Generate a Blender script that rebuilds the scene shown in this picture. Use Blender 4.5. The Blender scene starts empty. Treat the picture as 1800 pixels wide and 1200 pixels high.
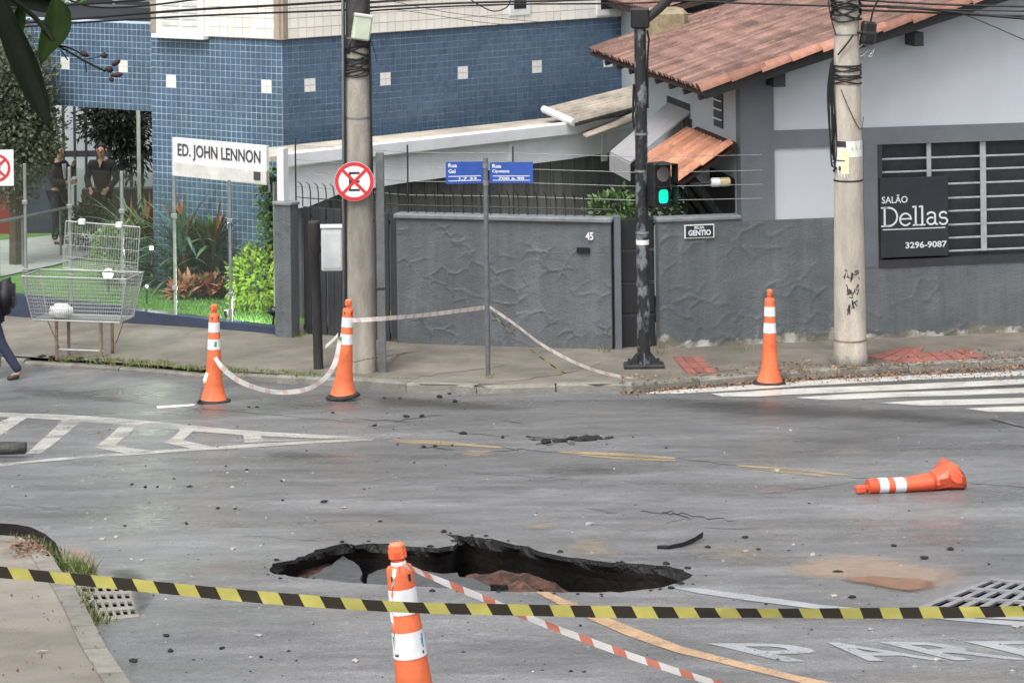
import bpy, bmesh, math, random
from math import sin, cos, pi, radians, exp, log
from mathutils import Vector, Matrix, noise
from mathutils.geometry import delaunay_2d_cdt
random.seed(7)
SC = bpy.context.scene
COL = SC.collection

# ------------------------------------------------------------------ camera, world, sun, exposure
F, CX, YH, HC, RO = 5000., 900., -300., 6.76, .012   # long lens, level camera with a downward lens shift
cam_d = bpy.data.cameras.new('camera'); cam = bpy.data.objects.new('camera', cam_d); COL.objects.link(cam)
cam_d.sensor_width = 36; cam_d.lens = 36*F/1800; cam_d.shift_y = -(600-YH)/1800
cam_d.clip_start = .2; cam_d.clip_end = 3000
cam.matrix_world = Matrix.Translation((0, 0, HC)) @ Matrix.Rotation(pi/2, 4, 'X') @ Matrix.Rotation(-RO, 4, 'Z')
SC.camera = cam
W = bpy.data.worlds.new('World'); SC.world = W; W.use_nodes = True
nt = W.node_tree; nt.nodes.clear()
sky = nt.nodes.new('ShaderNodeTexSky'); sky.sky_type = 'NISHITA'; sky.sun_disc = False
SUN_EL, SUN_AZ = radians(58), radians(205)
sky.sun_elevation = SUN_EL; sky.sun_rotation = SUN_AZ; sky.air_density = 1.6; sky.dust_density = 5; sky.ozone_density = 1
hs = nt.nodes.new('ShaderNodeHueSaturation'); hs.inputs['Saturation'].default_value = .22
bg = nt.nodes.new('ShaderNodeBackground'); bg.inputs['Strength'].default_value = .15
wo = nt.nodes.new('ShaderNodeOutputWorld')
nt.links.new(sky.outputs[0], hs.inputs['Color']); nt.links.new(hs.outputs[0], bg.inputs['Color']); nt.links.new(bg.outputs[0], wo.inputs[0])
sd = bpy.data.lights.new('sun', 'SUN'); sd.energy = 1.3; sd.angle = radians(30); sd.color = (1, .97, .93)
sun = bpy.data.objects.new('sun', sd); COL.objects.link(sun)
# direction towards the sun: sky rotation is measured from +Y clockwise
sdir = Vector((sin(SUN_AZ)*cos(SUN_EL), cos(SUN_AZ)*cos(SUN_EL), sin(SUN_EL)))
sun.rotation_euler = sdir.to_track_quat('Z', 'Y').to_euler(); sun.location = sdir*60
SC.view_settings.view_transform = 'Standard'; SC.view_settings.look = 'None'
SC.view_settings.exposure = .55; SC.view_settings.gamma = 1; SC.view_settings.use_curve_mapping = False

# ------------------------------------------------------------------ helpers
def sstep(a, b, x):
    t = max(0, min(1, (x-a)/(b-a))); return t*t*(3-2*t)
def splus(x, s):
    t = x/s
    return s*(t if t > 30 else math.log1p(exp(t)))
def gz(X, Y):                                   # the lie of the land: the road falls away from the camera, then levels out
    Yc = max(Y, -4)
    return .1106*splus(34.6-Yc, .9) - .06 - .085*splus(-X-3.4, .5)*sstep(30, 38, Y)
def rz(X, Y):                                   # road surface with slight undulation
    return gz(X, Y) + .011*noise.noise((X*.45, Y*.45, 0)) + .004*noise.noise((X*1.7, Y*1.7, 3))
def ray(px, py):
    u, v = px-CX, py-YH
    return (u-RO*v)/F, (v+RO*u)/F
def P(px, py, d):
    a, b = ray(px, py); return Vector((a*d, d, HC-b*d))
def G(px, py, off=0., fn=None):
    fn = fn or gz
    a, b = ray(px, py); d = 6.
    f = lambda d: HC-b*d-fn(a*d, d)-off
    while f(d) > 0 and d < 90: d += .25
    lo, hi = d-.25, d
    for _ in range(30):
        m = (lo+hi)/2
        if f(m) > 0: lo = m
        else: hi = m
    return Vector((a*lo, lo, fn(a*lo, lo)+off))

def tag(o, label=None, cat=None, group=None, kind=None):
    if label: o['label'] = label
    if cat: o['category'] = cat
    if group: o['group'] = group
    if kind: o['kind'] = kind
    return o
def thing(name, label, cat, loc=(0, 0, 0), rot=(0, 0, 0), group=None):
    o = bpy.data.objects.new(name, None); COL.objects.link(o)
    o.location = loc; o.rotation_euler = rot; o.empty_display_size = .2
    return tag(o, label, cat, group)
def wmat(o):
    m = Matrix.Identity(4)
    while o is not None:
        m = Matrix.LocRotScale(o.location, o.rotation_euler, o.scale) @ m; o = o.parent
    return m
def dup(o, parent=None, label=None):
    c = o.copy(); COL.objects.link(c)
    if parent: c.parent = parent
    if label: c['label'] = label
    for ch in list(o.children): dup(ch, c)
    return c

class MB:
    def __init__(s): s.v = []; s.f = []; s.m = []; s.uv = None; s.at = None
    def add(s, vs, fs, mi=0):
        n = len(s.v); s.v += [Vector(v) for v in vs]; s.f += [tuple(i+n for i in f) for f in fs]; s.m += [mi]*len(fs); return s
    def box(s, lo, hi, mi=0, M=None, bev=0):
        (x0, y0, z0), (x1, y1, z1) = lo, hi
        if x0 > x1: x0, x1 = x1, x0
        if y0 > y1: y0, y1 = y1, y0
        if z0 > z1: z0, z1 = z1, z0
        if bev:
            b = min(bev, (x1-x0)/2.1, (y1-y0)/2.1, (z1-z0)/2.1); bm = bmesh.new(); bmesh.ops.create_cube(bm, size=1)
            for v in bm.verts:
                v.co = Vector(((x0+x1)/2+v.co.x*(x1-x0), (y0+y1)/2+v.co.y*(y1-y0), (z0+z1)/2+v.co.z*(z1-z0)))
            bmesh.ops.bevel(bm, geom=bm.edges[:], offset=b, segments=1, affect='EDGES', profile=.5)
            bm.verts.index_update()
            vs = [v.co.copy() for v in bm.verts]; fs = [tuple(v.index for v in f.verts) for f in bm.faces]; bm.free()
        else:
            vs = [Vector(v) for v in ((x0,y0,z0),(x1,y0,z0),(x1,y1,z0),(x0,y1,z0),(x0,y0,z1),(x1,y0,z1),(x1,y1,z1),(x0,y1,z1))]
            fs = [(0,3,2,1),(4,5,6,7),(0,1,5,4),(1,2,6,5),(2,3,7,6),(3,0,4,7)]
        if M: vs = [M @ v for v in vs]
        return s.add(vs, fs, mi)
    def tube(s, pts, r, n=6, mi=0, cap=True):
        pts = [Vector(p) for p in pts]; rs = r if isinstance(r, (list, tuple)) else [r]*len(pts)
        vs = []; up = None
        for i, p in enumerate(pts):
            t = (pts[min(i+1, len(pts)-1)]-pts[max(i-1, 0)]).normalized()
            if up is None: up = Vector((0, 0, 1)) if abs(t.z) < .9 else Vector((1, 0, 0))
            x = t.cross(up).normalized(); up = x.cross(t).normalized()
            for k in range(n):
                a = 2*pi*k/n; vs.append(p+(x*cos(a)+up*sin(a))*rs[i])
        fs = []
        for i in range(len(pts)-1):
            for k in range(n):
                k2 = (k+1) % n; fs.append((i*n+k, i*n+k2, (i+1)*n+k2, (i+1)*n+k))
        if cap: fs += [tuple(range(n)), tuple(range(len(vs)-1, len(vs)-n-1, -1))]
        return s.add(vs, fs, mi)
    def lathe(s, prof, n=20, mi=0, c=(0, 0), capt=True, capb=True):
        vs = []
        for r, z in prof:
            for k in range(n):
                a = 2*pi*k/n; vs.append((c[0]+r*cos(a), c[1]+r*sin(a), z))
        fs = []
        for i in range(len(prof)-1):
            for k in range(n):
                k2 = (k+1) % n; fs.append((i*n+k, i*n+k2, (i+1)*n+k2, (i+1)*n+k))
        if capb: fs.append(tuple(range(n-1, -1, -1)))
        if capt: fs.append(tuple(range(len(vs)-n, len(vs))))
        return s.add(vs, fs, mi)
    def prism(s, poly, off, mi=0):               # poly: 3-D loop, extruded by the vector off
        n = len(poly); off = Vector(off); p = [Vector(q) for q in poly]
        fs = [tuple(range(n)), tuple(range(2*n-1, n-1, -1))]+[(i, i+n, (i+1) % n+n, (i+1) % n) for i in range(n)]
        return s.add(p+[q+off for q in p], fs, mi)
    def quad(s, a, b, c, d, mi=0): return s.add([a, b, c, d], [(0, 1, 2, 3)], mi)
    def build(s, name, mat, parent=None, world=True, smooth=False, kind=None, label=None, fix=True, ang=None):
        me = bpy.data.meshes.new(name); vs = s.v
        if parent is not None and world:
            M = wmat(parent).inverted(); vs = [M @ v for v in vs]
        me.from_pydata([tuple(v) for v in vs], [], s.f)
        mats = mat if isinstance(mat, (list, tuple)) else [mat]
        for m in mats: me.materials.append(m)
        if len(mats) > 1: me.polygons.foreach_set('material_index', s.m)
        if fix:
            bm = bmesh.new(); bm.from_mesh(me); bmesh.ops.recalc_face_normals(bm, faces=bm.faces[:]); bm.to_mesh(me); bm.free()
        if s.uv:
            l = me.uv_layers.new(name='UVMap')
            for lp in me.loops: l.data[lp.index].uv = s.uv[lp.vertex_index]
        if s.at:
            a = me.attributes.new('fade', 'FLOAT', 'POINT'); a.data.foreach_set('value', s.at)
        if smooth: me.shade_smooth()
        if smooth and ang is not None: me.set_sharp_from_angle(angle=radians(ang))
        o = bpy.data.objects.new(name, me); COL.objects.link(o)
        if parent is not None: o.parent = parent
        if kind: o['kind'] = kind
        if label: o['label'] = label
        return o
def inst(o, parent, loc=None, rot=None, scale=None, name=None):
    c = o.copy(); COL.objects.link(c); c.parent = parent
    if loc is not None: c.location = loc
    if rot is not None: c.rotation_euler = rot
    if scale is not None: c.scale = scale
    return c

def inpoly(x, y, p):
    c = False; j = len(p)-1
    for i in range(len(p)):
        xi, yi = p[i][0], p[i][1]; xj, yj = p[j][0], p[j][1]
        if (yi > y) != (yj > y) and x < (xj-xi)*(y-yi)/(yj-yi)+xi: c = not c
        j = i
    return c
def edist(x, y, p):
    best = 1e9
    for i in range(len(p)):
        ax, ay = p[i][0], p[i][1]; bx, by = p[(i+1) % len(p)][0], p[(i+1) % len(p)][1]
        dx, dy = bx-ax, by-ay; L = dx*dx+dy*dy
        t = max(0, min(1, ((x-ax)*dx+(y-ay)*dy)/L)) if L else 0
        d = math.hypot(x-ax-t*dx, y-ay-t*dy)
        if d < best: best = d
    return best
def patch(poly, zfn, off=0., sp=.25, holes=(), extra=(), keep=None, jit=.3):
    """sheet over the ground inside poly (world xy), as an MB"""
    xs = [p[0] for p in poly]; ys = [p[1] for p in poly]
    pts = []; edges = []
    for lp in [poly]+list(holes):
        n0 = len(pts)
        for i in range(len(lp)):
            a, b = Vector(lp[i][:2]), Vector(lp[(i+1) % len(lp)][:2]); k = max(1, int((b-a).length/sp))
            for q in range(k): pts.append(a.lerp(b, q/k))
        m = len(pts)-n0
        edges += [(n0+i, n0+(i+1) % m) for i in range(m)]
    x = min(xs)
    rnd = random.Random(5)
    while x < max(xs):
        y = min(ys)
        while y < max(ys):
            xx, yy = x+rnd.uniform(-jit, jit)*sp, y+rnd.uniform(-jit, jit)*sp
            if inpoly(xx, yy, poly) and edist(xx, yy, poly) > sp*.4 and all(not inpoly(xx, yy, h) and edist(xx, yy, h) > sp*.4 for h in holes): pts.append(Vector((xx, yy)))
            y += sp
        x += sp
    pts += [Vector(e) for e in extra]
    r = delaunay_2d_cdt(pts, edges, [], 0, 1e-5)
    vs, fs = r[0], r[2]
    out = []
    for f in fs:
        cx = sum(vs[i].x for i in f)/len(f); cy = sum(vs[i].y for i in f)/len(f)
        if not inpoly(cx, cy, poly) or any(inpoly(cx, cy, h) for h in holes): continue
        if keep and not keep(cx, cy): continue
        out.append(f)
    mb = MB(); mb.add([(v.x, v.y, zfn(v.x, v.y)+off) for v in vs], out)
    used = sorted({i for f in out for i in f}); mp = {o: n for n, o in enumerate(used)}
    mb.v = [mb.v[i] for i in used]; mb.f = [tuple(mp[i] for i in f) for f in out]
    return mb
def pxpoly(pts, off=0., fn=None): return [G(x, y, off, fn) for x, y in pts]
def spline(pts, n=8):
    pts = [Vector(p) for p in pts]; out = []
    for i in range(len(pts)-1):
        p0, p1, p2, p3 = pts[max(i-1, 0)], pts[i], pts[i+1], pts[min(i+2, len(pts)-1)]
        for k in range(n):
            t = k/n
            out.append(.5*((2*p1)+(p2-p0)*t+(2*p0-5*p1+4*p2-p3)*t*t+(3*p1-p0-3*p2+p3)*t*t*t))
    out.append(pts[-1]); return out

# ------------------------------------------------------------------ materials
def nd(t, ty, **k):
    n = t.nodes.new(ty)
    for a, b in k.items(): setattr(n, a, b)
    return n
def rgb(c, k=1.): return (c[0]*k, c[1]*k, c[2]*k, 1)
def hexc(h):
    h = h.lstrip('#'); o = []
    for i in (0, 2, 4):
        c = int(h[i:i+2], 16)/255; o.append(c/12.92 if c <= .04045 else ((c+.055)/1.055)**2.4)
    return tuple(o)
def mk(name, col, rough=.6, var=.18, scale=6., bump=0., bscale=60., metal=0., spec=.5, col2=None, stretch=(1, 1, 1), rand=0., island=False, detail=5., rvar=0., wpos=0., emit=None, es=0., ramp=(.3, .7), trans=0., big=0., bigscale=.7):
    m = bpy.data.materials.new(name); m.use_nodes = True; t = m.node_tree; L = t.links.new
    p = t.nodes['Principled BSDF']; tc = nd(t, 'ShaderNodeTexCoord'); mp = nd(t, 'ShaderNodeMapping'); mp.inputs['Scale'].default_value = stretch
    L(tc.outputs['Object'], mp.inputs[0])
    n1 = nd(t, 'ShaderNodeTexNoise'); n1.inputs['Scale'].default_value = scale; n1.inputs['Detail'].default_value = detail; n1.inputs['Roughness'].default_value = .62
    L(mp.outputs[0], n1.inputs['Vector'])
    r = nd(t, 'ShaderNodeValToRGB'); r.color_ramp.elements[0].position, r.color_ramp.elements[1].position = ramp
    c2 = col2 or [c*(1+var) for c in col]; c1 = [c*(1-var) for c in col] if not col2 else col
    r.color_ramp.elements[0].color = rgb(c1); r.color_ramp.elements[1].color = rgb(c2)
    L(n1.outputs[0], r.inputs[0]); out = r.outputs[0]
    if big:
        n3 = nd(t, 'ShaderNodeTexNoise'); n3.inputs['Scale'].default_value = bigscale; n3.inputs['Detail'].default_value = 6
        L(mp.outputs[0], n3.inputs['Vector'])
        mr = nd(t, 'ShaderNodeMapRange'); mr.inputs[1].default_value = .3; mr.inputs[2].default_value = .7; mr.inputs[3].default_value = 1-big; mr.inputs[4].default_value = 1+big
        L(n3.outputs[0], mr.inputs[0]); h = nd(t, 'ShaderNodeHueSaturation'); L(mr.outputs[0], h.inputs['Value']); L(out, h.inputs['Color']); out = h.outputs[0]
    if wpos:
        n5 = nd(t, 'ShaderNodeTexNoise'); n5.inputs['Scale'].default_value = 1.1; n5.inputs['Detail'].default_value = 7; n5.inputs['Roughness'].default_value = .7; L(nd(t, 'ShaderNodeNewGeometry').outputs['Position'], n5.inputs['Vector'])
        mr = nd(t, 'ShaderNodeMapRange'); mr.inputs[1].default_value = .3; mr.inputs[2].default_value = .7; mr.inputs[3].default_value = 1-wpos; mr.inputs[4].default_value = 1+wpos
        L(n5.outputs[0], mr.inputs[0]); h = nd(t, 'ShaderNodeHueSaturation'); L(mr.outputs[0], h.inputs['Value']); L(out, h.inputs['Color']); out = h.outputs[0]
    if rand or island:
        src = nd(t, 'ShaderNodeNewGeometry').outputs['Random Per Island'] if island else nd(t, 'ShaderNodeObjectInfo').outputs['Random']
        mr = nd(t, 'ShaderNodeMapRange'); k = rand or .2; mr.inputs[3].default_value = 1-k; mr.inputs[4].default_value = 1+k
        L(src, mr.inputs[0]); h = nd(t, 'ShaderNodeHueSaturation'); L(mr.outputs[0], h.inputs['Value']); L(out, h.inputs['Color']); out = h.outputs[0]
    L(out, p.inputs['Base Color'])
    p.inputs['Roughness'].default_value = rough; p.inputs['Metallic'].default_value = metal; p.inputs['Specular IOR Level'].default_value = spec
    if rvar:
        mr = nd(t, 'ShaderNodeMapRange'); mr.inputs[1].default_value = .3; mr.inputs[2].default_value = .7; mr.inputs[3].default_value = max(.03, rough-rvar); mr.inputs[4].default_value = min(1, rough+rvar)
        n4 = nd(t, 'ShaderNodeTexNoise'); n4.inputs['Scale'].default_value = scale*.37; n4.inputs['Detail'].default_value = 4; L(mp.outputs[0], n4.inputs['Vector'])
        L(n4.outputs[0], mr.inputs[0]); L(mr.outputs[0], p.inputs['Roughness'])
    if bump:
        n2 = nd(t, 'ShaderNodeTexNoise'); n2.inputs['Scale'].default_value = bscale; n2.inputs['Detail'].default_value = 4; L(mp.outputs[0], n2.inputs['Vector'])
        b = nd(t, 'ShaderNodeBump'); b.inputs['Strength'].default_value = bump; b.inputs['Distance'].default_value = .02
        L(n2.outputs[0], b.inputs['Height']); L(b.outputs[0], p.inputs['Normal'])
    if emit: p.inputs['Emission Color'].default_value = rgb(emit); p.inputs['Emission Strength'].default_value = es
    if trans: p.inputs['Subsurface Weight'].default_value = 0
    return m

def road_material():
    m = bpy.data.materials.new('wet_asphalt'); m.use_nodes = True; t = m.node_tree; L = t.links.new; p = t.nodes['Principled BSDF']
    g = nd(t, 'ShaderNodeNewGeometry'); pos = g.outputs['Position']
    def noi(scale, detail=5, rough=.6, st=(1, 1, 1)):
        mp = nd(t, 'ShaderNodeMapping'); mp.inputs['Scale'].default_value = st; L(pos, mp.inputs[0])
        n = nd(t, 'ShaderNodeTexNoise'); n.inputs['Scale'].default_value = scale; n.inputs['Detail'].default_value = detail; n.inputs['Roughness'].default_value = rough
        L(mp.outputs[0], n.inputs['Vector']); return n.outputs[0]
    def ramp(src, a, b, lo, hi):
        mr = nd(t, 'ShaderNodeMapRange'); mr.inputs[1].default_value = a; mr.inputs[2].default_value = b; mr.inputs[3].default_value = lo; mr.inputs[4].default_value = hi; L(src, mr.inputs[0]); return mr.outputs[0]
    def mul(a, b):
        x = nd(t, 'ShaderNodeMath', operation='MULTIPLY'); L(a, x.inputs[0]); L(b, x.inputs[1]); return x.outputs[0]
    big = noi(.32, 5, .65, (.8, 1, 1)); mid = noi(1.3, 6, .7, (.6, 1.6, 1)); fine = noi(90, 3, .7); grit = noi(260, 2, .5); streak = noi(2.2, 5, .65, (.18, 1.5, 1))
    val = mul(mul(mul(ramp(big, .32, .68, .72, 1.28), ramp(mid, .3, .7, .70, 1.24)), ramp(fine, .32, .68, .45, 1.5)), ramp(streak, .3, .7, .93, 1.07))
    val = mul(val, ramp(grit, .35, .75, .8, 1.35)); val = mul(val, ramp(noi(22, 6, .75), .3, .7, .74, 1.26)); val = mul(val, ramp(noi(4.5, 6, .72, (.7, 1.3, 1)), .32, .68, .84, 1.16))
    # newer, darker resurfacing towards the far right of the junction
    sx = nd(t, 'ShaderNodeSeparateXYZ'); L(pos, sx.inputs[0])
    wob = nd(t, 'ShaderNodeMath', operation='MULTIPLY_ADD'); L(mid, wob.inputs[0]); wob.inputs[1].default_value = 1.6; L(sx.outputs[1], wob.inputs[2])
    far = ramp(wob.outputs[0], 26.5, 32, 1.0, .82); val = mul(val, far)
    wet = noi(.6, 6, .65, (.5, 1.2, 1)); val = mul(val, ramp(wet, .36, .64, .78, 1.12))
    hsv = nd(t, 'ShaderNodeHueSaturation'); hsv.inputs['Color'].default_value = (.176, .177, .182, 1); L(val, hsv.inputs['Value'])
    # tan silt dried on in patches
    silt = nd(t, 'ShaderNodeMixRGB'); silt.inputs[2].default_value = (.27, .235, .19, 1)
    sm = mul(ramp(noi(.55, 6, .7), .56, .74, 0, .5), ramp(noi(7, 4, .7), .35, .6, .2, 1)); L(sm, silt.inputs[0]); L(hsv.outputs[0], silt.inputs[1])
    L(silt.outputs[0], p.inputs['Base Color'])
    L(ramp(wet, .36, .64, .2, .52), p.inputs['Roughness']); p.inputs['Specular IOR Level'].default_value = .5
    b1 = nd(t, 'ShaderNodeBump'); b1.inputs['Strength'].default_value = .8; b1.inputs['Distance'].default_value = .008; L(fine, b1.inputs['Height'])
    b2 = nd(t, 'ShaderNodeBump'); b2.inputs['Strength'].default_value = .35; b2.inputs['Distance'].default_value = .03; L(noi(5, 6, .65), b2.inputs['Height']); L(b2.outputs[0], b1.inputs['Normal'])
    L(b1.outputs[0], p.inputs['Normal'])
    return m
def paint_material(name, col, wear=.45, rough=.45):
    """road paint worn through to the asphalt in specks"""
    m = bpy.data.materials.new(name); m.use_nodes = True; t = m.node_tree; L = t.links.new; p = t.nodes['Principled BSDF']
    g = nd(t, 'ShaderNodeNewGeometry'); pos = g.outputs['Position']
    def noi(scale, d=5):
        n = nd(t, 'ShaderNodeTexNoise'); n.inputs['Scale'].default_value = scale; n.inputs['Detail'].default_value = d; n.inputs['Roughness'].default_value = .7; L(pos, n.inputs['Vector']); return n.outputs[0]
    r = nd(t, 'ShaderNodeValToRGB'); r.color_ramp.elements[0].color = rgb(col, .75); r.color_ramp.elements[1].color = rgb(col, 1.1); r.color_ramp.elements[0].position = .3; r.color_ramp.elements[1].position = .65
    L(noi(3), r.inputs[0]); L(r.outputs[0], p.inputs['Base Color']); p.inputs['Roughness'].default_value = rough
    a = nd(t, 'ShaderNodeMath', operation='MULTIPLY_ADD'); L(noi(1.6), a.inputs[0]); a.inputs[1].default_value = .8; L(noi(45, 6), a.inputs[2])
    mr = nd(t, 'ShaderNodeMapRange'); mr.inputs[1].default_value = 1.12-wear*.45; mr.inputs[2].default_value = 1.36-wear*.45; L(a.outputs[0], mr.inputs[0])
    inv = nd(t, 'ShaderNodeMath', operation='SUBTRACT'); inv.inputs[0].default_value = 1; L(mr.outputs[0], inv.inputs[1])
    L(inv.outputs[0], p.inputs['Alpha'])
    return m
def fade_material(name, col, rough=.6, amt=.9, nscale=5., col2=None):
    """dirt lying on the road: thins out towards its own ragged edge"""
    m = mk(name, col, rough, .3, 9, .4, 70, col2=col2); t = m.node_tree; L = t.links.new; p = t.nodes['Principled BSDF']
    at = nd(t, 'ShaderNodeAttribute', attribute_name='fade'); n = nd(t, 'ShaderNodeTexNoise'); n.inputs['Scale'].default_value = nscale; n.inputs['Detail'].default_value = 7; n.inputs['Roughness'].default_value = .7
    L(nd(t, 'ShaderNodeNewGeometry').outputs['Position'], n.inputs['Vector'])
    a = nd(t, 'ShaderNodeMath', operation='ADD'); L(at.outputs['Fac'], a.inputs[0]); L(n.outputs[0], a.inputs[1])
    mr = nd(t, 'ShaderNodeMapRange'); mr.inputs[1].default_value = .62; mr.inputs[2].default_value = 1.25; mr.inputs[4].default_value = amt; L(a.outputs[0], mr.inputs[0]); L(mr.outputs[0], p.inputs['Alpha'])
    return m
def stripe_material(name, ca, cb, period, slant, rough=.35, duty=.5):
    m = bpy.data.materials.new(name); m.use_nodes = True; t = m.node_tree; L = t.links.new; p = t.nodes['Principled BSDF']
    uv = nd(t, 'ShaderNodeUVMap'); s = nd(t, 'ShaderNodeSeparateXYZ'); L(uv.outputs[0], s.inputs[0])
    a = nd(t, 'ShaderNodeMath', operation='MULTIPLY_ADD'); L(s.outputs[1], a.inputs[0]); a.inputs[1].default_value = slant; L(s.outputs[0], a.inputs[2])
    d = nd(t, 'ShaderNodeMath', operation='DIVIDE'); L(a.outputs[0], d.inputs[0]); d.inputs[1].default_value = period
    f = nd(t, 'ShaderNodeMath', operation='FRACT'); L(d.outputs[0], f.inputs[0])
    c = nd(t, 'ShaderNodeMath', operation='GREATER_THAN'); L(f.outputs[0], c.inputs[0]); c.inputs[1].default_value = duty
    mx = nd(t, 'ShaderNodeMixRGB'); mx.inputs[1].default_value = rgb(ca); mx.inputs[2].default_value = rgb(cb); L(c.outputs[0], mx.inputs[0])
    n = nd(t, 'ShaderNodeTexNoise'); n.inputs['Scale'].default_value = 9; n.inputs['Detail'].default_value = 4; L(nd(t, 'ShaderNodeTexCoord').outputs['Object'], n.inputs['Vector'])
    mr = nd(t, 'ShaderNodeMapRange'); mr.inputs[3].default_value = .75; mr.inputs[4].default_value = 1.2; L(n.outputs[0], mr.inputs[0])
    h = nd(t, 'ShaderNodeHueSaturation'); L(mr.outputs[0], h.inputs['Value']); L(mx.outputs[0], h.inputs['Color']); L(h.outputs[0], p.inputs['Base Color'])
    p.inputs['Roughness'].default_value = rough
    return m
def glass_material():
    m = bpy.data.materials.new('clear_glass'); m.use_nodes = True; t = m.node_tree; L = t.links.new; t.nodes.remove(t.nodes['Principled BSDF'])
    o = t.nodes['Material Output']; tr = nd(t, 'ShaderNodeBsdfTransparent'); tr.inputs[0].default_value = (.9, .95, .93, 1); gl = nd(t, 'ShaderNodeBsdfGlossy'); gl.inputs['Roughness'].default_value = .03
    mx = nd(t, 'ShaderNodeMixShader'); mx.inputs[0].default_value = .065
    L(tr.outputs[0], mx.inputs[1]); L(gl.outputs[0], mx.inputs[2]); L(mx.outputs[0], o.inputs[0]); return m
def wall_material(name, col, zbase=None, bump=.3):
    """grey masonry paint; optionally flaked to pale render and moss along the foot of the wall"""
    m = mk(name, col, .62, .1, 2.5, bump, 45, big=.12, bigscale=.9)
    t = m.node_tree; L = t.links.new; p = t.nodes['Principled BSDF']; src = p.inputs['Base Color'].links[0].from_socket; tc = nd(t, 'ShaderNodeTexCoord')
    mp = nd(t, 'ShaderNodeMapping'); mp.inputs['Scale'].default_value = (5, 5, .35); L(tc.outputs['Object'], mp.inputs[0])
    n = nd(t, 'ShaderNodeTexNoise'); n.inputs['Scale'].default_value = 1.4; n.inputs['Detail'].default_value = 7; n.inputs['Roughness'].default_value = .7; L(mp.outputs[0], n.inputs['Vector'])
    mr = nd(t, 'ShaderNodeMapRange'); mr.inputs[1].default_value = .35; mr.inputs[2].default_value = .7; mr.inputs[3].default_value = .82; mr.inputs[4].default_value = 1.12; L(n.outputs[0], mr.inputs[0])
    hv = nd(t, 'ShaderNodeHueSaturation'); L(mr.outputs[0], hv.inputs['Value']); L(src, hv.inputs['Color']); L(hv.outputs[0], p.inputs['Base Color'])
    if zbase is not None:
        t = m.node_tree; L = t.links.new; p = t.nodes['Principled BSDF']; src = p.inputs['Base Color'].links[0].from_socket
        tc = nd(t, 'ShaderNodeTexCoord'); s = nd(t, 'ShaderNodeSeparateXYZ'); L(tc.outputs['Object'], s.inputs[0])
        n = nd(t, 'ShaderNodeTexNoise'); n.inputs['Scale'].default_value = 2.6; n.inputs['Detail'].default_value = 8; n.inputs['Roughness'].default_value = .7; L(tc.outputs['Object'], n.inputs['Vector'])
        a = nd(t, 'ShaderNodeMath', operation='MULTIPLY_ADD'); L(n.outputs[0], a.inputs[0]); a.inputs[1].default_value = -.55; L(s.outputs[2], a.inputs[2])
        mr = nd(t, 'ShaderNodeMapRange'); mr.inputs[1].default_value = zbase-.16; mr.inputs[2].default_value = zbase-.13; mr.inputs[3].default_value = 1; mr.inputs[4].default_value = 0; L(a.outputs[0], mr.inputs[0])
        n2 = nd(t, 'ShaderNodeTexNoise'); n2.inputs['Scale'].default_value = 5; n2.inputs['Detail'].default_value = 6; L(tc.outputs['Object'], n2.inputs['Vector'])
        r = nd(t, 'ShaderNodeValToRGB'); r.color_ramp.elements[0].color = (.16, .15, .115, 1); r.color_ramp.elements[1].color = (.42, .41, .385, 1); r.color_ramp.elements[0].position = .46; r.color_ramp.elements[1].position = .62
        L(n2.outputs[0], r.inputs[0]); mx = nd(t, 'ShaderNodeMixRGB'); L(mr.outputs[0], mx.inputs[0]); L(src, mx.inputs[1]); L(r.outputs[0], mx.inputs[2]); L(mx.outputs[0], p.inputs['Base Color'])
    return m

M = {}
M['road'] = road_material()
M['white_paint'] = paint_material('road_paint_white', (.45, .44, .41), .55)
M['crossing_paint'] = paint_material('road_paint_crossing', (.58, .57, .53), .35)
M['faint_paint'] = paint_material('road_paint_faint', (.34, .355, .375), .36)
M['yellow_paint'] = paint_material('road_paint_yellow', (.48, .31, .18), .42)
M['yellow_faint'] = paint_material('road_paint_yellow_old', (.40, .30, .17), .62)
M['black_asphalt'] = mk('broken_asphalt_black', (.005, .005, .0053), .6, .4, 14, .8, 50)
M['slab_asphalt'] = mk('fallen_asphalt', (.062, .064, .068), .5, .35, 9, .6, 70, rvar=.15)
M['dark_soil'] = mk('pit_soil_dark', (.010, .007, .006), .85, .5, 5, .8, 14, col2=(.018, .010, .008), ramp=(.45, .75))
M['red_soil'] = mk('red_soil', (.05, .022, .015), .9, .35, 9, 1., 26, col2=(.23, .10, .055), ramp=(.45, .8))
M['brown_soil'] = mk('brown_soil', (.028, .013, .009), .9, .5, 9, 1., 22, col2=(.13, .055, .032), ramp=(.42, .75))
M['silt'] = fade_material('dried_silt', (.34, .235, .17), .75, .6, 5, col2=(.43, .335, .265))
M['mud'] = fade_material('wet_red_mud', (.24, .125, .07), .3, .9, 4)
M['tan_silt'] = fade_material('tan_silt', (.30, .26, .2), .7, .55, 6)
M['dark_stain'] = fade_material('oily_dark_stain', (.02, .02, .023), .25, .85, 4)
M['grey_dirt'] = fade_material('grey_dirt', (.05, .049, .048), .35, .45, 3)
M['earth'] = mk('bare_earth', (.12, .09, .06), .9, .3, 2)
M['pavement'] = mk('old_concrete_pavement', (.165, .148, .124), .75, .25, 2.2, .5, 40, big=.28, bigscale=.6, rvar=.1)
M['pavement_near'] = mk('near_concrete_pavement', (.215, .193, .162), .7, .16, 3, .4, 50, big=.22, bigscale=.8)
M['kerb'] = mk('kerb_concrete', (.2, .19, .165), .8, .25, 5, .6, 40, rand=.18)
M['red_tile'] = mk('red_tactile_tile', (.28, .105, .085), .75, .2, 6, .4, 60, rand=.15)
M['wall'] = wall_material('grey_wall_paint', hexc('#5f6467'), None, .45)
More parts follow.
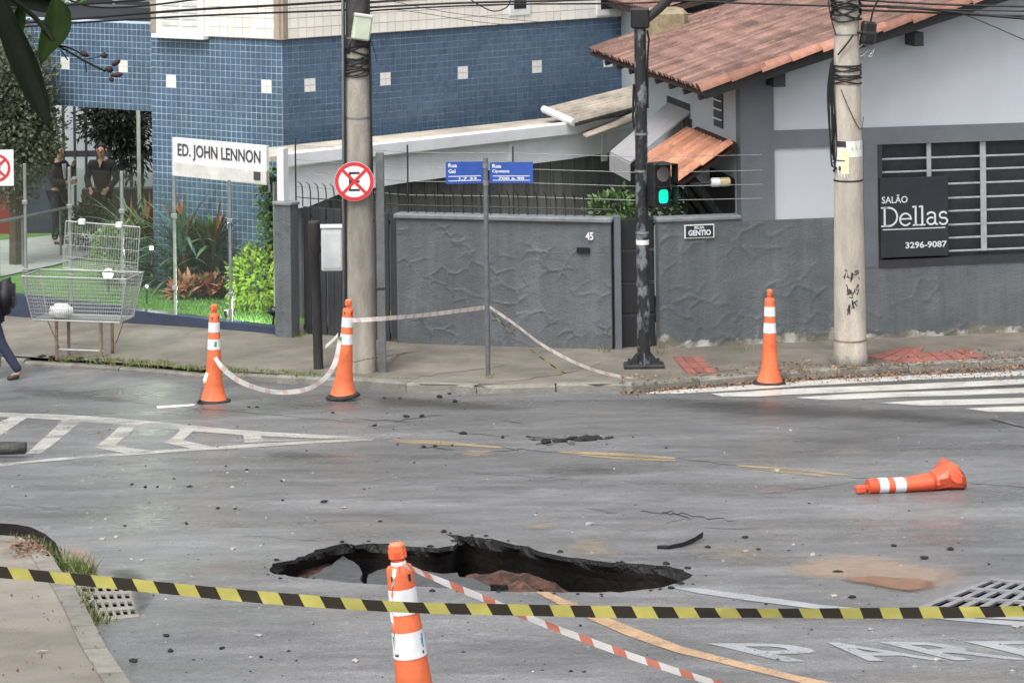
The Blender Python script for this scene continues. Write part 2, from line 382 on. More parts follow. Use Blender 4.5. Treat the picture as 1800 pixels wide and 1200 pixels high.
M['wall_foot'] = wall_material('grey_wall_paint_flaked', hexc('#5f6467'), .0, .45)
M['wall_cap'] = mk('wall_cap_grey', hexc('#797d80'), .7, .2, 6, .4, 40)
M['trim'] = mk('grey_trim_paint', hexc('#656b71'), .6, .1, 3, .2, 50, big=.12)
M['white_wall'] = mk('white_wall_paint', hexc('#b9bfc6'), .6, .04, 2, .12, 60, big=.05)
M['dark'] = mk('dark_metal_paint', (.028, .029, .032), .5, .25, 8)
M['dark_gate'] = mk('dark_grey_gate_paint', (.030, .032, .037), .55, .25, 3, .1, 30)
M['gate_black'] = mk('near_black_gate_paint', (.016, .017, .02), .6, .25, 3, .1, 30)
M['dark_plank'] = mk('dark_stained_plank', (.20, .195, .20), .75, .3, 4, .4, 30, stretch=(6, 6, .5), rand=.3)
M['window_dark'] = mk('dark_window', (.026, .029, .036), .5, .3, 9)
M['grille'] = mk('grey_grille_paint', (.34, .36, .38), .55, .2, 9)
M['interior'] = mk('dark_interior', (.008, .008, .01), .9, .3, 3)
M['blue_tile'] = mk('blue_glazed_tile', (.078, .128, .20), .16, .10, 8, 0, rand=.11, wpos=.14)
M['blue_tile_s'] = mk('blue_glazed_tile_field', (.078, .128, .20), .16, .10, 8, 0, rand=.11, island=True, wpos=.14)
M['white_tile'] = mk('white_glazed_tile', (.78, .76, .72), .25, .05, 6)
M['grout'] = mk('pale_grout', (.37, .46, .54), .8, .35, 2.2)
M['cream_tile'] = mk('cream_tile', (.82, .785, .72), .35, .06, 5, rand=.05)
M['cream_tile_s'] = mk('cream_tile_field', (.82, .785, .72), .35, .06, 5, rand=.05, island=True)
M['cream_grout'] = mk('brown_grout', (.36, .30, .24), .85, .2, 5)
M['white'] = mk('white_gloss_paint', (.72, .73, .74), .4, .08, 5, big=.08)
M['off_white'] = mk('aged_white_paint', (.6, .6, .57), .5, .15, 6, big=.12)
M['white_steel'] = mk('white_steel_sheet', (.78, .80, .83), .45, .08, 3, big=.1)
M['concrete_pole'] = mk('weathered_concrete_pole', (.30, .275, .24), .88, .3, 6, .6, 60, stretch=(1, 1, .3), big=.3, bigscale=2.2)
M['pale_pole'] = mk('pale_concrete_pole', (.45, .405, .35), .88, .2, 7, .6, 60, stretch=(1, 1, .3), big=.18, bigscale=2.5)
M['galv'] = mk('galvanised_steel', (.26, .27, .28), .45, .2, 9, metal=.5, rvar=.12)
M['grey_post'] = mk('grey_post_paint', (.12, .125, .13), .5, .25, 12)
M['peeling'] = mk('peeling_black_pole_paint', (.016, .017, .02), .5, .3, 6, .5, 40, col2=(.16, .175, .19), stretch=(1, 1, .6), detail=8, ramp=(.50, .58))
M['black'] = mk('black_plastic', (.014, .014, .016), .4, .3, 9)
M['rubber'] = mk('black_rubber', (.022, .022, .023), .65, .3, 12, .3, 80)
M['orange'] = mk('orange_cone_plastic', (.74, .16, .06), .45, .16, 6, .12, 40, big=.16, bigscale=3)
M['orange_dirty'] = mk('orange_cone_plastic_scuffed', (.70, .105, .045), .4, .22, 6, .15, 30, big=.2, bigscale=4)
M['band'] = mk('white_reflective_band', (.74, .75, .78), .4, .14, 9)
M['green_print'] = mk('green_print', (.06, .3, .1), .5, .1)
M['blue_print'] = mk('blue_print', (.05, .3, .52), .5, .1)
M['sign_blue'] = mk('blue_street_sign', (.03, .085, .36), .35, .12, 8)
M['sign_white'] = mk('white_sign_face', (.8, .81, .82), .4, .05, 8)
M['sign_red'] = mk('red_sign_paint', (.60, .035, .04), .4, .1, 8)
M['sign_black'] = mk('black_sign_board', (.022, .024, .032), .4, .2, 4)
M['lettering'] = mk('pale_lettering', (.66, .69, .74), .5, .05, 8)
M['dark_lettering'] = mk('dark_lettering', (.06, .06, .065), .5, .25, 30)
M['roof'] = mk('terracotta_tile', (.138, .078, .064), .9, .2, 14, .4, 50, rand=.34, col2=(.25, .148, .122), wpos=.34)
M['roof_s'] = mk('terracotta_tile_field', (.138, .078, .064), .9, .2, 14, .4, 50, rand=.34, island=True, col2=(.25, .148, .122), wpos=.34)
M['roof_verge'] = mk('verge_tile', (.25, .11, .08), .8, .2, 9, .4, 50, rand=.4, col2=(.40, .20, .14))
M['roof_new'] = mk('orange_porch_tile', (.36, .14, .08), .85, .2, 9, .4, 50, rand=.3, col2=(.56, .27, .17), wpos=.3)
M['roof_under'] = mk('terracotta_channel', (.055, .030, .025), .9, .3, 10)
M['moss_stone'] = mk('mossy_masonry', (.22, .165, .1), .9, .5, 9, .8, 14, col2=(.34, .3, .2))
M['awning'] = mk('grey_awning_cloth', (.33, .325, .34), .85, .08, 4, big=.08)
M['fibro'] = mk('fibre_cement_sheet', (.43, .385, .325), .9, .2, 6, .3, 30, big=.25, bigscale=1.5)
M['glass'] = glass_material()
M['navy'] = mk('navy_base_paint', (.035, .048, .085), .5, .2, 4, .2, 30)
M['lawn'] = mk('lawn', (.13, .25, .06), .8, .3, 5, .7, 60)
M['garden_path'] = mk('garden_path_concrete', (.42, .41, .38), .7, .12, 4)
M['leaf_dark'] = mk('leaf_dark_green', (.045, .09, .032), .45, .35, 5, rand=.35, island=True)
M['leaf_mid'] = mk('leaf_mid_green', (.09, .17, .055), .5, .3, 5, rand=.35, island=True)
M['leaf_pale'] = mk('leaf_pale_green', (.20, .28, .11), .5, .3, 5, rand=.3, island=True)  # light green, with the wash of the floodlight added to the leaf colour
M['leaf_lime'] = mk('leaf_lime_green', (.23, .34, .045), .5, .25, 5, rand=.3, island=True)
M['leaf_grey'] = mk('leaf_grey_green', (.10, .115, .075), .7, .3, 5, rand=.45, island=True)
M['leaf_red'] = mk('leaf_copper_red', (.31, .13, .07), .5, .3, 5, rand=.4, island=True)
M['leaf_coral'] = mk('leaf_coral', (.52, .23, .13), .5, .3, 5, rand=.4, island=True)
M['leaf_teal'] = mk('leaf_blue_green', (.11, .19, .13), .45, .3, 5, rand=.3, island=True)
M['leaf_black'] = mk('leaf_very_dark', (.012, .016, .012), .6, .3, 5, rand=.3, island=True)
M['bark'] = mk('bark', (.09, .07, .05), .9, .3, 9, .6, 40)
M['fore_leaf'] = mk('foreground_leaf', (.008, .011, .007), .75, .3, 14, .15, 60, spec=.04)  # near-black colour stands in for the shaded side of backlit leaves
M['fore_leaf_lit'] = mk('foreground_leaf_green', (.014, .026, .007), .75, .3, 12, .15, 60, spec=.05)  # brighter copy of the backlit leaf, its light put into the colour
M['bud'] = mk('dried_bud', (.03, .010, .009), .7, .4, 40)
M['tape_yb'] = stripe_material('hazard_tape', (.72, .65, .17), (.045, .036, .022), .18, .5, .32)
M['tape_rw'] = stripe_material('barrier_tape', (.86, .83, .82), (.70, .24, .17), .16, .8, .35, .6)
M['tape_w'] = stripe_material('faded_barrier_tape', (.88, .85, .83), (.80, .60, .55), .2, .35, .35, .7)
M['wire_grey'] = mk('light_wire', (.33, .34, .335), .5, .15, 8, metal=.2)
M['rust'] = mk('rusty_leg', (.24, .15, .11), .75, .4, 12)
M['plastic_bag'] = mk('white_plastic_bag', (.82, .82, .82), .35, .05, 9, .3, 20)
M['cable'] = mk('black_cable', (.012, .012, .013), .55, .2, 9)
M['skin'] = mk('skin', (.44, .25, .175), .5, .08, 9)
M['hair'] = mk('dark_hair', (.014, .011, .01), .5, .3, 30)
M['suit'] = mk('black_suit_cloth', (.014, .016, .024), .8, .25, 8)
M['shirt'] = mk('white_shirt', (.7, .7, .7), .7, .05)
M['uniform'] = mk('dark_uniform_cloth', (.016, .017, .019), .8, .25, 8)
M['denim'] = mk('dark_denim', (.022, .032, .066), .8, .25, 14)
M['shoe'] = mk('dark_shoe', (.03, .026, .024), .5, .2)
M['backpack'] = mk('black_backpack', (.012, .012, .016), .6, .3, 10)
M['lamp_green'] = mk('green_signal_lens', (.0, .5, .35), .3, .3, 60, emit=(0., .62, .36), es=1.)
M['lamp_white'] = mk('lit_floodlight_lens', (.9, .95, .8), .3, 0, emit=(.95, 1., .82), es=3.5)
M['lens_off'] = mk('unlit_signal_lens', (.16, .15, .14), .2, .2)
M['red_door'] = mk('dark_red_door', (.22, .03, .03), .5, .15, 4)
M['grate'] = mk('concrete_grate', (.25, .232, .205), .8, .2, 8, .5, 60)
M['steel_grate'] = mk('worn_steel_grate', (.27, .27, .28), .4, .25, 9, .3, 60, metal=.2)
M['pebble'] = mk('pale_pebble', (.30, .29, .265), .7, .3, 20, rand=.4, island=True)
M['litter'] = mk('leaf_litter', (.22, .13, .085), .85, .3, 20, rand=.6, island=True)
M['grass'] = mk('verge_grass', (.14, .17, .05), .7, .3, 20, rand=.5, island=True)
M['meter'] = mk('white_meter_box', (.66, .68, .70), .45, .1, 4, big=.1)
M['box_green'] = mk('pale_green_box', (.52, .58, .46), .5, .12, 6)
M['poster'] = mk('white_poster', (.72, .73, .70), .7, .08, 14)
M['poster_y'] = mk('yellow_green_poster', (.70, .74, .42), .7, .1, 14)
M['graffiti'] = mk('black_graffiti', (.05, .05, .055), .7, .3, 20)
# ------------------------------------------------------------------ ground, road, pavements
KPX = [(-500,600),(-250,617),(0,640),(120,647),(250,656),(370,667),(500,674),(600,679),(680,684),(740,691),(800,693),(860,692),(940,690),(1000,690),(1050,692),(1110,690),(1160,686),(1230,680),(1300,673),(1400,667),(1500,661),(1600,655),(1700,650),(1800,644),(2000,634),(2300,620)]
K = pxpoly(KPX)
def kerbY(X):
    if X <= K[0].x: return K[0].y
    for a, b in zip(K, K[1:]):
        if a.x <= X <= b.x: return a.y+(b.y-a.y)*(X-a.x)/(b.x-a.x)
    return K[-1].y
def sw(X, Y):                                   # far pavement surface
    return gz(X, Y)+.10+.008*noise.noise((X*1.3, Y*1.3, 9))
HOLE_PX = [(478,991),(508,985),(536,977),(553,966),(580,960),(608,954),(620,957),(636,956),(664,955),(692,956),(722,960),(745,961),(769,963),(797,959),(803,952),(783,938),(810,941),(835,944),(863,946),(897,955),(920,959),(939,965),(979,975),(1010,980),(1040,984),(1075,988),(1110,990),(1145,992),(1178,995),(1202,1001),(1217,1010),(1206,1018),(1190,1025),(1170,1030),(1147,1034),(1101,1039),(1060,1040),(1025,1040),(964,1039),(920,1039),(887,1039),(840,1036),(789,1033),(740,1030),(689,1027),(642,1025),(590,1020),(539,1016),(508,1012),(482,1008),(474,999)]
HOLE = pxpoly(HOLE_PX, 0, rz)
rn = random.Random(3)
hh = []
for i, p in enumerate(HOLE):                     # ragged broken edge
    q = HOLE[(i+1) % len(HOLE)]
    hh.append(p.copy())
    for k in (1/3, 2/3):
        m = p.lerp(q, k); m.x += rn.uniform(-.018, .018); m.y += rn.uniform(-.035, .035); hh.append(m)
HOLE = hh
GUT = pxpoly([(-60,915),(0,919),(30,921),(55,926),(80,938),(98,953),(108,975),(114,992),(108,996),(98,982),(84,968),(60,956),(40,948),(0,944),(-60,948)], 0, rz)
GR1 = pxpoly([(134,1026),(226,1026),(246,1084),(164,1092)], 0, rz)           # left drain
GR2 = pxpoly([(1742,1016),(1900,1030),(1860,1076),(1608,1069)], 0, rz)       # right drain
def rect_frame(poly):
    return [Vector((p.x, p.y, 0)) for p in poly]
HOLES = [HOLE, GUT, GR1, GR2]
# coarse surroundings, kept clear of the pits
mb = MB(); N = 61; n0 = 0
xs = [-220+440*i/(N-1) for i in range(N)]
xs = sorted(set([-220, -150, -100, -70, -50]+[x for x in range(-40, 42, 2)]+[50, 70, 100, 150, 220])); ys = sorted(set([-120, -80, -50, -30, -18]+[y for y in range(-10, 62, 2)]+[70, 90, 120, 170, 260, 420]))
vs = [(x, y, gz(max(-20, min(20, x)), y)-.75) for y in ys for x in xs]; nx = len(xs); fs = []
for j in range(len(ys)-1):
    for i in range(nx-1):
        cx, cy = (xs[i]+xs[i+1])/2, (ys[j]+ys[j+1])/2
        if -7 < cx < 6 and 14 < cy < 24: continue
        fs.append((j*nx+i, j*nx+i+1, (j+1)*nx+i+1, (j+1)*nx+i))
mb.add(vs, fs); mb.build('ground', M['earth'], smooth=True, kind='structure')
# road sheet
RP = [(-34, -9), (34, -9), (34, 39.5), (-34, 43)]
ex = []
y = 11.
while y < 38:
    w = y*.19+.7; x = -w
    s = .16+.004*(y-11)
    while x < w:
        px, py = x+random.uniform(-.3, .3)*s, y+random.uniform(-.3, .3)*s
        if all(not inpoly(px, py, h) and edist(px, py, h) > .06 for h in HOLES): ex.append((px, py))
        x += s
    y += s
mb = patch(RP, rz, 0, 2.2, HOLES, ex, keep=lambda x, y: y < kerbY(x)+1.0)
road = mb.build('road', M['road'], smooth=True, kind='structure')
def marking(name, pts, m, off=.0035, sp=.18):
    o = patch(pxpoly(pts, 0, rz), rz, off, sp).build(name, M[m], road); return o
# zebra crossing
for pts in ([(1130,692),(1150,688),(1300,678),(1420,669),(1600,660),(1800,652),(2000,643),(2000,650),(1800,660),(1600,668),(1420,678),(1300,686),(1190,692)],
            [(1250,692),(1400,683),(1600,675),(1800,666),(2000,658),(2000,667),(1800,675),(1600,685),(1400,693),(1330,697),(1270,697)],
            [(1394,699),(1500,692),(1800,682),(2000,675),(2000,684),(1800,691),(1600,697),(1460,703)],
            [(1545,708),(1640,703),(1800,699),(2000,693),(2000,703),(1800,709),(1620,713)],
            [(1697,718),(1760,715),(2000,709),(2000,720),(1800,724),(1740,724)]):
    marking('crossing_stripe', pts, 'crossing_paint')
# hatched island on the left
marking('hatch_outline', [(-120,722),(0,725),(150,731),(280,742),(400,754),(500,761),(655,769),(655,773),(560,771),(430,765),(330,757),(230,748),(120,739),(0,733),(-120,730)], 'white_paint')
marking('hatch_outline', [(-120,824),(0,815),(100,805),(180,799),(260,793),(360,786),(450,780),(540,775),(655,771),(655,774),(560,779),(450,786),(360,791),(260,798),(150,805),(60,813),(0,820),(-120,832)], 'white_paint')
for pts in ([(-60,775),(0,742),(20,733),(47,735),(0,766),(-60,806)], [(46,798),(73,797),(143,741),(112,737)],
            [(167,787),(213,747),(240,750),(203,783),(262,792),(222,797)], [(287,778),(303,770),(318,755),(340,757),(322,774),(372,785),(340,789)],
            [(427,763),(457,765),(463,772),(540,774),(430,778)]):
    marking('hatch_stripe', pts, 'white_paint')
# yellow centre line, faded and broken
for pts, m in (([(690,772),(760,774),(880,785),(880,788),(800,783),(700,778)], 'yellow_faint'), ([(975,791),(1080,796),(1187,804),(1187,807),(1080,801),(985,796)], 'yellow_faint'), ([(990,797),(1080,803),(1187,809),(1187,811),(1080,807)], 'yellow_faint'),
               ([(1290,816),(1400,824),(1493,834),(1493,837),(1400,828),(1300,820)], 'yellow_faint'), ([(1310,822),(1400,830),(1470,837),(1440,838),(1380,832)], 'yellow_faint'),
               ([(940,1040),(962,1040),(1005,1058),(1060,1082),(1120,1106),(1200,1137),(1300,1163),(1400,1187),(1520,1212),(1470,1215),(1380,1193),(1290,1171),(1190,1147),(1110,1120),(1040,1090),(990,1066)], 'yellow_paint')):
    marking('yellow_line', pts, m)
for pts in ([(1175,1032),(1230,1034),(1330,1047),(1450,1064),(1520,1070),(1800,1080),(1800,1090),(1600,1079),(1440,1071),(1320,1056),(1230,1043)], [(1590,1082),(1700,1086),(1800,1093),(1900,1099),(1900,1106),(1800,1101),(1680,1091)]):
    marking('lane_line', pts, 'faint_paint')

def text_geo(s, size=1., extrude=0., bold=0., res=3):
    cu = bpy.data.curves.new('t', 'FONT'); cu.body = s; cu.size = size; cu.extrude = extrude; cu.offset = bold; cu.resolution_u = res; cu.align_x = 'LEFT'
    o = bpy.data.objects.new('t', cu); COL.objects.link(o); dg = bpy.context.evaluated_depsgraph_get(); me = o.evaluated_get(dg).to_mesh()
    vs = [v.co.copy() for v in me.vertices]; fs = [tuple(p.vertices) for p in me.polygons]; o.evaluated_get(dg).to_mesh_clear()
    bpy.data.objects.remove(o); bpy.data.curves.remove(cu)
    x0 = min(v.x for v in vs); x1 = max(v.x for v in vs); y0 = min(v.y for v in vs); y1 = max(v.y for v in vs)
    return [Vector(((v.x-x0)/(x1-x0), (v.y-y0)/(y1-y0), v.z)) for v in vs], fs      # unit box, z = depth
# stop lettering, sheared along the lane
for k_, ch_ in enumerate('PARE'):
    vs, fs = text_geo(ch_, bold=.02); out = []
    for v in vs:
        u = (k_+v.x*.92)/4; t = 1-v.y; g = G(1245+u*600+t*132, 1131-5*u+t*32, 0, rz); out.append((g.x, g.y, rz(g.x, g.y)+.0035))
    mb = MB(); mb.add(out, fs); mb.build('road_letter', M['faint_paint'], road)

def stain(name, pts, m, fall=.35, off=.006, sp=.12, fn=rz):
    poly = pxpoly(pts, 0, fn); b = patch(poly, fn, off, sp)
    b.at = [min(1, edist(v.x, v.y, poly)/fall) for v in b.v]
    return b.build(name, M[m], road, label=None)
for o in (stain('silt_patch', [(1345,1000),(1400,982),(1480,972),(1560,976),(1640,990),(1720,1005),(1700,1030),(1640,1045),(1560,1040),(1470,1022),(1380,1018)], 'silt'),
          stain('mud_patch', [(1470,1016),(1530,1011),(1600,1016),(1648,1020),(1660,1034),(1600,1044),(1540,1034),(1490,1026)], 'mud', .14, .010, .07),
          stain('silt_patch', [(960,965),(1010,945),(1090,950),(1110,975),(1080,985),(1000,978)], 'tan_silt', .3),
          stain('silt_patch', [(900,925),(950,915),(1000,922),(990,932),(920,934)], 'tan_silt', .2),
          stain('silt_patch', [(790,795),(840,789),(890,793),(870,804),(810,805)], 'silt', .3),
          stain('silt_patch', [(1180,955),(1300,950),(1400,970),(1350,1000),(1230,990)], 'tan_silt', .6),
          stain('mud_patch', [(95,962),(130,955),(165,968),(186,995),(180,1010),(150,1014),(120,1000)], 'silt', .16, .008, .07),
          stain('dark_stain', [(180,1005),(230,995),(262,1010),(276,1045),(268,1070),(248,1088),(222,1080),(225,1040),(190,1022)], 'dark_stain', .16, .008, .06),
          stain('dark_stain', [(235,830),(270,815),(305,818),(300,840),(265,856),(240,850)], 'grey_dirt', .5),
          stain('dark_stain', [(0,675),(120,680),(260,700),(300,716),(180,708),(60,700),(0,692)], 'grey_dirt', .6, .006, .2),
          stain('dark_stain', [(1140,690),(1300,700),(1500,712),(1800,735),(1800,760),(1500,740),(1250,735),(1130,712)], 'grey_dirt', .9, .006, .25),
          stain('dark_stain', [(620,690),(800,700),(960,716),(930,726),(780,722),(640,712)], 'grey_dirt', .6, .006, .2)):
    pass
for i_, (x, y, w, hh) in enumerate(((420, 925, 90, 9), (640, 905, 120, 10), (1040, 830, 160, 12), (1150, 880, 90, 9), (860, 860, 150, 12), (1640, 930, 120, 10), (520, 800, 130, 10), (1480, 775, 130, 9), (90, 905, 110, 7), (1310, 870, 130, 9))):
    stain('dark_stain', [(x+w*cos(2*pi*k/10)*random.uniform(.7, 1.1), y+hh*sin(2*pi*k/10)*random.uniform(.7, 1.1)) for k in range(10)], 'grey_dirt', .7, .0035, .2)
# fine cracks
def crack(pts, w, rz=rz, road=None):
    road = road or globals()['road']
    q = []
    for i, (x, y) in enumerate(pts):
        g = G(x, y, 0, rz); q.append(g)
    pl = []
    for i, g in enumerate(q):
        ww = .5*w*(.3 if i in (0, len(q)-1) else rn.uniform(.6, 1.3)); pl.append((g, ww))
    mb = MB(); vs = []
    for g, ww in pl: vs += [(g.x, g.y-ww, rz(g.x, g.y-ww)+.003), (g.x, g.y+ww, rz(g.x, g.y+ww)+.003)]
    mb.add(vs, [(2*i, 2*i+2, 2*i+3, 2*i+1) for i in range(len(pl)-1)]); mb.build('crack', M['black_asphalt'], road)
def wob(a, b, n, amp):
    return [(a[0]+(b[0]-a[0])*i/n, a[1]+(b[1]-a[1])*i/n+rn.uniform(-amp, amp)) for i in range(n+1)]
crack(wob((1125,895), (1290,915), 18, 4), .035); crack(wob((1165,900), (1215,913), 8, 3), .06); crack(wob((1030,893), (1085,903), 8, 2), .018); crack(wob((1240,928), (1330,930), 8, 2), .014)
crack(wob((1160,922), (1240,905), 8, 3), .014); crack(wob((0,888), (120,896), 10, 2), .01)
crack(wob((600,735), (720,742), 10, 2), .03); crack(wob((780,757), (900,768), 10, 2), .03); crack(wob((930,770), (1080,772), 14, 4), .06); crack(wob((940,780), (1010,778), 8, 3), .05)
crack(wob((880,737), (920,745), 6, 2), .05); crack(wob((690,742), (780,728), 8, 2), .05); crack(wob((640,752),(700,750),6,2), .03); crack(wob((735,786),(800,790),8,2), .05); crack(wob((800,797),(920,790),8,2), .04)

crack(wob((880,787),(980,796),8,1.5), .03); crack(wob((1185,806),(1295,817),10,1.5), .025); crack(wob((1490,838),(1590,846),10,1.5), .025); crack(wob((1705,850),(1830,857),10,1.5), .03); crack(wob((820,830),(1010,842),14,2), .015); crack(wob((150,700),(640,745),26,2), .02); crack(wob((1250,745),(1450,752),12,2), .014); crack(wob((1330,870),(1510,846),12,2), .014); crack(wob((1420,905),(1436,940),6,2), .012); crack(wob((420,940),(560,952),10,2), .010)
# ------------------------------------------------------------------ the collapse
cen = sum((p for p in HOLE), Vector())/len(HOLE)
def ringp(k_out, dz, wob=0.):
    r = []
    N_ = len(HOLE)
    for i, p in enumerate(HOLE):
        if dz > .06: p = sum((HOLE[(i+q) % N_] for q in range(-4, 5)), Vector())/9
        d = Vector((p.x-cen.x, p.y-cen.y, 0)); l = d.length; n = d/l
        q = p+n*k_out; q.z = rz(q.x, q.y)-dz; q += Vector((noise.noise(p*2.3), noise.noise(p*2.3+Vector((9, 0, 0))), .6*noise.noise(p*3+Vector((0, 5, 0)))))*wob
        r.append(q)
    return r
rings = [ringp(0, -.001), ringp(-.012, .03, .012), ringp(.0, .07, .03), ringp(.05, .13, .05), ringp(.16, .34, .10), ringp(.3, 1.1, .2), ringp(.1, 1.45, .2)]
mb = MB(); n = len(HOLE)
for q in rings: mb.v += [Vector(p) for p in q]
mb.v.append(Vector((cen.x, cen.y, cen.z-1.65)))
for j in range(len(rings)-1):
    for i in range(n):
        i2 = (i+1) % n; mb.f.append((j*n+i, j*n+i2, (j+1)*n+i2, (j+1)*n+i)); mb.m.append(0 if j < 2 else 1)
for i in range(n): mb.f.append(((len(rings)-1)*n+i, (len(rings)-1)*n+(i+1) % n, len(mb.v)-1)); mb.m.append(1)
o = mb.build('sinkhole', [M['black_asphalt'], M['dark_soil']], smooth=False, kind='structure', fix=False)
def zpl(top, X, Y):
    # least-squares plane through the corner points
    import numpy as np
    A = np.array([[p.x, p.y, 1] for p in top]); r = np.linalg.lstsq(A, np.array([p.z for p in top]), rcond=None)[0]; return float(r[0]*X+r[1]*Y+r[2])
def slab(pts, dips, label, th=.09, m='slab_asphalt'):
    """broken slab of road surface resting in the hole; dips = depth below the road at each corner"""
    top = []
    for (x, y), d in zip(pts, dips):
        top.append(G(x, y, -d, rz))
    c = sum(top, Vector())/len(top)
    t = thing('asphalt_slab', label, 'asphalt slab', c)
    
    zf = lambda X, Y: zpl(top, X, Y)+.012*noise.noise((X*4, Y*4, 2))
    b = patch([(p.x, p.y) for p in top], zf, 0, .08); mb = MB(); mb.add(b.v, b.f); k = len(mb.v)
    mb.add([p-Vector((0, 0, th)) for p in top]+[Vector((p.x, p.y, zf(p.x, p.y)+.001)) for p in top], [(i, (i+1) % len(top), len(top)+(i+1) % len(top), len(top)+i) for i in range(len(top))]); mb.build('slab', [M[m]], t, fix=False); return t
slab([(535,1016),(545,1009),(560,1003),(572,997),(582,994),(593,984),(603,979),(611,984),(622,987),(631,993),(637,1003),(633,1012),(641,1030),(640,1040),(540,1032)], [.08,.08,.08,.09,.09,.09,.10,.10,.09,.09,.08,.08,.10,.12,.12], 'grey slab of collapsed road surface at the left end of the hole')
slab([(645,1014),(648,1007),(664,1001),(690,998),(712,1000),(736,1002),(760,1006),(778,1008),(804,1007),(807,1012),(830,1014),(845,1021),(872,1028),(870,1055),(760,1052),(646,1042)], [.09,.09,.09,.09,.09,.09,.09,.09,.09,.09,.09,.09,.09,.13,.13,.12], 'long grey slab of collapsed road in the hole behind the front cone')
slab([(862,1026),(880,1022),(892,1030),(894,1044),(872,1046)], [.03,.02,.05,.2,.2], 'small dark tilted slab beside red soil in the hole', .07, 'black_asphalt')
# red soil slumped at the near rim
mb = MB(); sp = pxpoly([(868,1018),(890,1015),(915,1018),(940,1026),(960,1034),(975,1042),(955,1060),(890,1060),(884,1040),(876,1028)], -.06, rz)
b = patch(sp, rz, 0, .035)
mb.add([(v.x, v.y, rz(v.x, v.y)-.12+.10*min(1, edist(v.x, v.y, sp)/.16)+.03*noise.noise(v*7)+.018*noise.noise(v*19)) for v in b.v], b.f)
mb.build('soil_heap', M['red_soil'], smooth=True, kind='stuff')
mb = MB(); sp = pxpoly([(486,1004),(510,996),(540,988),(572,979),(602,974),(618,984),(600,1000),(560,1014),(520,1016),(495,1012)], -.13, rz)
b = patch(sp, rz, 0, .05); mb.add([(v.x, v.y, rz(v.x, v.y)-.20+.08*min(1, edist(v.x, v.y, sp)/.15)+.05*noise.noise(v*6)) for v in b.v], b.f); mb.build('pit_bank', M['brown_soil'], smooth=True, kind='stuff')
mb = MB(); sp = pxpoly([(800,1006),(850,1001),(900,1003),(960,1010),(1000,1022),(960,1026),(900,1016),(840,1014)], -.13, rz)
b = patch(sp, rz, 0, .05); mb.add([(v.x, v.y, rz(v.x, v.y)-.19+.08*min(1, edist(v.x, v.y, sp)/.12)+.05*noise.noise(v*6)) for v in b.v], b.f); mb.build('pit_bank', M['brown_soil'], smooth=True, kind='stuff')
# eroded gutter pit
def pit(poly, depth, m, name):
    mb = MB(); n = len(poly); mb.v += [Vector((p.x, p.y, rz(p.x, p.y)-.001)) for p in poly]+[Vector((p.x, p.y, rz(p.x, p.y)-depth)) for p in poly]
    mb.f += [(i, (i+1) % n, n+(i+1) % n, n+i) for i in range(n)]+[tuple(range(n, 2*n))]; mb.m += [0]*(n+1)
    return mb.build(name, M[m], kind='structure', fix=False)
pit(GUT, .5, 'dark_soil', 'gutter_pit'); pit(GR1, .6, 'interior', 'drain_pit'); pit(GR2, .6, 'interior', 'drain_pit')
def bil(q, u, v): return q[0]*(1-u)*(1-v)+q[1]*u*(1-v)+q[2]*u*v+q[3]*(1-u)*v
def grate(name, label, quad, nu, nv, fu, fv, m, drop=.0, th=.06, skip=()):
    q = [Vector((p.x, p.y, rz(p.x, p.y)+.004-drop)) for p in quad]; c = bil(q, .5, .5)
    t = thing(name, label, 'drain grate', c)
    def bar(nm, u0, v0, u1, v1, dz=0):
        mb = MB(); mb.prism([bil(q, u0, v0)+Vector((0,0,dz)), bil(q, u1, v0)+Vector((0,0,dz)), bil(q, u1, v1)+Vector((0,0,dz)), bil(q, u0, v1)+Vector((0,0,dz))], (0, 0, -th)); mb.build(nm, M[m], t)
    for j in range(nv+1): bar('cross_bar', 0, j/nv*(1-fv), 1, j/nv*(1-fv)+fv)
    for j in range(nv):
        v0 = j/nv*(1-fv)+fv; v1 = (j+1)/nv*(1-fv)
        for i in range(nu+1):
            if (i, j) in skip: continue
            bar('slat', i/nu*(1-fu), v0, i/nu*(1-fu)+fu, v1, -.002)
    return t
grate('storm_drain_grate', 'pale concrete drain grate beside the near kerb under the yellow tape', GR1, 6, 4, .062, .09, 'grate', th=.015)
grate('storm_drain_grate', 'worn steel drain grate at the right edge beside red mud', GR2, 7, 3, .062, .07, 'steel_grate', th=.015)

# far pavement
FA = P(490,576,38.2); FB = P(0,515,42.0); fdir = (FB-FA); fdir.z = 0; fdir.normalize()
def fl(t): return FA+fdir*t
back = [Vector((14, 39.5, 0)), Vector((4, 37.9, 0)), Vector((-3.1, 38.6, 0)), fl(0), fl(6.5), fl(14)]
front = [p+Vector((0, .11, 0)) for p in K]
SWP = [(p.x, p.y) for p in front if -13.8 < p.x < 13.8]+[(13.9, 39.5), (4, 38.4), (-2.9, 39.2), (fl(.02).x, fl(.02).y+.1), (fl(6.5).x, fl(6.5).y+.1), (fl(13).x, fl(13).y)]
pave = patch(SWP, sw, 0, .35).build('far_pavement', M['pavement'], smooth=True, kind='structure')
# cracks and joints in the far pavement
for pts, w in ((wob((300,640),(420,600),10,2),.012),(wob((700,668),(900,640),14,2),.016),(wob((880,672),(1010,655),10,2),.02),(wob((980,660),(1090,630),10,2),.012),(wob((520,640),(700,612),14,2),.010),(wob((200,640),(260,575),10,2),.010),(wob((1180,672),(1330,640),10,2),.012),(wob((60,600),(300,612),16,2),.010),(wob((740,686),(870,676),10,2),.03),(wob((1540,645),(1800,625),12,2),.010)):
    crack(pts, w, sw, pave)
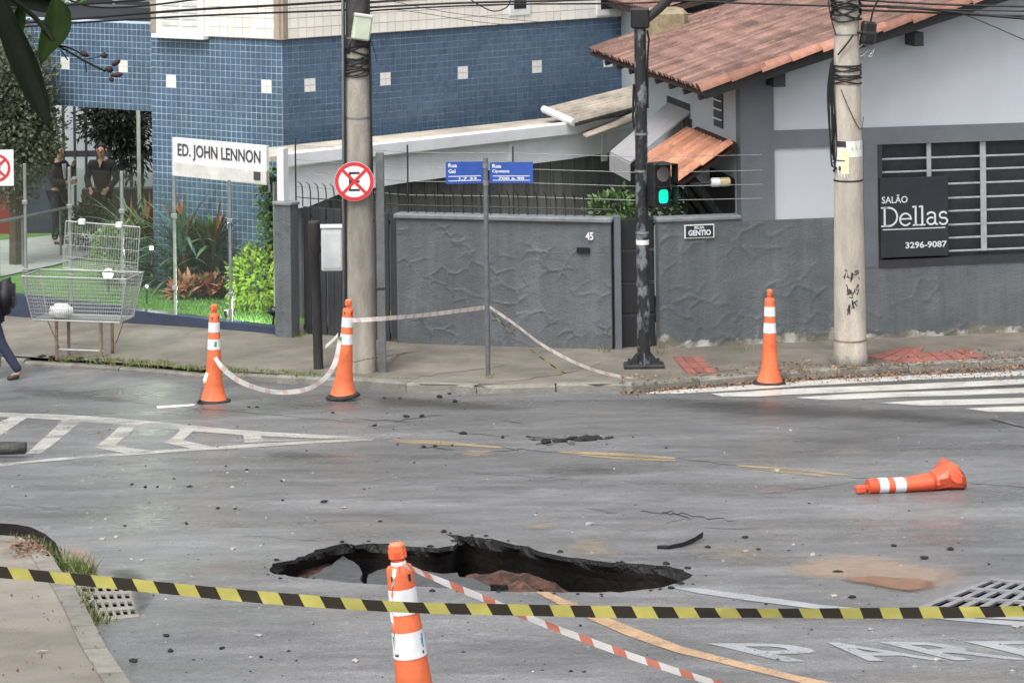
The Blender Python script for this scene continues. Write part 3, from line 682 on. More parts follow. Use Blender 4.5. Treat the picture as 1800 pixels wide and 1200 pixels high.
# kerb stones
def along(pl, step):
    out = [pl[0].copy()]; acc = 0
    for a, b in zip(pl, pl[1:]):
        L = (b-a).length; d = step-acc
        while d <= L: out.append(a.lerp(b, d/L)); d += step
        acc = L-(d-step)
    return out
kp = along([p for p in K if -11 < p.x < 13], .95)
for a, b in zip(kp, kp[1:]):
    t = (b-a); t.z = 0; t.normalize(); nn = Vector((-t.y, t.x, 0))
    a2, b2 = a+t*.006, b-t*.006; h = .102+rn.uniform(-.015, .006)
    if a.x < -3: h = .07+rn.uniform(-.02, .015)
    j = rn.uniform(-.015, .015)
    mb = MB(); lo = .2
    pr = []
    for p in (a2, b2):
        z = gz(p.x, p.y)
        pr.append([p+nn*(j-.0)+Vector((0, 0, z-p.z-lo)), p+nn*(j+.01)+Vector((0, 0, z-p.z+h-.025)), p+nn*(j+.035)+Vector((0, 0, z-p.z+h)), p+nn*.135+Vector((0, 0, z-p.z+h+.001)), p+nn*.135+Vector((0, 0, z-p.z-lo))])
    vs = pr[0]+pr[1]; mb.add(vs, [(0,1,2,3,4),(9,8,7,6,5)]+[(i, 5+i, 5+(i+1) % 5, (i+1) % 5) for i in range(5)]); mb.build('kerb_stone', M['kerb'], pave)
# red tactile paving pieces set in the far pavement
def red_paving(quad, nu, nv):
    q = pxpoly(quad, 0, sw)
    for i in range(nu):
        for j in range(nv):
            g = .03; c = [bil(q, (i+a)/nu, (j+b)/nv) for a, b in ((g, g), (1-g, g), (1-g, 1-g), (g, 1-g))]
            mb = MB(); mb.prism([Vector((p.x, p.y, sw(p.x, p.y)+.012+rn.uniform(-.002, .004))) for p in c], (0, 0, -.04)); mb.build('paving_tile', M['red_tile'], pave)
red_paving([(1182,628),(1232,628),(1262,656),(1208,657)], 3, 3)
red_paving([(1524,628),(1582,612),(1625,611),(1600,640)], 3, 3)
red_paving([(1582,626),(1700,614),(1735,628),(1600,640)], 5, 2)

# near pavement in the lower left corner, raised, with kerb edge
NPX = [(-90,946),(-40,942),(0,940),(30,942),(52,948),(74,961),(90,978),(104,1002),(130,1035),(145,1060),(160,1090),(182,1135),(205,1170),(232,1206),(265,1260),(330,1360)]
def rk(X, Y): return rz(X, Y)+.13
NK = pxpoly(NPX, .13, rz)
NP = [(p.x, p.y) for p in NK]+[(NK[-1].x-3, NK[-1].y-.6), (-6.5, 10.5), (-6.5, NK[0].y-.2)]
b = patch(NP, lambda X, Y: rk(X, Y)+.006*noise.noise((X*3, Y*3, 1)), 0, .2)
npav = b.build('near_pavement', M['pavement_near'], smooth=True, kind='structure')
mb = MB(); nk = len(NK)
vs = [Vector((p.x, p.y, rk(p.x, p.y)+.001)) for p in NK]+[Vector((p.x, p.y, rz(p.x, p.y)-.15)) for p in NK]
mb.add(vs, [(i, i+1, nk+i+1, nk+i) for i in range(nk-1)]); mb.build('kerb_face', M['kerb'], npav)
kp = along(NK, .8)
for a, b in zip(kp[:-1], kp[1:]):
    t = b-a; t.z = 0; t.normalize(); nn = Vector((t.y, -t.x, 0))
    if nn.x > 0: nn = -nn
    a2, b2 = a+t*.006, b-t*.006; q = [a2-nn*.004, b2-nn*.004, b2+nn*.13, a2+nn*.13]
    mb = MB(); mb.prism([Vector((p.x, p.y, rk(p.x, p.y)+.012)) for p in q], (0, 0, -.2)); mb.build('kerb_stone', M['kerb'], npav)

# garden ground behind the glass fence
def gd(X, Y):
    t = max(0, (Vector((X, Y))-Vector((FA.x, FA.y))).dot(Vector((.651, .759))))
    return -.03-.05*t+.012*noise.noise((X*1.5, Y*1.5, 4))-.02*max(0, -X-4)
GP = [(fl(-.1).x, fl(-.1).y+.16), (fl(13).x, fl(13).y+.16), (fl(13).x-2, 62), (2, 62), (2, 43), (-2.9, 39.4)]
garden = patch(GP, gd, 0, .6).build('lawn', M['lawn'], smooth=True, kind='structure')
pth = [G(-80,505,0,gd), G(95,468,0,gd), G(190,440,0,gd), G(250,425,0,gd), G(260,405,0,gd), G(100,415,0,gd), G(-80,432,0,gd)]
patch([(p.x, p.y) for p in pth], gd, .02, .5).build('garden_path', M['garden_path'], kind='structure')
# ------------------------------------------------------------------ buildings
CAM = Vector((0, 0, HC))
def relief_grid(w, h, res, seed, depth=.015, cell=.36, back=.18, x0=0., open_l=False, open_r=False):
    """rough plastered wall: local x along, z up, front faces -y"""
    nx, nz = max(2, int(w/res)), max(2, int(h/res)); vs = []
    for j in range(nz+1):
        for i in range(nx+1):
            x, z = w*i/nx, h*j/nz
            q = Vector(((x+x0)/cell+seed, z/(cell*.8), seed*.7)); q += Vector((noise.noise(q*1.3), noise.noise(q*1.3+Vector((4, 4, 4))), 0))*.35
            d, _ = noise.voronoi(q, distance_metric='DISTANCE', exponent=2.5)
            e = d[1]-d[0]; gate = sstep(-.15, .25, noise.noise(q*.7+Vector((1, 7, 2))))
            y = -depth*exp(-e/.045)*gate - .004*exp(-abs(noise.noise(q*3.1+Vector((3, 8, 1))))/.06)*sstep(-.1, .3, noise.noise(q*1.1+Vector((8, 2, 5)))) - .003*noise.noise(q*2.2) - .0015*noise.noise(q*9) - .010*noise.noise(q*.6)
            if (i == 0 and not open_l) or (i == nx and not open_r) or j in (0, nz): y = 0
            vs.append((x, y, z))
    fs = [(j*(nx+1)+i, j*(nx+1)+i+1, (j+1)*(nx+1)+i+1, (j+1)*(nx+1)+i) for j in range(nz) for i in range(nx)]
    mb = MB(); mb.add(vs, fs)
    a, b, c, d2 = 0, nx, nz*(nx+1), nz*(nx+1)+nx
    n = len(vs); mb.add([(0, back, 0), (w, back, 0), (0, back, h), (w, back, h)], [])
    mb.f += [(n, n+2, n+3, n+1)]; mb.m.append(0)
    mb.f += [tuple([n]+[j*(nx+1) for j in range(nz+1)]+[n+2]), tuple([n+1]+[j*(nx+1)+nx for j in range(nz+1)]+[n+3]), tuple([n+2]+[c+i for i in range(nx+1)]+[n+3])]; mb.m += [0]*3
    return mb
def shifted(mb, dx, dy, dz):
    mb.v = [v+Vector((dx, dy, dz)) for v in mb.v]; return mb
def loc_hit(t, px, py, b):
    """where a sight line meets the plane y = b of a thing's own frame -> (x, z)"""
    Mi = wmat(t).inverted(); a, bb = ray(px, py); o = Mi @ CAM; d = Mi.to_3x3() @ Vector((a, 1, -bb)); k = (b-o.y)/d.y; p = o+d*k
    return p.x, p.z
# ---------- salon house
O = P(1305, 620, 36.9); O.z = 0
house = thing('house', 'grey and white corner house with terracotta tiled roof and barred window', 'house', O, (0, 0, radians(10.5)))
def h(px, py, b=0.): return loc_hit(house, px, py, b)
aC1 = h(1360, 300)[0]; zL = h(1400, 385)[1]; zB0 = h(1420, 258)[1]; zB1 = h(1420, 228)[1]; aP = h(1517, 300)[0]; aW = h(1541, 300)[0]
zW0 = h(1600, 466)[1]; zW1 = h(1600, 246)[1]; AEND = 8.4; zG = -.12
shifted(relief_grid(aP, zL-zG, .022, 3.1, open_l=True, open_r=True), 0, -.04, zG).build('lower_wall', M['wall_foot'], house, False, smooth=True, ang=60)
shifted(relief_grid(AEND-aP, zW0-zG, .022, 3.1, x0=aP, open_l=True), aP, -.04, zG).build('lower_wall', M['wall_foot'], house, False, smooth=True, ang=60)
ra, rzz = h(1235, 158, -.45); rb, rzb = h(1722, 0, -.45); TS = (rzb-rzz)/(rb-ra)
def zroof(a): return rzz+(a-ra)*TS
AR = 7.6                                                            # ridge
MB().box((0, -.035, zL+.002), (aC1, .19, zroof(0)-.1)).build('corner_post', M['trim'], house, False)
MB().box((aC1, -.035, zB0), (AEND, .18, zB1)).build('beam', M['trim'], house, False)
MB().box((aP, -.034, zW0+.002), (aW, .18, zB0-.002)).build('post', M['trim'], house, False)
MB().box((aC1+.002, 0, zL+.002), (aP-.002, .17, zB0-.002)).build('wall_panel', M['white_wall'], house, False)
mb = MB(); mb.prism([(aC1+.002, 0, zB1+.002), (AEND, 0, zB1+.002), (AEND, 0, zroof(AR)-.1), (AR, 0, zroof(AR)-.09), (aC1+.002, 0, zroof(aC1)-.09)], (0, .17, 0)); mb.build('gable_wall', M['white_wall'], house, False)
MB().box((aC1-.1, -.4, zroof(aC1)-.3), (aC1+.06, .02, zroof(aC1)-.12)).build('roof_beam_end', M['dark'], house, False)
MB().box((h(1590, 40)[0], -.4, zroof(h(1590, 40)[0])-.34), (h(1606, 40)[0], .02, zroof(h(1590, 40)[0])-.16)).build('roof_beam_end', M['dark'], house, False)
# window with grille
win = MB().box((aW+.002, .12, zW0-.02), (AEND, .16, zW1+.05)).build('window', M['window_dark'], house, False)
MB().box((aW+.002, -.05, zW0-.01), (AEND, .10, zW0+.09)).build('window_sill', M['dark_gate'], win, False)
MB().box((aW+.002, -.03, zW1), (AEND, .115, zB0-.003)).build('window_head', M['dark_gate'], win, False)
MB().box((aW+.002, -.02, zW0+.092), (aW+.07, .115, zW1-.002)).build('window_jamb', M['dark_gate'], win, False)
for k, y in enumerate((275, 298, 322, 347, 370, 394, 417, 440)):
    z = h(1700, y, .03)[1]; MB().box((aW+.075, .02, z-.012), (AEND, .05, z+.012), bev=.005).build('grille_bar', M['grille'], win, False)
for x, y0, y1, w in ((1632, 250, 316, .03), (1727, 248, 440, .04)):
    a = h(x, 300, .03)[0]; MB().box((a-w, .005, h(x, y1, .03)[1]), (a+w, .018, h(x, y0, .03)[1])).build('grille_upright', M['grille'], win, False)
# side wall going back from the corner, window, door
MB().box((.02, .2, zG), (.17, 6.1, zroof(.1)-.12)).build('side_wall', M['white_wall'], house, False)
MB().box((.0, .9, 2.75), (.018, 1.35, 3.2)).build('side_window', M['dark_gate'], house, False)
for z in (2.85, 2.98, 3.1): MB().box((-.02, .9, z), (-.002, 1.35, z+.02)).build('side_window_bar', M['white_steel'], house, False)
MB().box((-.01, .35, zG+.1), (.018, 2.6, 2.15)).build('side_doorway', M['interior'], house, False)
MB().box((-.06, 2.62, zG), (.018, 2.8, 2.7)).build('door_post', M['dark_gate'], house, False)
# main roof
S_ang = math.atan(TS); SL = (AR-ra)/cos(S_ang)
def proj(p):
    d = p.y; u = p.x/d*F; v = (HC-p.z)/d*F; return CX+u+RO*v, YH+v-RO*u
B0 = -.45; B1 = 5.9
best = 1e9
for k in range(200):
    b = 3+k*.03; q = wmat(house) @ Vector((ra, b, rzz)); e = abs(proj(q)[0]-1035)
    if e < best: best = e; B1 = b
RM = Matrix.Translation((ra, 0, rzz)) @ Matrix.Rotation(-S_ang, 4, 'Y')         # roof frame: x up the slope, y back, z normal
mb = MB(); mb.box((0, B0, -.09), (SL, B1, -.045), M=RM)
roof = mb.build('roof', M['roof_under'], house, False)
PT = .155; NC = int((B1-B0)/PT)
mb = MB(); nseg = 4                                                 # concave channel courses
for c in range(NC+1):
    y = B0+c*PT; vs = []
    for k in range(nseg+1):
        a = pi+pi*k/nseg; yy, zz = y+.07*cos(a), .02+.055*sin(a); vs += [(0, yy, zz), (SL, yy, zz)]
    mb.add([RM @ Vector(v) for v in vs], [(2*k, 2*k+1, 2*k+3, 2*k+2) for k in range(nseg)])
mb.build('channel_tiles', M['roof_under'], roof, False, kind='stuff')
def tile_mesh(L, r0, r1, th=.012, n=6):
    mb = MB(); vs = []
    for x, r in ((0, r0), (L, r1)):
        for rr in (r, r-th):
            for k in range(n+1):
                a = pi*k/n; vs.append((x, rr*cos(a), rr*sin(a)*.85))
    m = n+1; fs = []
    for k in range(n):
        fs += [(k, k+1, 2*m+k+1, 2*m+k), (m+k+1, m+k, 3*m+k, 3*m+k+1), (k, m+k, m+k+1, k+1), (2*m+k, 2*m+k+1, 3*m+k+1, 3*m+k)]
    fs += [(0, 2*m, 3*m, m), (n, m+n, 3*m+n, 2*m+n)]
    mb.add(vs, fs); return mb
EXPO = .36; NR = int(SL/EXPO)
cells = []
for c in range(NC):
    for r in range(NR+1):
        y = B0+(c+.5)*PT; x = -.03+r*EXPO; lp = RM @ Vector((x+.2, y, .05)); wp = wmat(house) @ lp; px, py = proj(wp)
        vis = 1 if (py > -5 and px < 1810) else 0
        cells.append((-vis, wp.length, c, r, x, y))
cells.sort()
proto = None; stuff = MB()
for idx, (_, _, c, r, x, y) in enumerate(cells):
    jr = (rn.uniform(-.03, .03), rn.uniform(-.012, .012), rn.uniform(-.02, .02)); sl = RM @ Matrix.Translation((x+rn.uniform(-.015, .015), y+rn.uniform(-.006, .006), .01+rn.uniform(0, .008))) @ Matrix.Rotation(-.045+jr[1], 4, 'Y') @ Matrix.Rotation(jr[0], 4, 'X') @ Matrix.Rotation(jr[2], 4, 'Z')
    if idx < 300:
        if proto is None:
            proto = tile_mesh(.46, .062, .05).build('roof_tile', M['roof'], roof, False, smooth=True, ang=50); o = proto
        else: o = inst(proto, roof)
        o.location = sl.to_translation(); o.rotation_euler = sl.to_euler()
    else:
        t = tile_mesh(.46, .062, .05, n=4); stuff.add([sl @ v for v in t.v], t.f)
stuff.build('roof_tiles', M['roof_s'], roof, False, smooth=True, kind='stuff', ang=50)
pv = None
for k in range(int(SL/.42)):                                       # verge caps on the gable edge
    sl = RM @ Matrix.Translation((k*.42-.06, B0-.06+rn.uniform(-.01, .01), .0+rn.uniform(0, .012))) @ Matrix.Rotation(-.05+rn.uniform(-.015, .015), 4, 'Y') @ Matrix.Rotation(rn.uniform(-.05, .05), 4, 'X')
    if pv is None: pv = o = tile_mesh(.5, .125, .10, .018, 8).build('verge_tile', M['roof_verge'], roof, False, smooth=True, ang=50)
    else: o = inst(pv, roof)
    o.location = sl.to_translation(); o.rotation_euler = sl.to_euler()
mb = MB(); mb.box((0, B0-.04, -.12), (SL, B0+.02, -.02), M=RM); mb.build('barge_board', M['dark'], roof, False)
mb = MB(); mb.prism([(AR, B0, zroof(AR)-.05), (AR+6, B0, zroof(AR)-.05-6*TS), (AR+6, B0, zroof(AR)-.15-6*TS), (AR, B0, zroof(AR)-.15)], (0, B1-B0, 0)); mb.build('far_roof_slope', M['roof_s'], roof, False)
for b in [B0+.25+i*.8 for i in range(8)]:
    mb = MB(); mb.box((-.02, b, -.16), (.9, b+.07, -.092), M=RM); mb.build('rafter', M['dark'], roof, False)
# upper roof tier glimpsed behind, with mossy chimney stump in front of it
q = loc_hit(house, 1142, 60, 5.6); q2 = loc_hit(house, 1206, 14, 5.6)
mb = MB(); mb.box((q[0], 5.4, q[1]-.5), (q2[0], 6.0, q2[1]), bev=.08); mb.build('chimney', M['moss_stone'], roof, False)
u0 = loc_hit(house, 1128, 12, 6.6)
UM = Matrix.Translation((u0[0], 0, u0[1]-.05)) @ Matrix.Rotation(-S_ang*.8, 4, 'Y')
mb = MB(); mb.box((0, 6.2, -.1), (5, 10, -.02), M=UM); up = mb.build('upper_roof', M['roof_under'], house, False)
tm = MB()
for c in range(24):
    for r in range(9):
        t = tile_mesh(.46, .075, .058, n=4); sl = UM @ Matrix.Translation((r*.36, 6.2+c*PT+.07, .0)) @ Matrix.Rotation(-.05, 4, 'Y'); tm.add([sl @ v for v in t.v], t.f)
tm.build('roof_tiles', M['roof_s'], up, False, smooth=True, kind='stuff', ang=50)
MB().box((u0[0]+.3, 6.3, 0), (u0[0]+8, 9.8, u0[1]-.1)).build('rear_wall', M['white_wall'], house, False)
# small porch roof on the side wall
p1 = h(1300, 246, .15); p2 = h(1192, 316, .15)
pa = math.atan2(p1[1]-p2[1], p1[0]-p2[0]); PL = math.hypot(p1[1]-p2[1], p1[0]-p2[0])
PM = Matrix.Translation((p2[0], 0, p2[1])) @ Matrix.Rotation(-pa, 4, 'Y')
mb = MB(); mb.box((0, .1, -.07), (PL, 2.35, -.03), M=PM); porch = mb.build('porch_roof', M['roof_under'], house, False)
pp = None
for c in range(12):
    for r in range(max(2, int(PL/.36))):
        sl = PM @ Matrix.Translation((r*.36-.03, .2+c*.18, .0+rn.uniform(0, .008))) @ Matrix.Rotation(-.05, 4, 'Y') @ Matrix.Rotation(rn.uniform(-.04, .04), 4, 'X')
        if pp is None: pp = o = tile_mesh(.46, .085, .065).build('porch_tile', M['roof_new'], porch, False, smooth=True, ang=50)
        else: o = inst(pp, porch)
        o.location = sl.to_translation(); o.rotation_euler = sl.to_euler()
for r in range(max(2, int(PL/.36))):
    o = inst(pp, porch); sl = PM @ Matrix.Translation((r*.38-.04, .09, .02)) @ Matrix.Rotation(-.05, 4, 'Y'); o.location = sl.to_translation(); o.rotation_euler = sl.to_euler(); o.scale = (1.1, 1.25, 1.2)
for b in (.3, 1.3, 2.2):
    mb = MB(); mb.box((0, b, -.13), (PL, b+.07, -.072), M=PM); mb.build('porch_rafter', M['dark'], porch, False)
    MB().tube([(-.02, b+.03, p2[1]-.75), (p2[0]+.25, b+.03, p2[1]-.02)], .045, 4).build('porch_bracket', M['dark'], porch, False)
# grey awning further back on the side wall
aw = MB(); e = []
for (x, y, b) in ((1166, 176, 2.7), (1218, 196, 2.7), (1110, 286, 2.75), (1046, 276, 4.0), (1120, 170, 4.1)):
    a, z = h(x, y, b); e.append(Vector((a, b, z)))
T0, T1 = e[1], Vector((e[1].x, 4.05, e[1].z))
a2, z2 = h(1108, 288, 2.75); Bq0 = Vector((a2, 2.75, z2)); Bq1 = Vector((a2, 4.05, z2))
aw.prism([T0, T1, Bq1, Bq0], (.0, 0, .03)); awn = aw.build('awning', M['awning'], house, False)
MB().prism([Bq0+Vector((0, 0, .0)), Bq1, Bq1+Vector((0, 0, -.24)), Bq0+Vector((.0, 0, -.24))], (-.012, 0, 0)).build('awning_valance', M['awning'], awn, False)
MB().box((T0.x-.02, 2.7, T0.z-.03), (.02, 4.1, T0.z+.1)).build('awning_case', M['dark_gate'], awn, False)
MB().tube([(-.02, 2.76, 1.9), Bq0+Vector((.04, .01, -.02))], .02, 5).build('awning_arm', M['dark'], awn, False)
MB().box((-.035, 1.55, 1.92), (-.005, 2.3, 2.3)).build('side_panel', M['white_wall'], house, False)
# wall lamp
x, z = h(1268, 320, .12)
lt = thing('wall_lamp', 'small cream cylindrical lamp under the porch roof', 'lamp', wmat(house) @ Vector((x, .12, z)), (0, pi/2, radians(10.5)))
mb = MB(); mb.lathe([(.05, -.14), (.06, -.12), (.06, -.03), (.05, -.02)], 12); mb.build('lamp_cap', M['white'], lt, False, smooth=True, ang=40)
mb = MB(); mb.lathe([(.055, -.02), (.06, .0), (.06, .1), (.04, .12)], 12); mb.build('lamp_glass', mk('amber_lamp_glass', (.55, .45, .25), .3, .3, 20), lt, False, smooth=True, ang=40)
mb = MB(); mb.tube([(0, 0, -.13), (.02, .05, -.4)], .015, 6); mb.build('lamp_arm', M['dark'], lt, False)

# ---------- garden wall, pedestrian gate, side piece
gwr = thing('garden_wall', 'rough grey garden wall joining the house with a small plaque', 'wall', O, (0, 0, radians(10.5)))
aG = h(1157, 500)[0]; zT = h(1230, 388)[1]
shifted(relief_grid(-aG, zT-zG, .022, 3.1, x0=aG, open_r=True), aG, -.04, zG).build('wall', M['wall_foot'], gwr, False, smooth=True, ang=60)
MB().box((aG-.02, -.075, zT+.002), (-.004, .17, zT+.06), bev=.015).build('cap', M['wall_cap'], gwr, False)
A0, A1 = P(699, 600, 37.3), P(1076, 614, 36.6)
ang = math.atan2(A1.y-A0.y, A1.x-A0.x); LW = (Vector((A1.x, A1.y))-Vector((A0.x, A0.y))).length
gw = thing('garden_wall', 'rough grey garden wall behind the blue street signs', 'wall', (A0.x, A0.y, 0), (0, 0, ang))
zT2 = loc_hit(gw, 880, 388, 0)[1]
shifted(relief_grid(LW, zT2-zG, .016, 1.7, .015, .30), 0, 0, zG).build('wall', M['wall'], gw, False, smooth=True, ang=60)
MB().box((-.03, -.045, zT2+.002), (LW+.02, .22, zT2+.065), bev=.015).build('cap', M['wall_cap'], gw, False)
x, z = loc_hit(gw, 1025, 440, -.03); MB().box((x-.085, -.036, z-.033), (x+.085, .05, z+.033)).build('letter_slot', M['interior'], gw, False)
x, z = loc_hit(gw, 1037, 415, -.03)
vs, fs = text_geo('45', extrude=.02, bold=.02); mb = MB(); mb.add([(x-.055+v.x*.10, -.035-v.z*.3, z-.05+v.y*.10) for v in vs], fs); mb.build('house_number', M['sign_white'], gw, False)
# pedestrian gate recessed between the two walls
g0 = wmat(gw) @ Vector((LW, .12, 0)); g1 = wmat(gwr) @ Vector((aG, .12, 0)); ga = math.atan2(g1.y-g0.y, g1.x-g0.x); GL = (g1-g0).length
gate = thing('metal_gate', 'narrow dark grey metal gate between the two rough walls', 'gate', g0, (0, 0, ga))
zt = loc_hit(gate, 1110, 384, 0)[1]; zs = [zG]+[loc_hit(gate, 1115, y, 0)[1] for y in (553, 497, 440)]+[zt]
for a, b in zip(zs, zs[1:]): MB().box((.09, .03, a+.012), (GL-.01, .06, b-.012), bev=.008).build('panel', M['gate_black'], gate, False)
MB().box((0, -.09, zG), (.085, .09, zt+.04)).build('gate_post', M['trim'], gate, False)
for z in zs[1:]: MB().box((.09, .035, z-.008), (GL-.01, .045, z+.008)).build('rail', M['dark'], gate, False)
# driveway gate left of the wall, and end pillar
g1 = Vector((A0.x, A0.y, 0)); g0 = P(527, 590, 38.15); g0.z = 0; ga = math.atan2(g1.y-g0.y, g1.x-g0.x); GL = (g1-g0).length
dg = thing('metal_gate', 'tall dark ribbed driveway gate behind the left utility pole', 'gate', g0, (0, 0, ga))
zt = loc_hit(dg, 560, 366, 0)[1]
npl = 12
for i in range(npl):
    x0 = .03+i*(GL-.06)/npl; MB().box((x0+.006, .05+(.02 if i % 2 else 0), zG), (x0+(GL-.06)/npl-.006, .08, zt), bev=.006).build('slat', M['dark_gate'], dg, False)
MB().box((0, .085, zt-.16), (GL, .12, zt-.1)).build('rail', M['dark'], dg, False)
MB().box((0, .085, zG+.2), (GL, .12, zG+.26)).build('rail', M['dark'], dg, False)
pil = thing('gate_pillar', 'grey rendered pillar at the left end of the driveway gate', 'pillar', P(509, 590, 38.05), (0, 0, ga)); pil.location.z = 0
zt = loc_hit(pil, 509, 362, -.1)[1]
shifted(relief_grid(.27, zt-zG, .03, 9.9, .012), -.145, -.12, zG).build('shaft', M['wall'], pil, False, smooth=True, ang=60)
MB().box((-.165, -.145, zt+.002), (.145, .08, zt+.05), bev=.012).build('cap', M['wall_cap'], pil, False)
MB().box((-.14, -.05, zt+.052), (-.03, .06, zt+.75)).build('upper_post', M['white'], pil, False)
# security spikes leaning over the left wall
sp = thing('security_spikes', 'row of dark curved security spikes above the grey wall and gate', 'spikes', (A0.x, A0.y, 0), (0, 0, ang))
pr = None
for k in range(34):
    x = -1.5+k*.125
    if x > LW-.05: break
    if pr is None:
        mb = MB(); mb.tube([(0, .1, 0), (0, .1, .2), (0, .06, .3), (0, -.08, .36)], [.009, .009, .008, .004], 5); pr = o = mb.build('spike', M['dark'], sp, False)
    else: o = inst(pr, sp)
    o.location = (x, .02+(.35*max(0, -x)), zT2+.04)
MB().tube([(-1.6, .12+.56, zT2+.16), (0, .12, zT2+.16), (LW, .12, zT2+.16)], .008, 5).build('rail', M['dark'], sp, False)
# electric fence wires with thin posts
ef = thing('electric_fence', 'thin electric fence wires on slim posts above the grey walls', 'fence', (A0.x, A0.y, 0), (0, 0, ang))
for x in (-1.62, .12, 1.55, LW+.45): MB().tube([(x, .15+.35*max(0, -x), zT2+.02), (x, .15+.35*max(0, -x), zT2+.95)], .012, 5).build('post', M['dark'], ef, False)
for z in (.3, .48, .66, .86):
    MB().tube([(-1.62, .15+.57, zT2+z), (.12, .15, zT2+z-.01), (1.55, .15, zT2+z), (LW+.45, .15, zT2+z-.02), (LW+1.9, .45, zT2+z)], .004, 4).build('wire', M['galv'], ef, False)

# ---------- white carport behind the wall
q0, q1 = P(488, 272, 39.6), P(1116, 208, 44.3); ca = math.atan2(q1.y-q0.y, q1.x-q0.x); CL = (Vector((q1.x, q1.y))-Vector((q0.x, q0.y))).length
cp = thing('carport', 'white steel carport edge over a dark plank screen', 'carport', (q0.x, q0.y, 0), (0, 0, ca))
def c_(px, py, b=0.): return loc_hit(cp, px, py, b)
zg1 = c_(700, 246)[1]; zg0 = c_(700, 270)[1]
MB().box((0, -.12, zg0), (CL, .02, zg1), bev=.02).build('gutter', M['white_steel'], cp, False)
MB().box((-.03, -.1, zg1-.03), (.06, .03, zg1+.05), bev=.02).build('gutter_end', M['white'], cp, False)
mb = MB(); pts = [c_(x, y) for x, y in ((540, 364), (600, 340), (700, 323), (790, 311), (900, 292), (1000, 280), (1110, 262))]
poly = [Vector((.02, 0, zg0-.002)), Vector((.02, 0, pts[0][1]))]+[Vector((a, 0, z)) for a, z in pts]+[Vector((CL, 0, pts[-1][1])), Vector((CL, 0, zg0-.002))]
mb.prism(poly, (0, .04, 0)); mb.build('fascia', M['white_steel'], cp, False)
for x in (896, 1060): a = c_(x, 280)[0]; MB().box((a-.05, -.045, c_(x, 283)[1]), (a+.05, -.003, zg0-.003)).build('downpipe', M['white'], cp, False)
MB().box((-.1, .05, zg1-.12), (CL, 1.0, zg1-.05)).build('roof_sheet', M['fibro'], cp, False)
nb = 30
for i in range(nb):
    x0 = .15+i*(CL+.6)/nb; MB().box((x0+.008, .3, -.3), (x0+(CL+.6)/nb-.008, .33+(i % 2)*.02, zg0-.25)).build('plank', M['dark_plank'], cp, False)
# corrugated sheet roof
cs = thing('corrugated_roof', 'pale corrugated cement sheets stacked on the outbuilding roof', 'roof', P(1035, 190, 44.5)); nq = 26
cor = [P(956, 192, 43.8), P(1124, 150, 45.6), P(1124, 186, 44.2), P(1010, 216, 43.0)]
def sheet(c, amp, th, name, per):
    mb = MB(); vs = []; m = 120
    for i in range(m+1):
        for j in (0, 1):
            u = i/m; p = bil(c, u, j); p = p+Vector((0, 0, amp*sin(u*per*2*pi))); vs += [p, p-Vector((0, 0, th))]
    fs = []
    for i in range(m):
        b = i*4; fs += [(b, b+4, b+6, b+2), (b+1, b+3, b+7, b+5), (b, b+1, b+5, b+4), (b+2, b+6, b+7, b+3)]
    fs += [(0, 2, 3, 1), (m*4, m*4+1, m*4+3, m*4+2)]
    mb.add(vs, fs); return mb.build(name, M['fibro'], cs, smooth=True, ang=40)
c2 = [cor[3]+(cor[3]-cor[0])*0, cor[0], cor[1], cor[2]]
sheet([cor[0], cor[3], cor[2], cor[1]], .03, .02, 'sheet', 7)
lowc = [P(1015, 232, 43.6), P(1032, 240, 42.8), P(1124, 208, 43.6), P(1124, 190, 44.3)]
sheet(lowc, .015, .02, 'sheet', 4)
MB().tube([cor[0], cor[3]], .06, 8).build('ridge_piece', M['white'], cs)
MB().tube([P(1010, 219, 43.0), P(1124, 189, 44.2)], .03, 6).build('support', M['dark'], cs)
mb = MB(); a_, b_ = P(835, 222, 44.9), P(1124, 180, 47.0)
mb.prism([a_, b_, b_+Vector((0, 0, -.55)), a_+Vector((0, 0, -.3))], (0.1, .15, 0)); mb.build('dark_strip_window', M['interior'], cs)
MB().box(P(836, 232, 44.6), P(866, 214, 44.7)).build('vent_block', M['off_white'], cs)
MB().box((.6, 46.6, -.3), (2.9, 46.8, 2.3)).build('outbuilding_wall', M['dark_plank'], cs)

# ---------- blue tiled apartment building
def tiles(parent, O, e, n, u0, u1, z0, z1, pitch, ms, names, quota, skip=lambda u, z: False, gap=.012, proud=.008, zt=None):
    cells = []
    nu = int(round((u1-u0)/pitch)); nz = int(round((z1-z0)/pitch))
    for i in range(nu):
        for j in range(nz):
            u, z = u0+(i+.5)*pitch, z0+(j+.5)*pitch
            if skip(u, z): continue
            p = O+e*u+Vector((0, 0, z-O.z)); px, py = proj(p); vis = (py > 0 and 0 < px < 1800 and py < 480)
            cells.append((0 if vis else 1, p.length, u, z))
    cells.sort()
    bx = MB(); hgap = pitch/2-gap/2
    ang = math.atan2(e.y, e.x)
    bx.box((-hgap, -proud, -hgap), (hgap, .003, hgap))
    st = MB(); pr = None; R = Matrix.Rotation(ang, 4, 'Z')
    for k, (_, _, u, z) in enumerate(cells):
        p = O+e*u; p.z = z; p = p+n*(proud*.05+rn.uniform(0, .002)); tl = (rn.uniform(-.012, .012), 0, ang+rn.uniform(-.014, .014))
        if k < quota:
            if pr is None: pr = o = bx.build(names[0], ms[0], parent, False)
            else: o = inst(pr, parent)
            o.location = p-parent.location; o.rotation_euler = tl
        else:
            T = Matrix.Translation(p) @ Matrix.Rotation(tl[2], 4, 'Z') @ Matrix.Rotation(tl[0], 4, 'X'); st.add([T @ v for v in bx.v], bx.f)
    if st.v: st.build(names[1], ms[1], parent, kind='stuff')
BC = P(500, 505, 42.0); BC.z = -.6
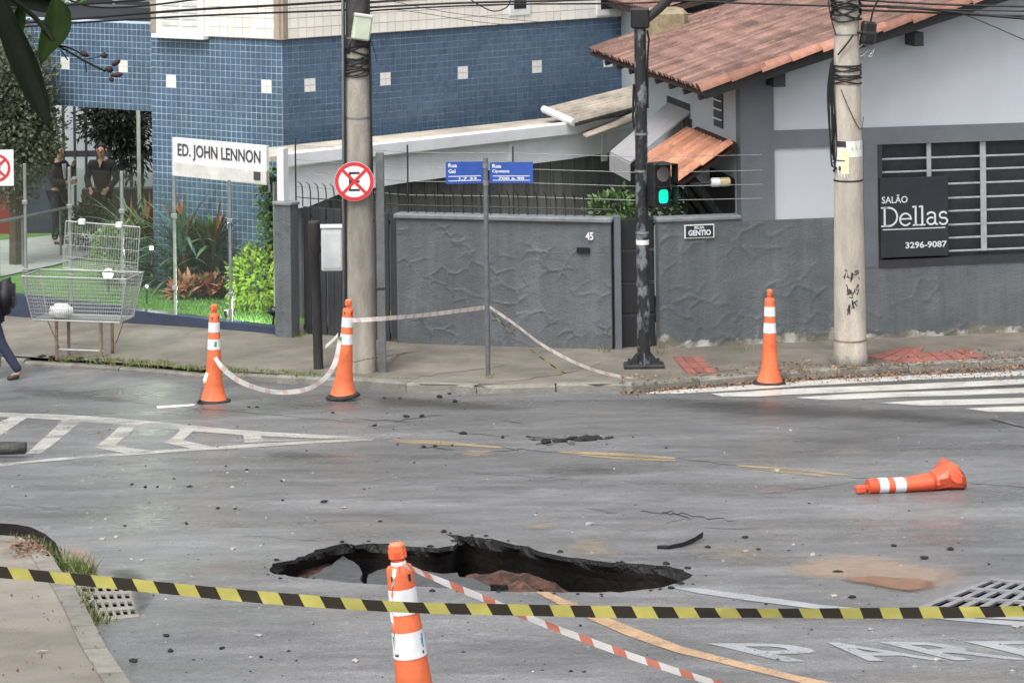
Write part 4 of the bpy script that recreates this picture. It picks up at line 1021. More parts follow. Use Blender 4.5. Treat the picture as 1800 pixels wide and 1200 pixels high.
eR = Vector((.773, .634, 0)); eL = Vector((-.814, .581, 0)); nR = Vector((.634, -.773, 0)); nL = Vector((-.581, -.814, 0))
bld = thing('apartment_building', 'blue tiled apartment building with cream upper storey', 'building', BC)
def fhit(px, py, e, O=None):
    """(u, z) where a sight line meets the vertical face through O along e"""
    O = O or BC; a, b = ray(px, py); n = Vector((-e.y, e.x, 0)); d = Vector((a, 1, -b)); k = (O-CAM).dot(n)/d.dot(n); p = CAM+d*k
    return (p-O).dot(e), p.z
zC = fhit(500, 70, eR)[1]; uL = fhit(271, 300, eL)[0]; uR = 9.2; pit_ = .1
uL = round(uL/.1)*.1; zb = zC-round((zC+.6)/.1)*.1
MBc = MB()
def wallbox(name, O, e, n, u0, u1, z0, z1, th, m, parent):
    a = O+e*u0; b = O+e*u1; a.z = b.z = z0; mb = MB(); mb.prism([a, b, b-n*th, a-n*th], (0, 0, z1-z0)); return mb.build(name, M[m], parent)
wallbox('wall', BC, eR, nR, 0.0, uR, zb, zC, .3, 'grout', bld); wallbox('wall', BC, eL, nL, 0.0, uL, zb, zC, .3, 'grout', bld)
# white two-by-two accents
acc = {}
def accent(e, px, py, O=None):
    u, z = fhit(px, py, e, O); return (math.floor(u/.1+.5)*.1, zC+math.floor((z-zC)/.1+.5)*.1)
accR = [accent(eR, x, y) for x, y in ((540, 151), (681, 138), (816, 127), (944, 117), (1065, 107))]; accL = [accent(eL, x, y) for x, y in ((301, 147), (465, 153))]
def skipper(ac): return lambda u, z: any(abs(u-a) < .1 and abs(z-b) < .1 for a, b in ac)
tiles(bld, BC, eR, nR, 0, uR, zC-3.0, zC, .1, (M['blue_tile'], M['blue_tile_s']), ('wall_tile', 'wall_tiles'), 160, skipper(accR))
tiles(bld, BC, eL, nL, 0, uL, zb, zC, .1, (M['blue_tile'], M['blue_tile_s']), ('wall_tile', 'wall_tiles'), 140, skipper(accL))
def accents(parent, O, e, n, ac):
    pr = None; a_ = math.atan2(e.y, e.x)
    for u, z in ac:
        for du in (-.05, .05):
            for dz in (-.05, .05):
                mb = MB(); mb.box((-.0465, -.011, -.0465), (.0465, .003, .0465))
                o = mb.build('white_tile', M['white_tile'], parent, False); p = O+e*(u+du); p.z = z+dz; o.location = p-parent.location; o.rotation_euler = (0, 0, a_)
accents(bld, BC, eR, nR, accR); accents(bld, BC, eL, nL, accL)
# cream upper storey
CB = BC+(nR+nL).normalized()*.05; ZT = zC+4.5
wallbox('cream_wall', CB, eR, nR, -.04, uR, zC+.004, ZT, .3, 'cream_grout', bld); wallbox('cream_wall', CB, eL, nL, -.04, uL, zC+.004, ZT, .3, 'cream_grout', bld)
wx0, wz0 = fhit(362, 62, eL, CB); wx1, _ = fhit(284, 60, eL, CB)
tiles(bld, CB, eR, nR, 0, 9.0, zC+.01, zC+2.11, .15, (M['cream_tile'], M['cream_tile_s']), ('cream_tile', 'cream_tiles'), 120, gap=.008)
tiles(bld, CB, eL, nL, 0, 2.25, zC+.01, zC+2.11, .15, (M['cream_tile'], M['cream_tile_s']), ('cream_tile', 'cream_tiles'), 60, lambda u, z: u > wx0-.02, gap=.008)
# white louvred window on the left face
w = wallbox('window', CB+nL*.05, eL, nL, wx0, wx1+.06, wz0, wz0+1.6, .06, 'white', bld)
for k in range(14):
    wallbox('louvre', CB+nL*.065, eL, nL, wx0+.12, (wx0+wx1)/2-.02, wz0+.13+k*.1, wz0+.19+k*.1, .05, 'off_white', w); wallbox('louvre', CB+nL*.065, eL, nL, (wx0+wx1)/2+.04, wx1-.06, wz0+.13+k*.1, wz0+.19+k*.1, .05, 'off_white', w)
wallbox('sill', CB+nL*.12, eL, nL, wx0-.05, wx1+.1, wz0-.06, wz0-.002, .12, 'white', w)
for px0, px1 in ((895, 930), (1048, 1085)):
    u0, z0 = fhit(px0, 28, eR, CB); u1, _ = fhit(px1, 26, eR, CB)
    w = wallbox('window', CB+nR*.03, eR, nR, u0, u1, z0, z0+1.3, .05, 'white', bld); wallbox('pane', CB+nR*.035, eR, nR, u0+.08, u1-.08, z0+.1, z0+1.2, .03, 'sign_black', w)
# portal wing further left and behind
PO = BC+eL*uL-nL*1.6; PO.z = -.6
u1 = fhit(100, 100, eL, PO)[0]; u0 = fhit(272, 100, eL, PO)[0]-.4; u0 = round(u0/.1)*.1; u1 = u0+round((u1-u0+1.4)/.1)*.1
zP1 = fhit(200, 40, eL, PO)[1]; zP0 = fhit(200, 196, eL, PO)[1]; zP0 = zP1-round((zP1-zP0)/.1)*.1
wallbox('portal_lintel', PO, eL, nL, u0, u1, zP0, zP1, .4, 'grout', bld)
ac = []
for px, py in ((112, 110), (215, 115)):
    u, z = fhit(px, py, eL, PO); ac.append((u0+round((u-u0)/.1)*.1, zP1+round((z-zP1)/.1)*.1))
tiles(bld, PO, eL, nL, u0, u1, zP0, zP1, .1, (M['blue_tile'], M['blue_tile_s']), ('wall_tile', 'wall_tiles'), 0, skipper(ac))
accents(bld, PO, eL, nL, ac)
wallbox('return_wall', BC+eL*(uL-.26), -nL, -eL, .31, 1.55, zb, zC, .25, 'grout', bld)
MB().box((P(241, 300, 49.4).x, 49.4, -1), (P(247, 300, 49.4).x, 49.45, 2.4)).build('portal_post', M['off_white'], bld)
wallbox('terrace_parapet', PO-nL*.4, eL, nL, u0-.5, u1+1.5, zP1+.0, zP1+.22, .5, 'dark_gate', bld)
# pale neighbour glimpsed above the portal and through it
nbk = thing('house', 'pale neighbouring house glimpsed above the blue portal', 'house', P(180, 200, 58)); nbk.location.z = -1
a_, b_ = P(-120, 300, 58), P(330, 300, 58)
MB().box((a_.x, 58, -1.5), (b_.x, 58.4, 9)).build('wall', M['white_wall'], nbk)
for px, py in ((166, 18), (60, 10), (232, 25)):
    p = P(px, py, 57.9); w = MB().box((p.x-.35, 57.9, p.z-.3), (p.x+.35, 57.99, p.z+.25)).build('window', M['dark_gate'], nbk); MB().box((p.x-.4, 57.86, p.z-.38), (p.x+.4, 57.95, p.z-.31)).build('sill', M['roof_new'], w)
MB().box((P(110, 0, 57).x, 56.8, P(0, 32, 57).z), (P(270, 0, 57).x, 57.6, P(0, 20, 57).z)).build('ledge', M['dark_gate'], nbk)
# barred entrance gate under the portal
eg = thing('entrance_gate', 'white wall with dark upright gate bars under the blue portal', 'gate', P(190, 420, 52.5)); 
a_, b_ = P(90, 300, 53), P(300, 300, 53)
MB().box((a_.x, 53.6, -1.2), (b_.x, 53.8, 2.8)).build('pale_wall', M['white_wall'], eg)
k = 0; x = a_.x
while x < b_.x:
    MB().box((x, 53.0, -1), (x+.045, 53.05, 2.6)).build('bar', M['dark'], eg); x += .21
MB().box((a_.x, 53.02, .75), (b_.x, 53.1, .86)).build('rail', M['dark'], eg)
MB().box((P(140, 300, 52).x, 52.2, -1), (P(300, 300, 52).x, 52.5, P(0, 335, 52.2).z)).build('low_wall', M['dark_gate'], eg)
# ------------------------------------------------------------------ glass fence, name board, garden
wt0 = FA.z; wt1 = FB.z
def ft(px, py): return fhit(px, py, fdir, FA)
def ftop(t): return wt0+(wt1-wt0)*t/((FB-FA).length)
fence = thing('glass_fence', 'clear glass fence with slim steel posts on a navy base wall', 'fence', (FA.x, FA.y, 0))
nF = Vector((-fdir.y, fdir.x, 0)); nF = nF if nF.y < 0 else -nF
mb = MB(); a, b = fl(-.02), fl(12); a.z = wt0; b.z = ftop(12)
bot = [Vector((a.x, a.y, -.6)), Vector((b.x, b.y, -1.3))]
mb.prism([bot[0]+nF*.03, bot[1]+nF*.03, b+nF*.03, a+nF*.03], -nF*.18); mb.build('base_wall', M['navy'], fence)
tp = [ft(x, y)[0] for x, y in ((405, 440), (307, 430), (215, 420), (123, 400), (45, 430))]; tp += [tp[-1]+1.0, tp[-1]+2.0]
GH = ft(307, 308)[1]-ftop(tp[1])
t_end = .12
for t in tp:
    p = fl(t); z0 = ftop(t)
    mb = MB(); mb.box((p.x-.022, p.y-.022, z0+.001), (p.x+.022, p.y+.022, z0+GH), bev=.006); po = mb.build('post', M['galv'], fence)
    for zz in (.35, 1.35):
        mb = MB(); mb.box((p.x-.04, p.y-.05, z0+zz), (p.x+.04, p.y-.023, z0+zz+.06), bev=.006); mb.build('clamp', M['galv'], po)
edges = [t_end]+tp
for t0, t1 in zip(edges, edges[1:]):
    a, b = fl(t0+.03), fl(t1-.03); mb = MB(); za, zb_ = ftop(t0)+.03, ftop(t1)+.03
    mb.prism([Vector((a.x, a.y, za)), Vector((b.x, b.y, zb_)), Vector((b.x, b.y, zb_+GH-.04)), Vector((a.x, a.y, za+GH-.04))], nF*.01); mb.build('pane', M['glass'], fence)
u, z = ft(0, 392); u2, z2 = ft(112, 368)
hr = thing('handrail', 'pale steel handrail inside the glass fence at the left edge', 'handrail', P(40, 400, 45))
r0, r1 = P(-60, 402, 44), P(114, 366, 48)
mb = MB(); mb.tube([r0, r1], .03, 6); mb.build('rail', M['galv'], hr)
for q in (.2, .55, .95):
    p = r0.lerp(r1, q); mb = MB(); mb.tube([p, Vector((p.x, p.y, gd(p.x, p.y)))], .02, 5); mb.build('upright', M['galv'], hr)
# building name board
ua, za = ft(303, 245); ub, zb1 = ft(468, 253); zc = ft(303, 311)[1]; zd = ft(467, 323)[1]
a = fl(ua)-nF*.05; b = fl(ub)-nF*.05
nbt = thing('name_board', 'white building name board with thin black capitals above the glass fence', 'sign', ((a.x+b.x)/2, (a.y+b.y)/2, (za+zc)/2))
H0, H1 = (za+zb1)/2, (zc+zd)/2
mb = MB(); mb.prism([Vector((a.x, a.y, H1)), Vector((b.x, b.y, H1)), Vector((b.x, b.y, H0)), Vector((a.x, a.y, H0))], nF*.05); mb.build('board', M['white'], nbt)
mb = MB(); mb.prism([Vector((a.x, a.y, H1+.003)), Vector((b.x, b.y, H1+.003)), Vector((b.x, b.y, H1+.19)), Vector((a.x, a.y, H1+.19))], nF*.056); mb.build('lower_strip', M['off_white'], nbt)
def face_text(s, a, b, u0, u1, z0, z1, n, m, par, off=.052, bold=.0, name='lettering', th=.006, shear=0):
    vs, fs = text_geo(s, extrude=.5, bold=bold); mb = MB(); e = (b-a); e.z = 0
    mb.add([Vector((a.x, a.y, 0))+e*(u0+(u1-u0)*v.x)+n*(off+(th if v.z > 0 else 0))+Vector((0, 0, z0+(z1-z0)*v.y)) for v in vs], fs); return mb.build(name, m, par)
hh_ = H0-H1
face_text('ED. JOHN LENNON', a, b, .06, .94, H1+hh_*.44, H1+hh_*.86, nF, M['dark_lettering'], nbt, bold=.010)
mb = MB(); e = b-a; q0_ = Vector((a.x, a.y, 0))+e*.875; q1_ = Vector((a.x, a.y, 0))+e*.94
mb.prism([q0_+Vector((0, 0, H1+.06)), q1_+Vector((0, 0, H1+.06)), q1_+Vector((0, 0, H1+.17)), q0_+Vector((0, 0, H1+.17))], nF*.07); mb.build('small_plaque', M['dark_lettering'], nbt)
mb = MB(); mb.tube([Vector((b.x, b.y, H1-.1))+nF*.0, Vector((b.x, b.y, H1))], .02, 5); mb.build('bracket', M['galv'], nbt); mb = MB(); mb.tube([Vector((a.x, a.y, H1-.02)), Vector((a.x, a.y, H1))], .02, 5); mb.build('bracket', M['galv'], nbt)

# ---- plants
def leaf(mb, p, d, n, L, w, bend=.25):
    s = d.cross(n); s = s.normalized() if s.length > 1e-4 else Vector((1, 0, 0)); n = s.cross(d).normalized()
    mb.add([p, p+d*L*.45+s*w*.5+n*L*bend*.1, p+d*L-n*L*bend*.4, p+d*L*.45-s*w*.5+n*L*bend*.1], [(0, 1, 2), (0, 2, 3)])
def rdir(r): 
    z = r.uniform(-1, 1); a = r.uniform(0, 2*pi); q = math.sqrt(1-z*z); return Vector((q*cos(a), q*sin(a), z))
def blob(c, rad, n, L, seed, shell=.55, lump=.35, upb=.3, wr=.5):
    r = random.Random(seed); mb = MB(); c = Vector(c)
    for i in range(n):
        d = rdir(r); k = r.uniform(shell, 1)**.6; lm = 1+lump*noise.noise(d*2.1+Vector((seed, 0, 0)))
        p = c+Vector((d.x*rad[0], d.y*rad[1], d.z*rad[2]))*k*lm
        dd = (d+rdir(r)*.9+Vector((0, 0, upb))).normalized(); l = L*r.uniform(.6, 1.3); leaf(mb, p, dd, rdir(r), l, l*wr)
    return mb
def strap(mb, base, az, el, L, w, droop, n=5):
    d = Vector((cos(az)*cos(el), sin(az)*cos(el), sin(el))); s = Vector((-sin(az), cos(az), 0)); p = Vector(base); vs = []
    for i in range(n+1):
        t = i/n; ww = w*(1-abs(2*t-.7)**1.6*.55)*(1 if t < .98 else .1); vs += [p+s*ww/2, p-s*ww/2]
        d = (d+Vector((0, 0, -droop/n))).normalized(); p = p+d*L/n
    mb.add(vs, [(2*i, 2*i+1, 2*i+3, 2*i+2) for i in range(n)])
def rosette(c, n, L, w, seed, el=(.3, 1.3), droop=(.5, 1.4), up=0.):
    r = random.Random(seed); mb = MB()
    for i in range(n): strap(mb, Vector(c)+Vector((0, 0, r.uniform(0, up))), r.uniform(0, 2*pi), r.uniform(*el), L*r.uniform(.6, 1.15), w*r.uniform(.7, 1.2), r.uniform(*droop))
    return mb
def gat(px, py, d):
    if d > 44: p = P(px, py, d); return Vector((p.x, p.y, gd(p.x, p.y)))
    return G(px, py, 0, gd)
def plant(name, label, base, parts, group=None, cat='plant'):
    t = thing(name, label, cat, base, group=group)
    for nm, mb, m in parts: mb.build(nm, M[m], t, fix=False, smooth=False)
    return t
def stem(base, h, r=.03, lean=(0, 0)):
    mb = MB(); b = Vector(base); mb.tube([b-Vector((0, 0, .05)), b+Vector((lean[0]*.5, lean[1]*.5, h*.5)), b+Vector((lean[0], lean[1], h))], [r, r*.8, r*.5], 6); return mb
def at_px(px, py, d): return P(px, py, d)
b = gat(213, 500, 41.8); plant('round_shrub', 'pale green clipped round shrub behind the wire basket', b, [('leaves', blob(b+Vector((0, 0, .50)), (.47, .45, .48), 2600, .06, 3, .75, .12), 'leaf_pale'), ('stem', stem(b, .3), 'bark')])
b = gat(283, 505, 40.6); plant('round_shrub', 'dark dense shrub left of the red bedding plants', b, [('leaves', blob(b+Vector((0, 0, .38)), (.36, .34, .42), 1900, .065, 5, .7, .22), 'leaf_dark'), ('stem', stem(b, .3), 'bark')])
for (px, py, hh2, sd, lab, ms, ng, nc) in ((226, 490, .95, 11, 'tall blue-green and copper strap-leaved plant beside the left fence panel', ('leaf_teal', 'leaf_red'), 90, 34), (262, 500, .95, 14, 'strap-leaved plant with orange tips between the portal and the blue wall', ('leaf_mid', 'leaf_red'), 70, 46), (322, 516, 1.05, 13, 'tall strap-leaved plant with orange tips against the blue wall', ('leaf_teal', 'leaf_red'), 90, 30), (374, 518, .95, 12, 'wide copper and green strap-leaved plant behind the right fence posts', ('leaf_mid', 'leaf_red'), 90, 44)):
    b = gat(px, py, 42)
    plant('strap_leaf_plant', lab, b, [('green_leaves', rosette(b+Vector((0, 0, .05)), ng*2, hh2*.85, .075, sd, (.3, 1.45), (.4, 1.3), hh2*.75), ms[0]), ('copper_leaves', rosette(b+Vector((.05, -.05, hh2*.2)), nc, hh2*.62, .06, sd+7, (.5, 1.5), (.2, .9), hh2*.8), ms[1]), ('stem', stem(b, hh2*.8, .02), 'bark')])
b = gat(352, 524, 40.0); mb = MB()
for i in range(14):
    q = b+Vector((-.34+(i % 7)*.105, random.uniform(-.15, .1), .02+.07*(i % 3))); r2 = rosette(q+Vector((0, 0, .05)), 20, .27, .085, 30+i, (.2, 1.3), (.3, 1.)); mb.add(r2.v, r2.f)
plant('bedding_plants', 'low copper-red bedding plants at the lawn edge', b, [('leaves', mb, 'leaf_coral')])
b = gat(455, 548, 39.3); plant('lime_shrub', 'bright lime-green shrub beside the grey gate pillar', b, [('leaves', blob(b+Vector((-.03, 0, .44)), (.40, .32, .48), 1500, .11, 21, .3, .35), 'leaf_lime'), ('stem', stem(b, .4), 'bark')])
b = gat(476, 545, 39.5); mb = MB(); r_ = random.Random(8)
for i in range(900):
    zz = r_.uniform(.7, 2.05); p = b+Vector((r_.gauss(0, .10), r_.gauss(0, .08), zz)); l = r_.uniform(.05, .11); leaf(mb, p, (rdir(r_)+Vector((0, -.5, -.2))).normalized(), rdir(r_), l, l*.7)
plant('climbing_plant', 'narrow green climber rising beside the gate pillar', b, [('leaves', mb, 'leaf_mid'), ('stem', stem(b, 2.0, .02), 'bark')])
b = gat(120, 470, 46); plant('low_hedge', 'low dark hedge in front of the entrance gate', gat(165, 440, 48.6), [('leaves', blob(gat(165, 440, 48.6)+Vector((0, 0, .42)), (.62, .3, .5), 1400, .08, 41, .4, .3), 'leaf_dark')])
b = gat(215, 430, 51.0); plant('dark_tree', 'small very dark tree under the blue portal', b, [('crown', blob(b+Vector((-.06, 0, 2.1)), (.74, .5, .62), 3800, .12, 44, .05, .5, -.4, .35), 'leaf_black'), ('hanging_leaves', blob(b+Vector((.2, 0, 1.45)), (.35, .3, .55), 700, .12, 45, .1, .5, -.9, .3), 'leaf_black'), ('trunk', stem(b, 2.0, .06), 'bark')], cat='tree')
b = gat(30, 440, 46.5); plant('ivy_tree', 'tall grey-green small-leaved tree at the left edge', b, [('crown', blob(P(20, 205, 46.5), (.85, .6, 1.45), 12000, .085, 51, .1, .3, .1, .6), 'leaf_grey'), ('lower_leaves', blob(P(58, 235, 47), (.36, .4, .8), 3000, .08, 52, .1, .4, -.3, .5), 'leaf_grey'), ('trunk', stem(b, 2.6, .14), 'bark')], cat='tree')
b = gat(20, 60, 57); plant('leafy_tree', 'green leafy tree behind the blue portal', P(20, 400, 56.5), [('crown', blob(P(20, 45, 56.5), (1.4, .7, .9), 2500, .16, 55, .3, .4), 'leaf_mid'), ('trunk', stem(P(20, 400, 56.5), 3.3, .12), 'bark')], cat='tree')
b = P(1110, 392, 38.9); b.z = 0; plant('wall_shrub', 'leafy green shrub showing above the grey wall behind the traffic light', b, [('leaves', blob(P(1085, 366, 38.9), (.40, .25, .24), 420, .11, 61, .2, .4), 'leaf_mid'), ('darker_leaves', blob(P(1170, 366, 38.6), (.28, .25, .26), 380, .11, 62, .2, .4), 'leaf_dark'), ('stem', stem(b, 1.6, .03), 'bark')])
# grass on the lawn, seen close to the fence
mb = MB(); r_ = random.Random(17)
for i in range(9000):
    t = r_.uniform(.15, 5.2); w = r_.uniform(.17, 3.2)**1; p = fl(t)-nF*w; z = gd(p.x, p.y); hgt = r_.uniform(.025, .06); a_ = r_.uniform(0, pi)
    dx, dy = cos(a_)*.006, sin(a_)*.006; mb.add([(p.x-dx, p.y-dy, z), (p.x+dx, p.y+dy, z), (p.x+r_.uniform(-.02, .02), p.y+r_.uniform(-.02, .02), z+hgt)], [(0, 1, 2)])
m_ = mk('lawn_blades', (.13, .27, .06), .6, .3, 8, rand=.4, island=True); mb.build('lawn_grass', m_, None, fix=False, kind='stuff')
# left background: navy wall and red door
lw = thing('entrance_wall', 'dark navy entrance wall with a red door at the left edge', 'wall', P(50, 430, 51.5))
a_, b_ = P(-140, 300, 51.6), P(122, 300, 51.6)
MB().box((a_.x, 51.5, -1.3), (b_.x, 51.7, P(0, 296, 51.5).z)).build('wall', M['navy'], lw)
MB().box((P(-40, 0, 51.3).x, 51.38, -1.2), (P(27, 0, 51.3).x, 51.47, P(0, 345, 51.3).z)).build('door', M['red_door'], lw)
# floodlights
def flood(name, label, pos, r, tgt, energy, lens='lamp_white'):
    t = thing(name, label, 'floodlight', pos); d = (Vector(tgt)-Vector(pos)); d.normalize(); qq = d.to_track_quat('Z', 'Y').to_euler(); t.rotation_euler = qq
    mb = MB(); mb.lathe([(r*.7, -.1), (r*1.1, -.06), (r*1.15, .0), (r*1.02, .002)], 12, capt=False); mb.build('housing', M['black'], t, False)
    mb = MB(); mb.lathe([(r, -.004), (r*.98, .0)], 24); mb.build('lens', M[lens], t, False)
    mb = MB(); mb.tube([(0, 0, -.06), wmat(t).inverted() @ Vector((pos[0], pos[1], pos[2]-.25))], .015, 5); mb.build('stake', M['black'], t, False)
    ld = bpy.data.lights.new(name+'_light', 'SPOT'); ld.energy = energy; ld.spot_size = radians(105); ld.spot_blend = .8; ld.color = (.93, 1, .8); ld.shadow_soft_size = .06
    lo = bpy.data.objects.new('light', ld); COL.objects.link(lo); lo.parent = t; lo.location = (0, 0, .03); lo.rotation_euler = (pi, 0, 0)
    return t
p = P(190, 481, 40.3); flood('garden_floodlight', 'bright lit floodlight glaring through the wire basket', p, .075, (p.x*.4, 0, 4), 1)
p = P(478, 546, 38.75); flood('garden_floodlight', 'black garden floodlight at the foot of the grey pillar', p, .06, (p.x-.9, p.y+.9, p.z+.05), 260)
p = P(266, 436, 41.3); flood('garden_floodlight', 'small lit floodlight beside the dark round shrub', p, .03, (p.x+.3, 3, 3), 20)
p = P(258, 503, 40.2); flood('garden_floodlight', 'tiny lit ground light at the lawn edge', p, .02, (p.x, 0, 4), 6)
p = P(398, 545, 38.95); flood('garden_floodlight', 'small lit uplight at the foot of the right fence post', p, .03, (p.x-.02, p.y-.1, 3), 90)
p = P(310, 530, 39.6); flood('garden_floodlight', 'small lit uplight at the foot of the middle fence post', p, .025, (p.x-.02, p.y-.1, 3), 70)

# ------------------------------------------------------------------ utility poles, posts and signs
def band(mb, r, z, h, n=20): mb.lathe([(r, z-h/2), (r, z+h/2)], n, capt=False, capb=False)
def zat(px, py, d): return P(px, py, d).z
b = G(635, 652, 0, sw); up1 = thing('utility_pole', 'weathered round concrete utility pole behind the no-parking sign', 'utility pole', b)
D1 = b.y
def pr_(z, r0=.197, k=.0135): return r0-k*z
mb = MB(); mb.lathe([(pr_(z)+(.004*noise.noise((0, z, 3))), z) for z in [-.3]+[i*.35 for i in range(0, 26)]], 24); mb.build('shaft', M['concrete_pole'], up1, False, smooth=True, ang=60)
mb = MB(); mb.tube([(-.205, -.06, .0), (-.17, -.06, 4.0), (-.15, -.05, 8)], .022, 8); mb.build('conduit', M['galv'], up1, False, smooth=True)
mb = MB(); mb.tube([(-.17, -.10, .5), (-.16, -.10, 3), (-.13, -.10, 8)], .012, 6); mb.tube([(.17, -.09, 2.3), (.155, -.09, 4), (.14, -.08, 8)], .016, 6); mb.tube([(.16, -.12, 3.), (.17, -.10, 3.6), (.15, -.09, 4.4)], .012, 6); mb.build('cable_run', M['cable'], up1, False)
def dz1(py): return zat(635, py, D1)-b.z
mb = MB(); r_ = random.Random(2)
for i in range(16):
    z = dz1(r_.uniform(84, 128)); mb.tube([((pr_(z)+.015)*cos(t), (pr_(z)+.015)*sin(t), z+.05*sin(t+i)) for t in [k*pi/10 for k in range(21)]], .011, 5)
mb.build('wire_wrap', M['cable'], up1, False)
for py in (66, 206, 318): 
    z = dz1(py); mb = MB(); band(mb, pr_(z)+.006, z, .022); mb.build('strap', M['galv'], up1, False)
mb = MB(); mb.lathe([(pr_(dz1(60))+.004, dz1(82)), (pr_(dz1(20))+.005, dz1(20)), (pr_(dz1(-60))+.006, dz1(-60))], 24, capt=False, capb=False); mb.build('dark_sleeve', mk('dark_stained_sleeve', (.05, .048, .046), .8, .35, 8, .4, 40), up1, False, smooth=True)
bx = thing('junction_box', 'pale green junction box strapped high on the left utility pole', 'junction box', (b.x+.07, b.y-.21, zat(642, 46, D1)), (.0, .16, .25))
mb = MB(); mb.box((-.11, -.06, -.16), (.11, .06, .16), bev=.02); mb.build('case', M['box_green'], bx, False)
mb = MB(); mb.box((-.115, -.07, .12), (.115, .065, .165), bev=.012); mb.build('lid', M['off_white'], bx, False)
mb = MB(); mb.tube([(-.09, 0, -.15), (-.12, 0, -.22), (-.1, .05, -.35)], .012, 5); mb.tube([(.12, .05, -.1), (.2, .06, -.25), (.26, .06, -.4)], .006, 5); mb.build('lead', M['cable'], bx, False)
# no-parking roundel
def roundel(t, R, zc, y, square=None, sx=0.):
    """no stopping and parking: red ring and cross over a black letter"""
    def disc(r, y0, y1, m, nm, n=40):
        mb = MB(); vs = [(sx+r*cos(2*pi*k/n), y0, zc+r*sin(2*pi*k/n)) for k in range(n)]; mb.prism(vs, (0, y1-y0, 0)); return mb.build(nm, M[m], t, False)
    disc(R, y, y-.006, 'sign_white', 'face') if not square else None
    mb = MB(); n = 40
    for k in range(n):
        a0, a1 = 2*pi*k/n, 2*pi*(k+1)/n; ri, ro = R*.80, R*.985
        mb.prism([(sx+ri*cos(a0), y-.0065, zc+ri*sin(a0)), (sx+ro*cos(a0), y-.0065, zc+ro*sin(a0)), (sx+ro*cos(a1), y-.0065, zc+ro*sin(a1)), (sx+ri*cos(a1), y-.0065, zc+ri*sin(a1))], (0, -.003, 0))
    mb.build('red_ring', M['sign_red'], t, False)
    e = R*.27; wv = R*.09
    mb = MB()
    for zz in (-R*.43, R*.43, 0): mb.box((sx-e, y-.0095, zc+zz-wv/2-.002), (sx+e, y-.0066, zc+zz+wv/2+.002))
    mb.box((sx-e-.001, y-.0092, zc-R*.43), (sx-e+wv, y-.0067, zc+R*.43)); mb.build('black_letter', M['sign_black'], t, False)
    for s_ in (1, -1):
        mb = MB(); T = Matrix.Translation((sx, 0, zc)) @ Matrix.Rotation(s_*pi/4, 4, 'Y'); mb.box((-R*.8, y-.0125-(.0007 if s_ > 0 else 0), -R*.075), (R*.8, y-.0098, R*.075), M=T); mb.build('cross_bar', M['sign_red'], t, False)
sg = thing('traffic_sign', 'round no-parking sign with red cross on the left utility pole', 'road sign', (b.x-.045, b.y-.22, b.z))
R_ = 34.5/F*D1; zc = zat(628, 319, D1-.22)-b.z
roundel(sg, R_, zc, 0)
mb = MB(); mb.box((-.05, .002, zc-.03), (.05, .06, zc+.03)); mb.build('bracket', M['galv'], sg, False)
sq = thing('traffic_sign', 'square white no-parking sign at the left edge of the view', 'road sign', P(-6, 295, 37.5)); 
mb = MB(); wq = 30/F*37.5; mb.box((-wq, 0, -.24), (wq, .006, .235), bev=.002); mb.build('plate', M['sign_white'], sq, False); roundel(sq, .185, .0, .0005, True)
mb = MB(); zq = sw(sq.location.x, 37.5)-sq.location.z; mb.tube([(0, .035, zq), (0, .035, .3)], .025, 8); mb.build('post', M['galv'], sq, False)
# slim square post behind the pole
c = G(672, 654, 0, sw); ps = thing('square_post', 'slim grey square steel post just right of the left utility pole', 'post', c)
mb = MB(); mb.box((-.052, -.04, -.1), (.052, .04, zat(672, 268, c.y)-c.z), bev=.008); mb.build('shaft', M['grey_post'], ps, False)
mb = MB(); mb.box((-.058, -.046, 1.02), (.058, .046, 1.05)); mb.build('clip', M['dark'], ps, False)
# dark stub post and meter box
c = G(560, 648, 0, sw); st = thing('stub_post', 'short dark wooden post left of the left utility pole', 'post', c, (0, -.02, 0))
hS = zat(558, 388, c.y)-c.z
mb = MB(); mb.lathe([(.062, -.2), (.06, .5), (.058, hS-.42), (.075, hS-.40), (.078, hS-.02), (.06, hS)], 12); mb.build('shaft', mk('dark_weathered_post', (.03, .028, .027), .75, .4, 8, .5, 40, stretch=(1, 1, .3)), st, False, smooth=True, ang=40)
c = P(583, 436, 35.9); mt = thing('meter_box', 'white meter box mounted between the stub post and utility pole', 'meter box', c)
mb = MB(); mb.box((-.125, -.09, -.28), (.14, .09, .25), bev=.015); mb.build('case', M['meter'], mt, False)
mb = MB(); mb.box((-.155, -.10, .252), (.15, .10, .29), bev=.012); mb.build('lid', M['meter'], mt, False)
mb = MB(); mb.box((-.105, -.097, -.24), (.12, -.091, .2), bev=.002); mb.build('door', M['meter'], mt, False)
mb = MB(); mb.box((-.20, -.03, .02), (-.1255, .03, .07)); mb.build('bracket', M['galv'], mt, False)
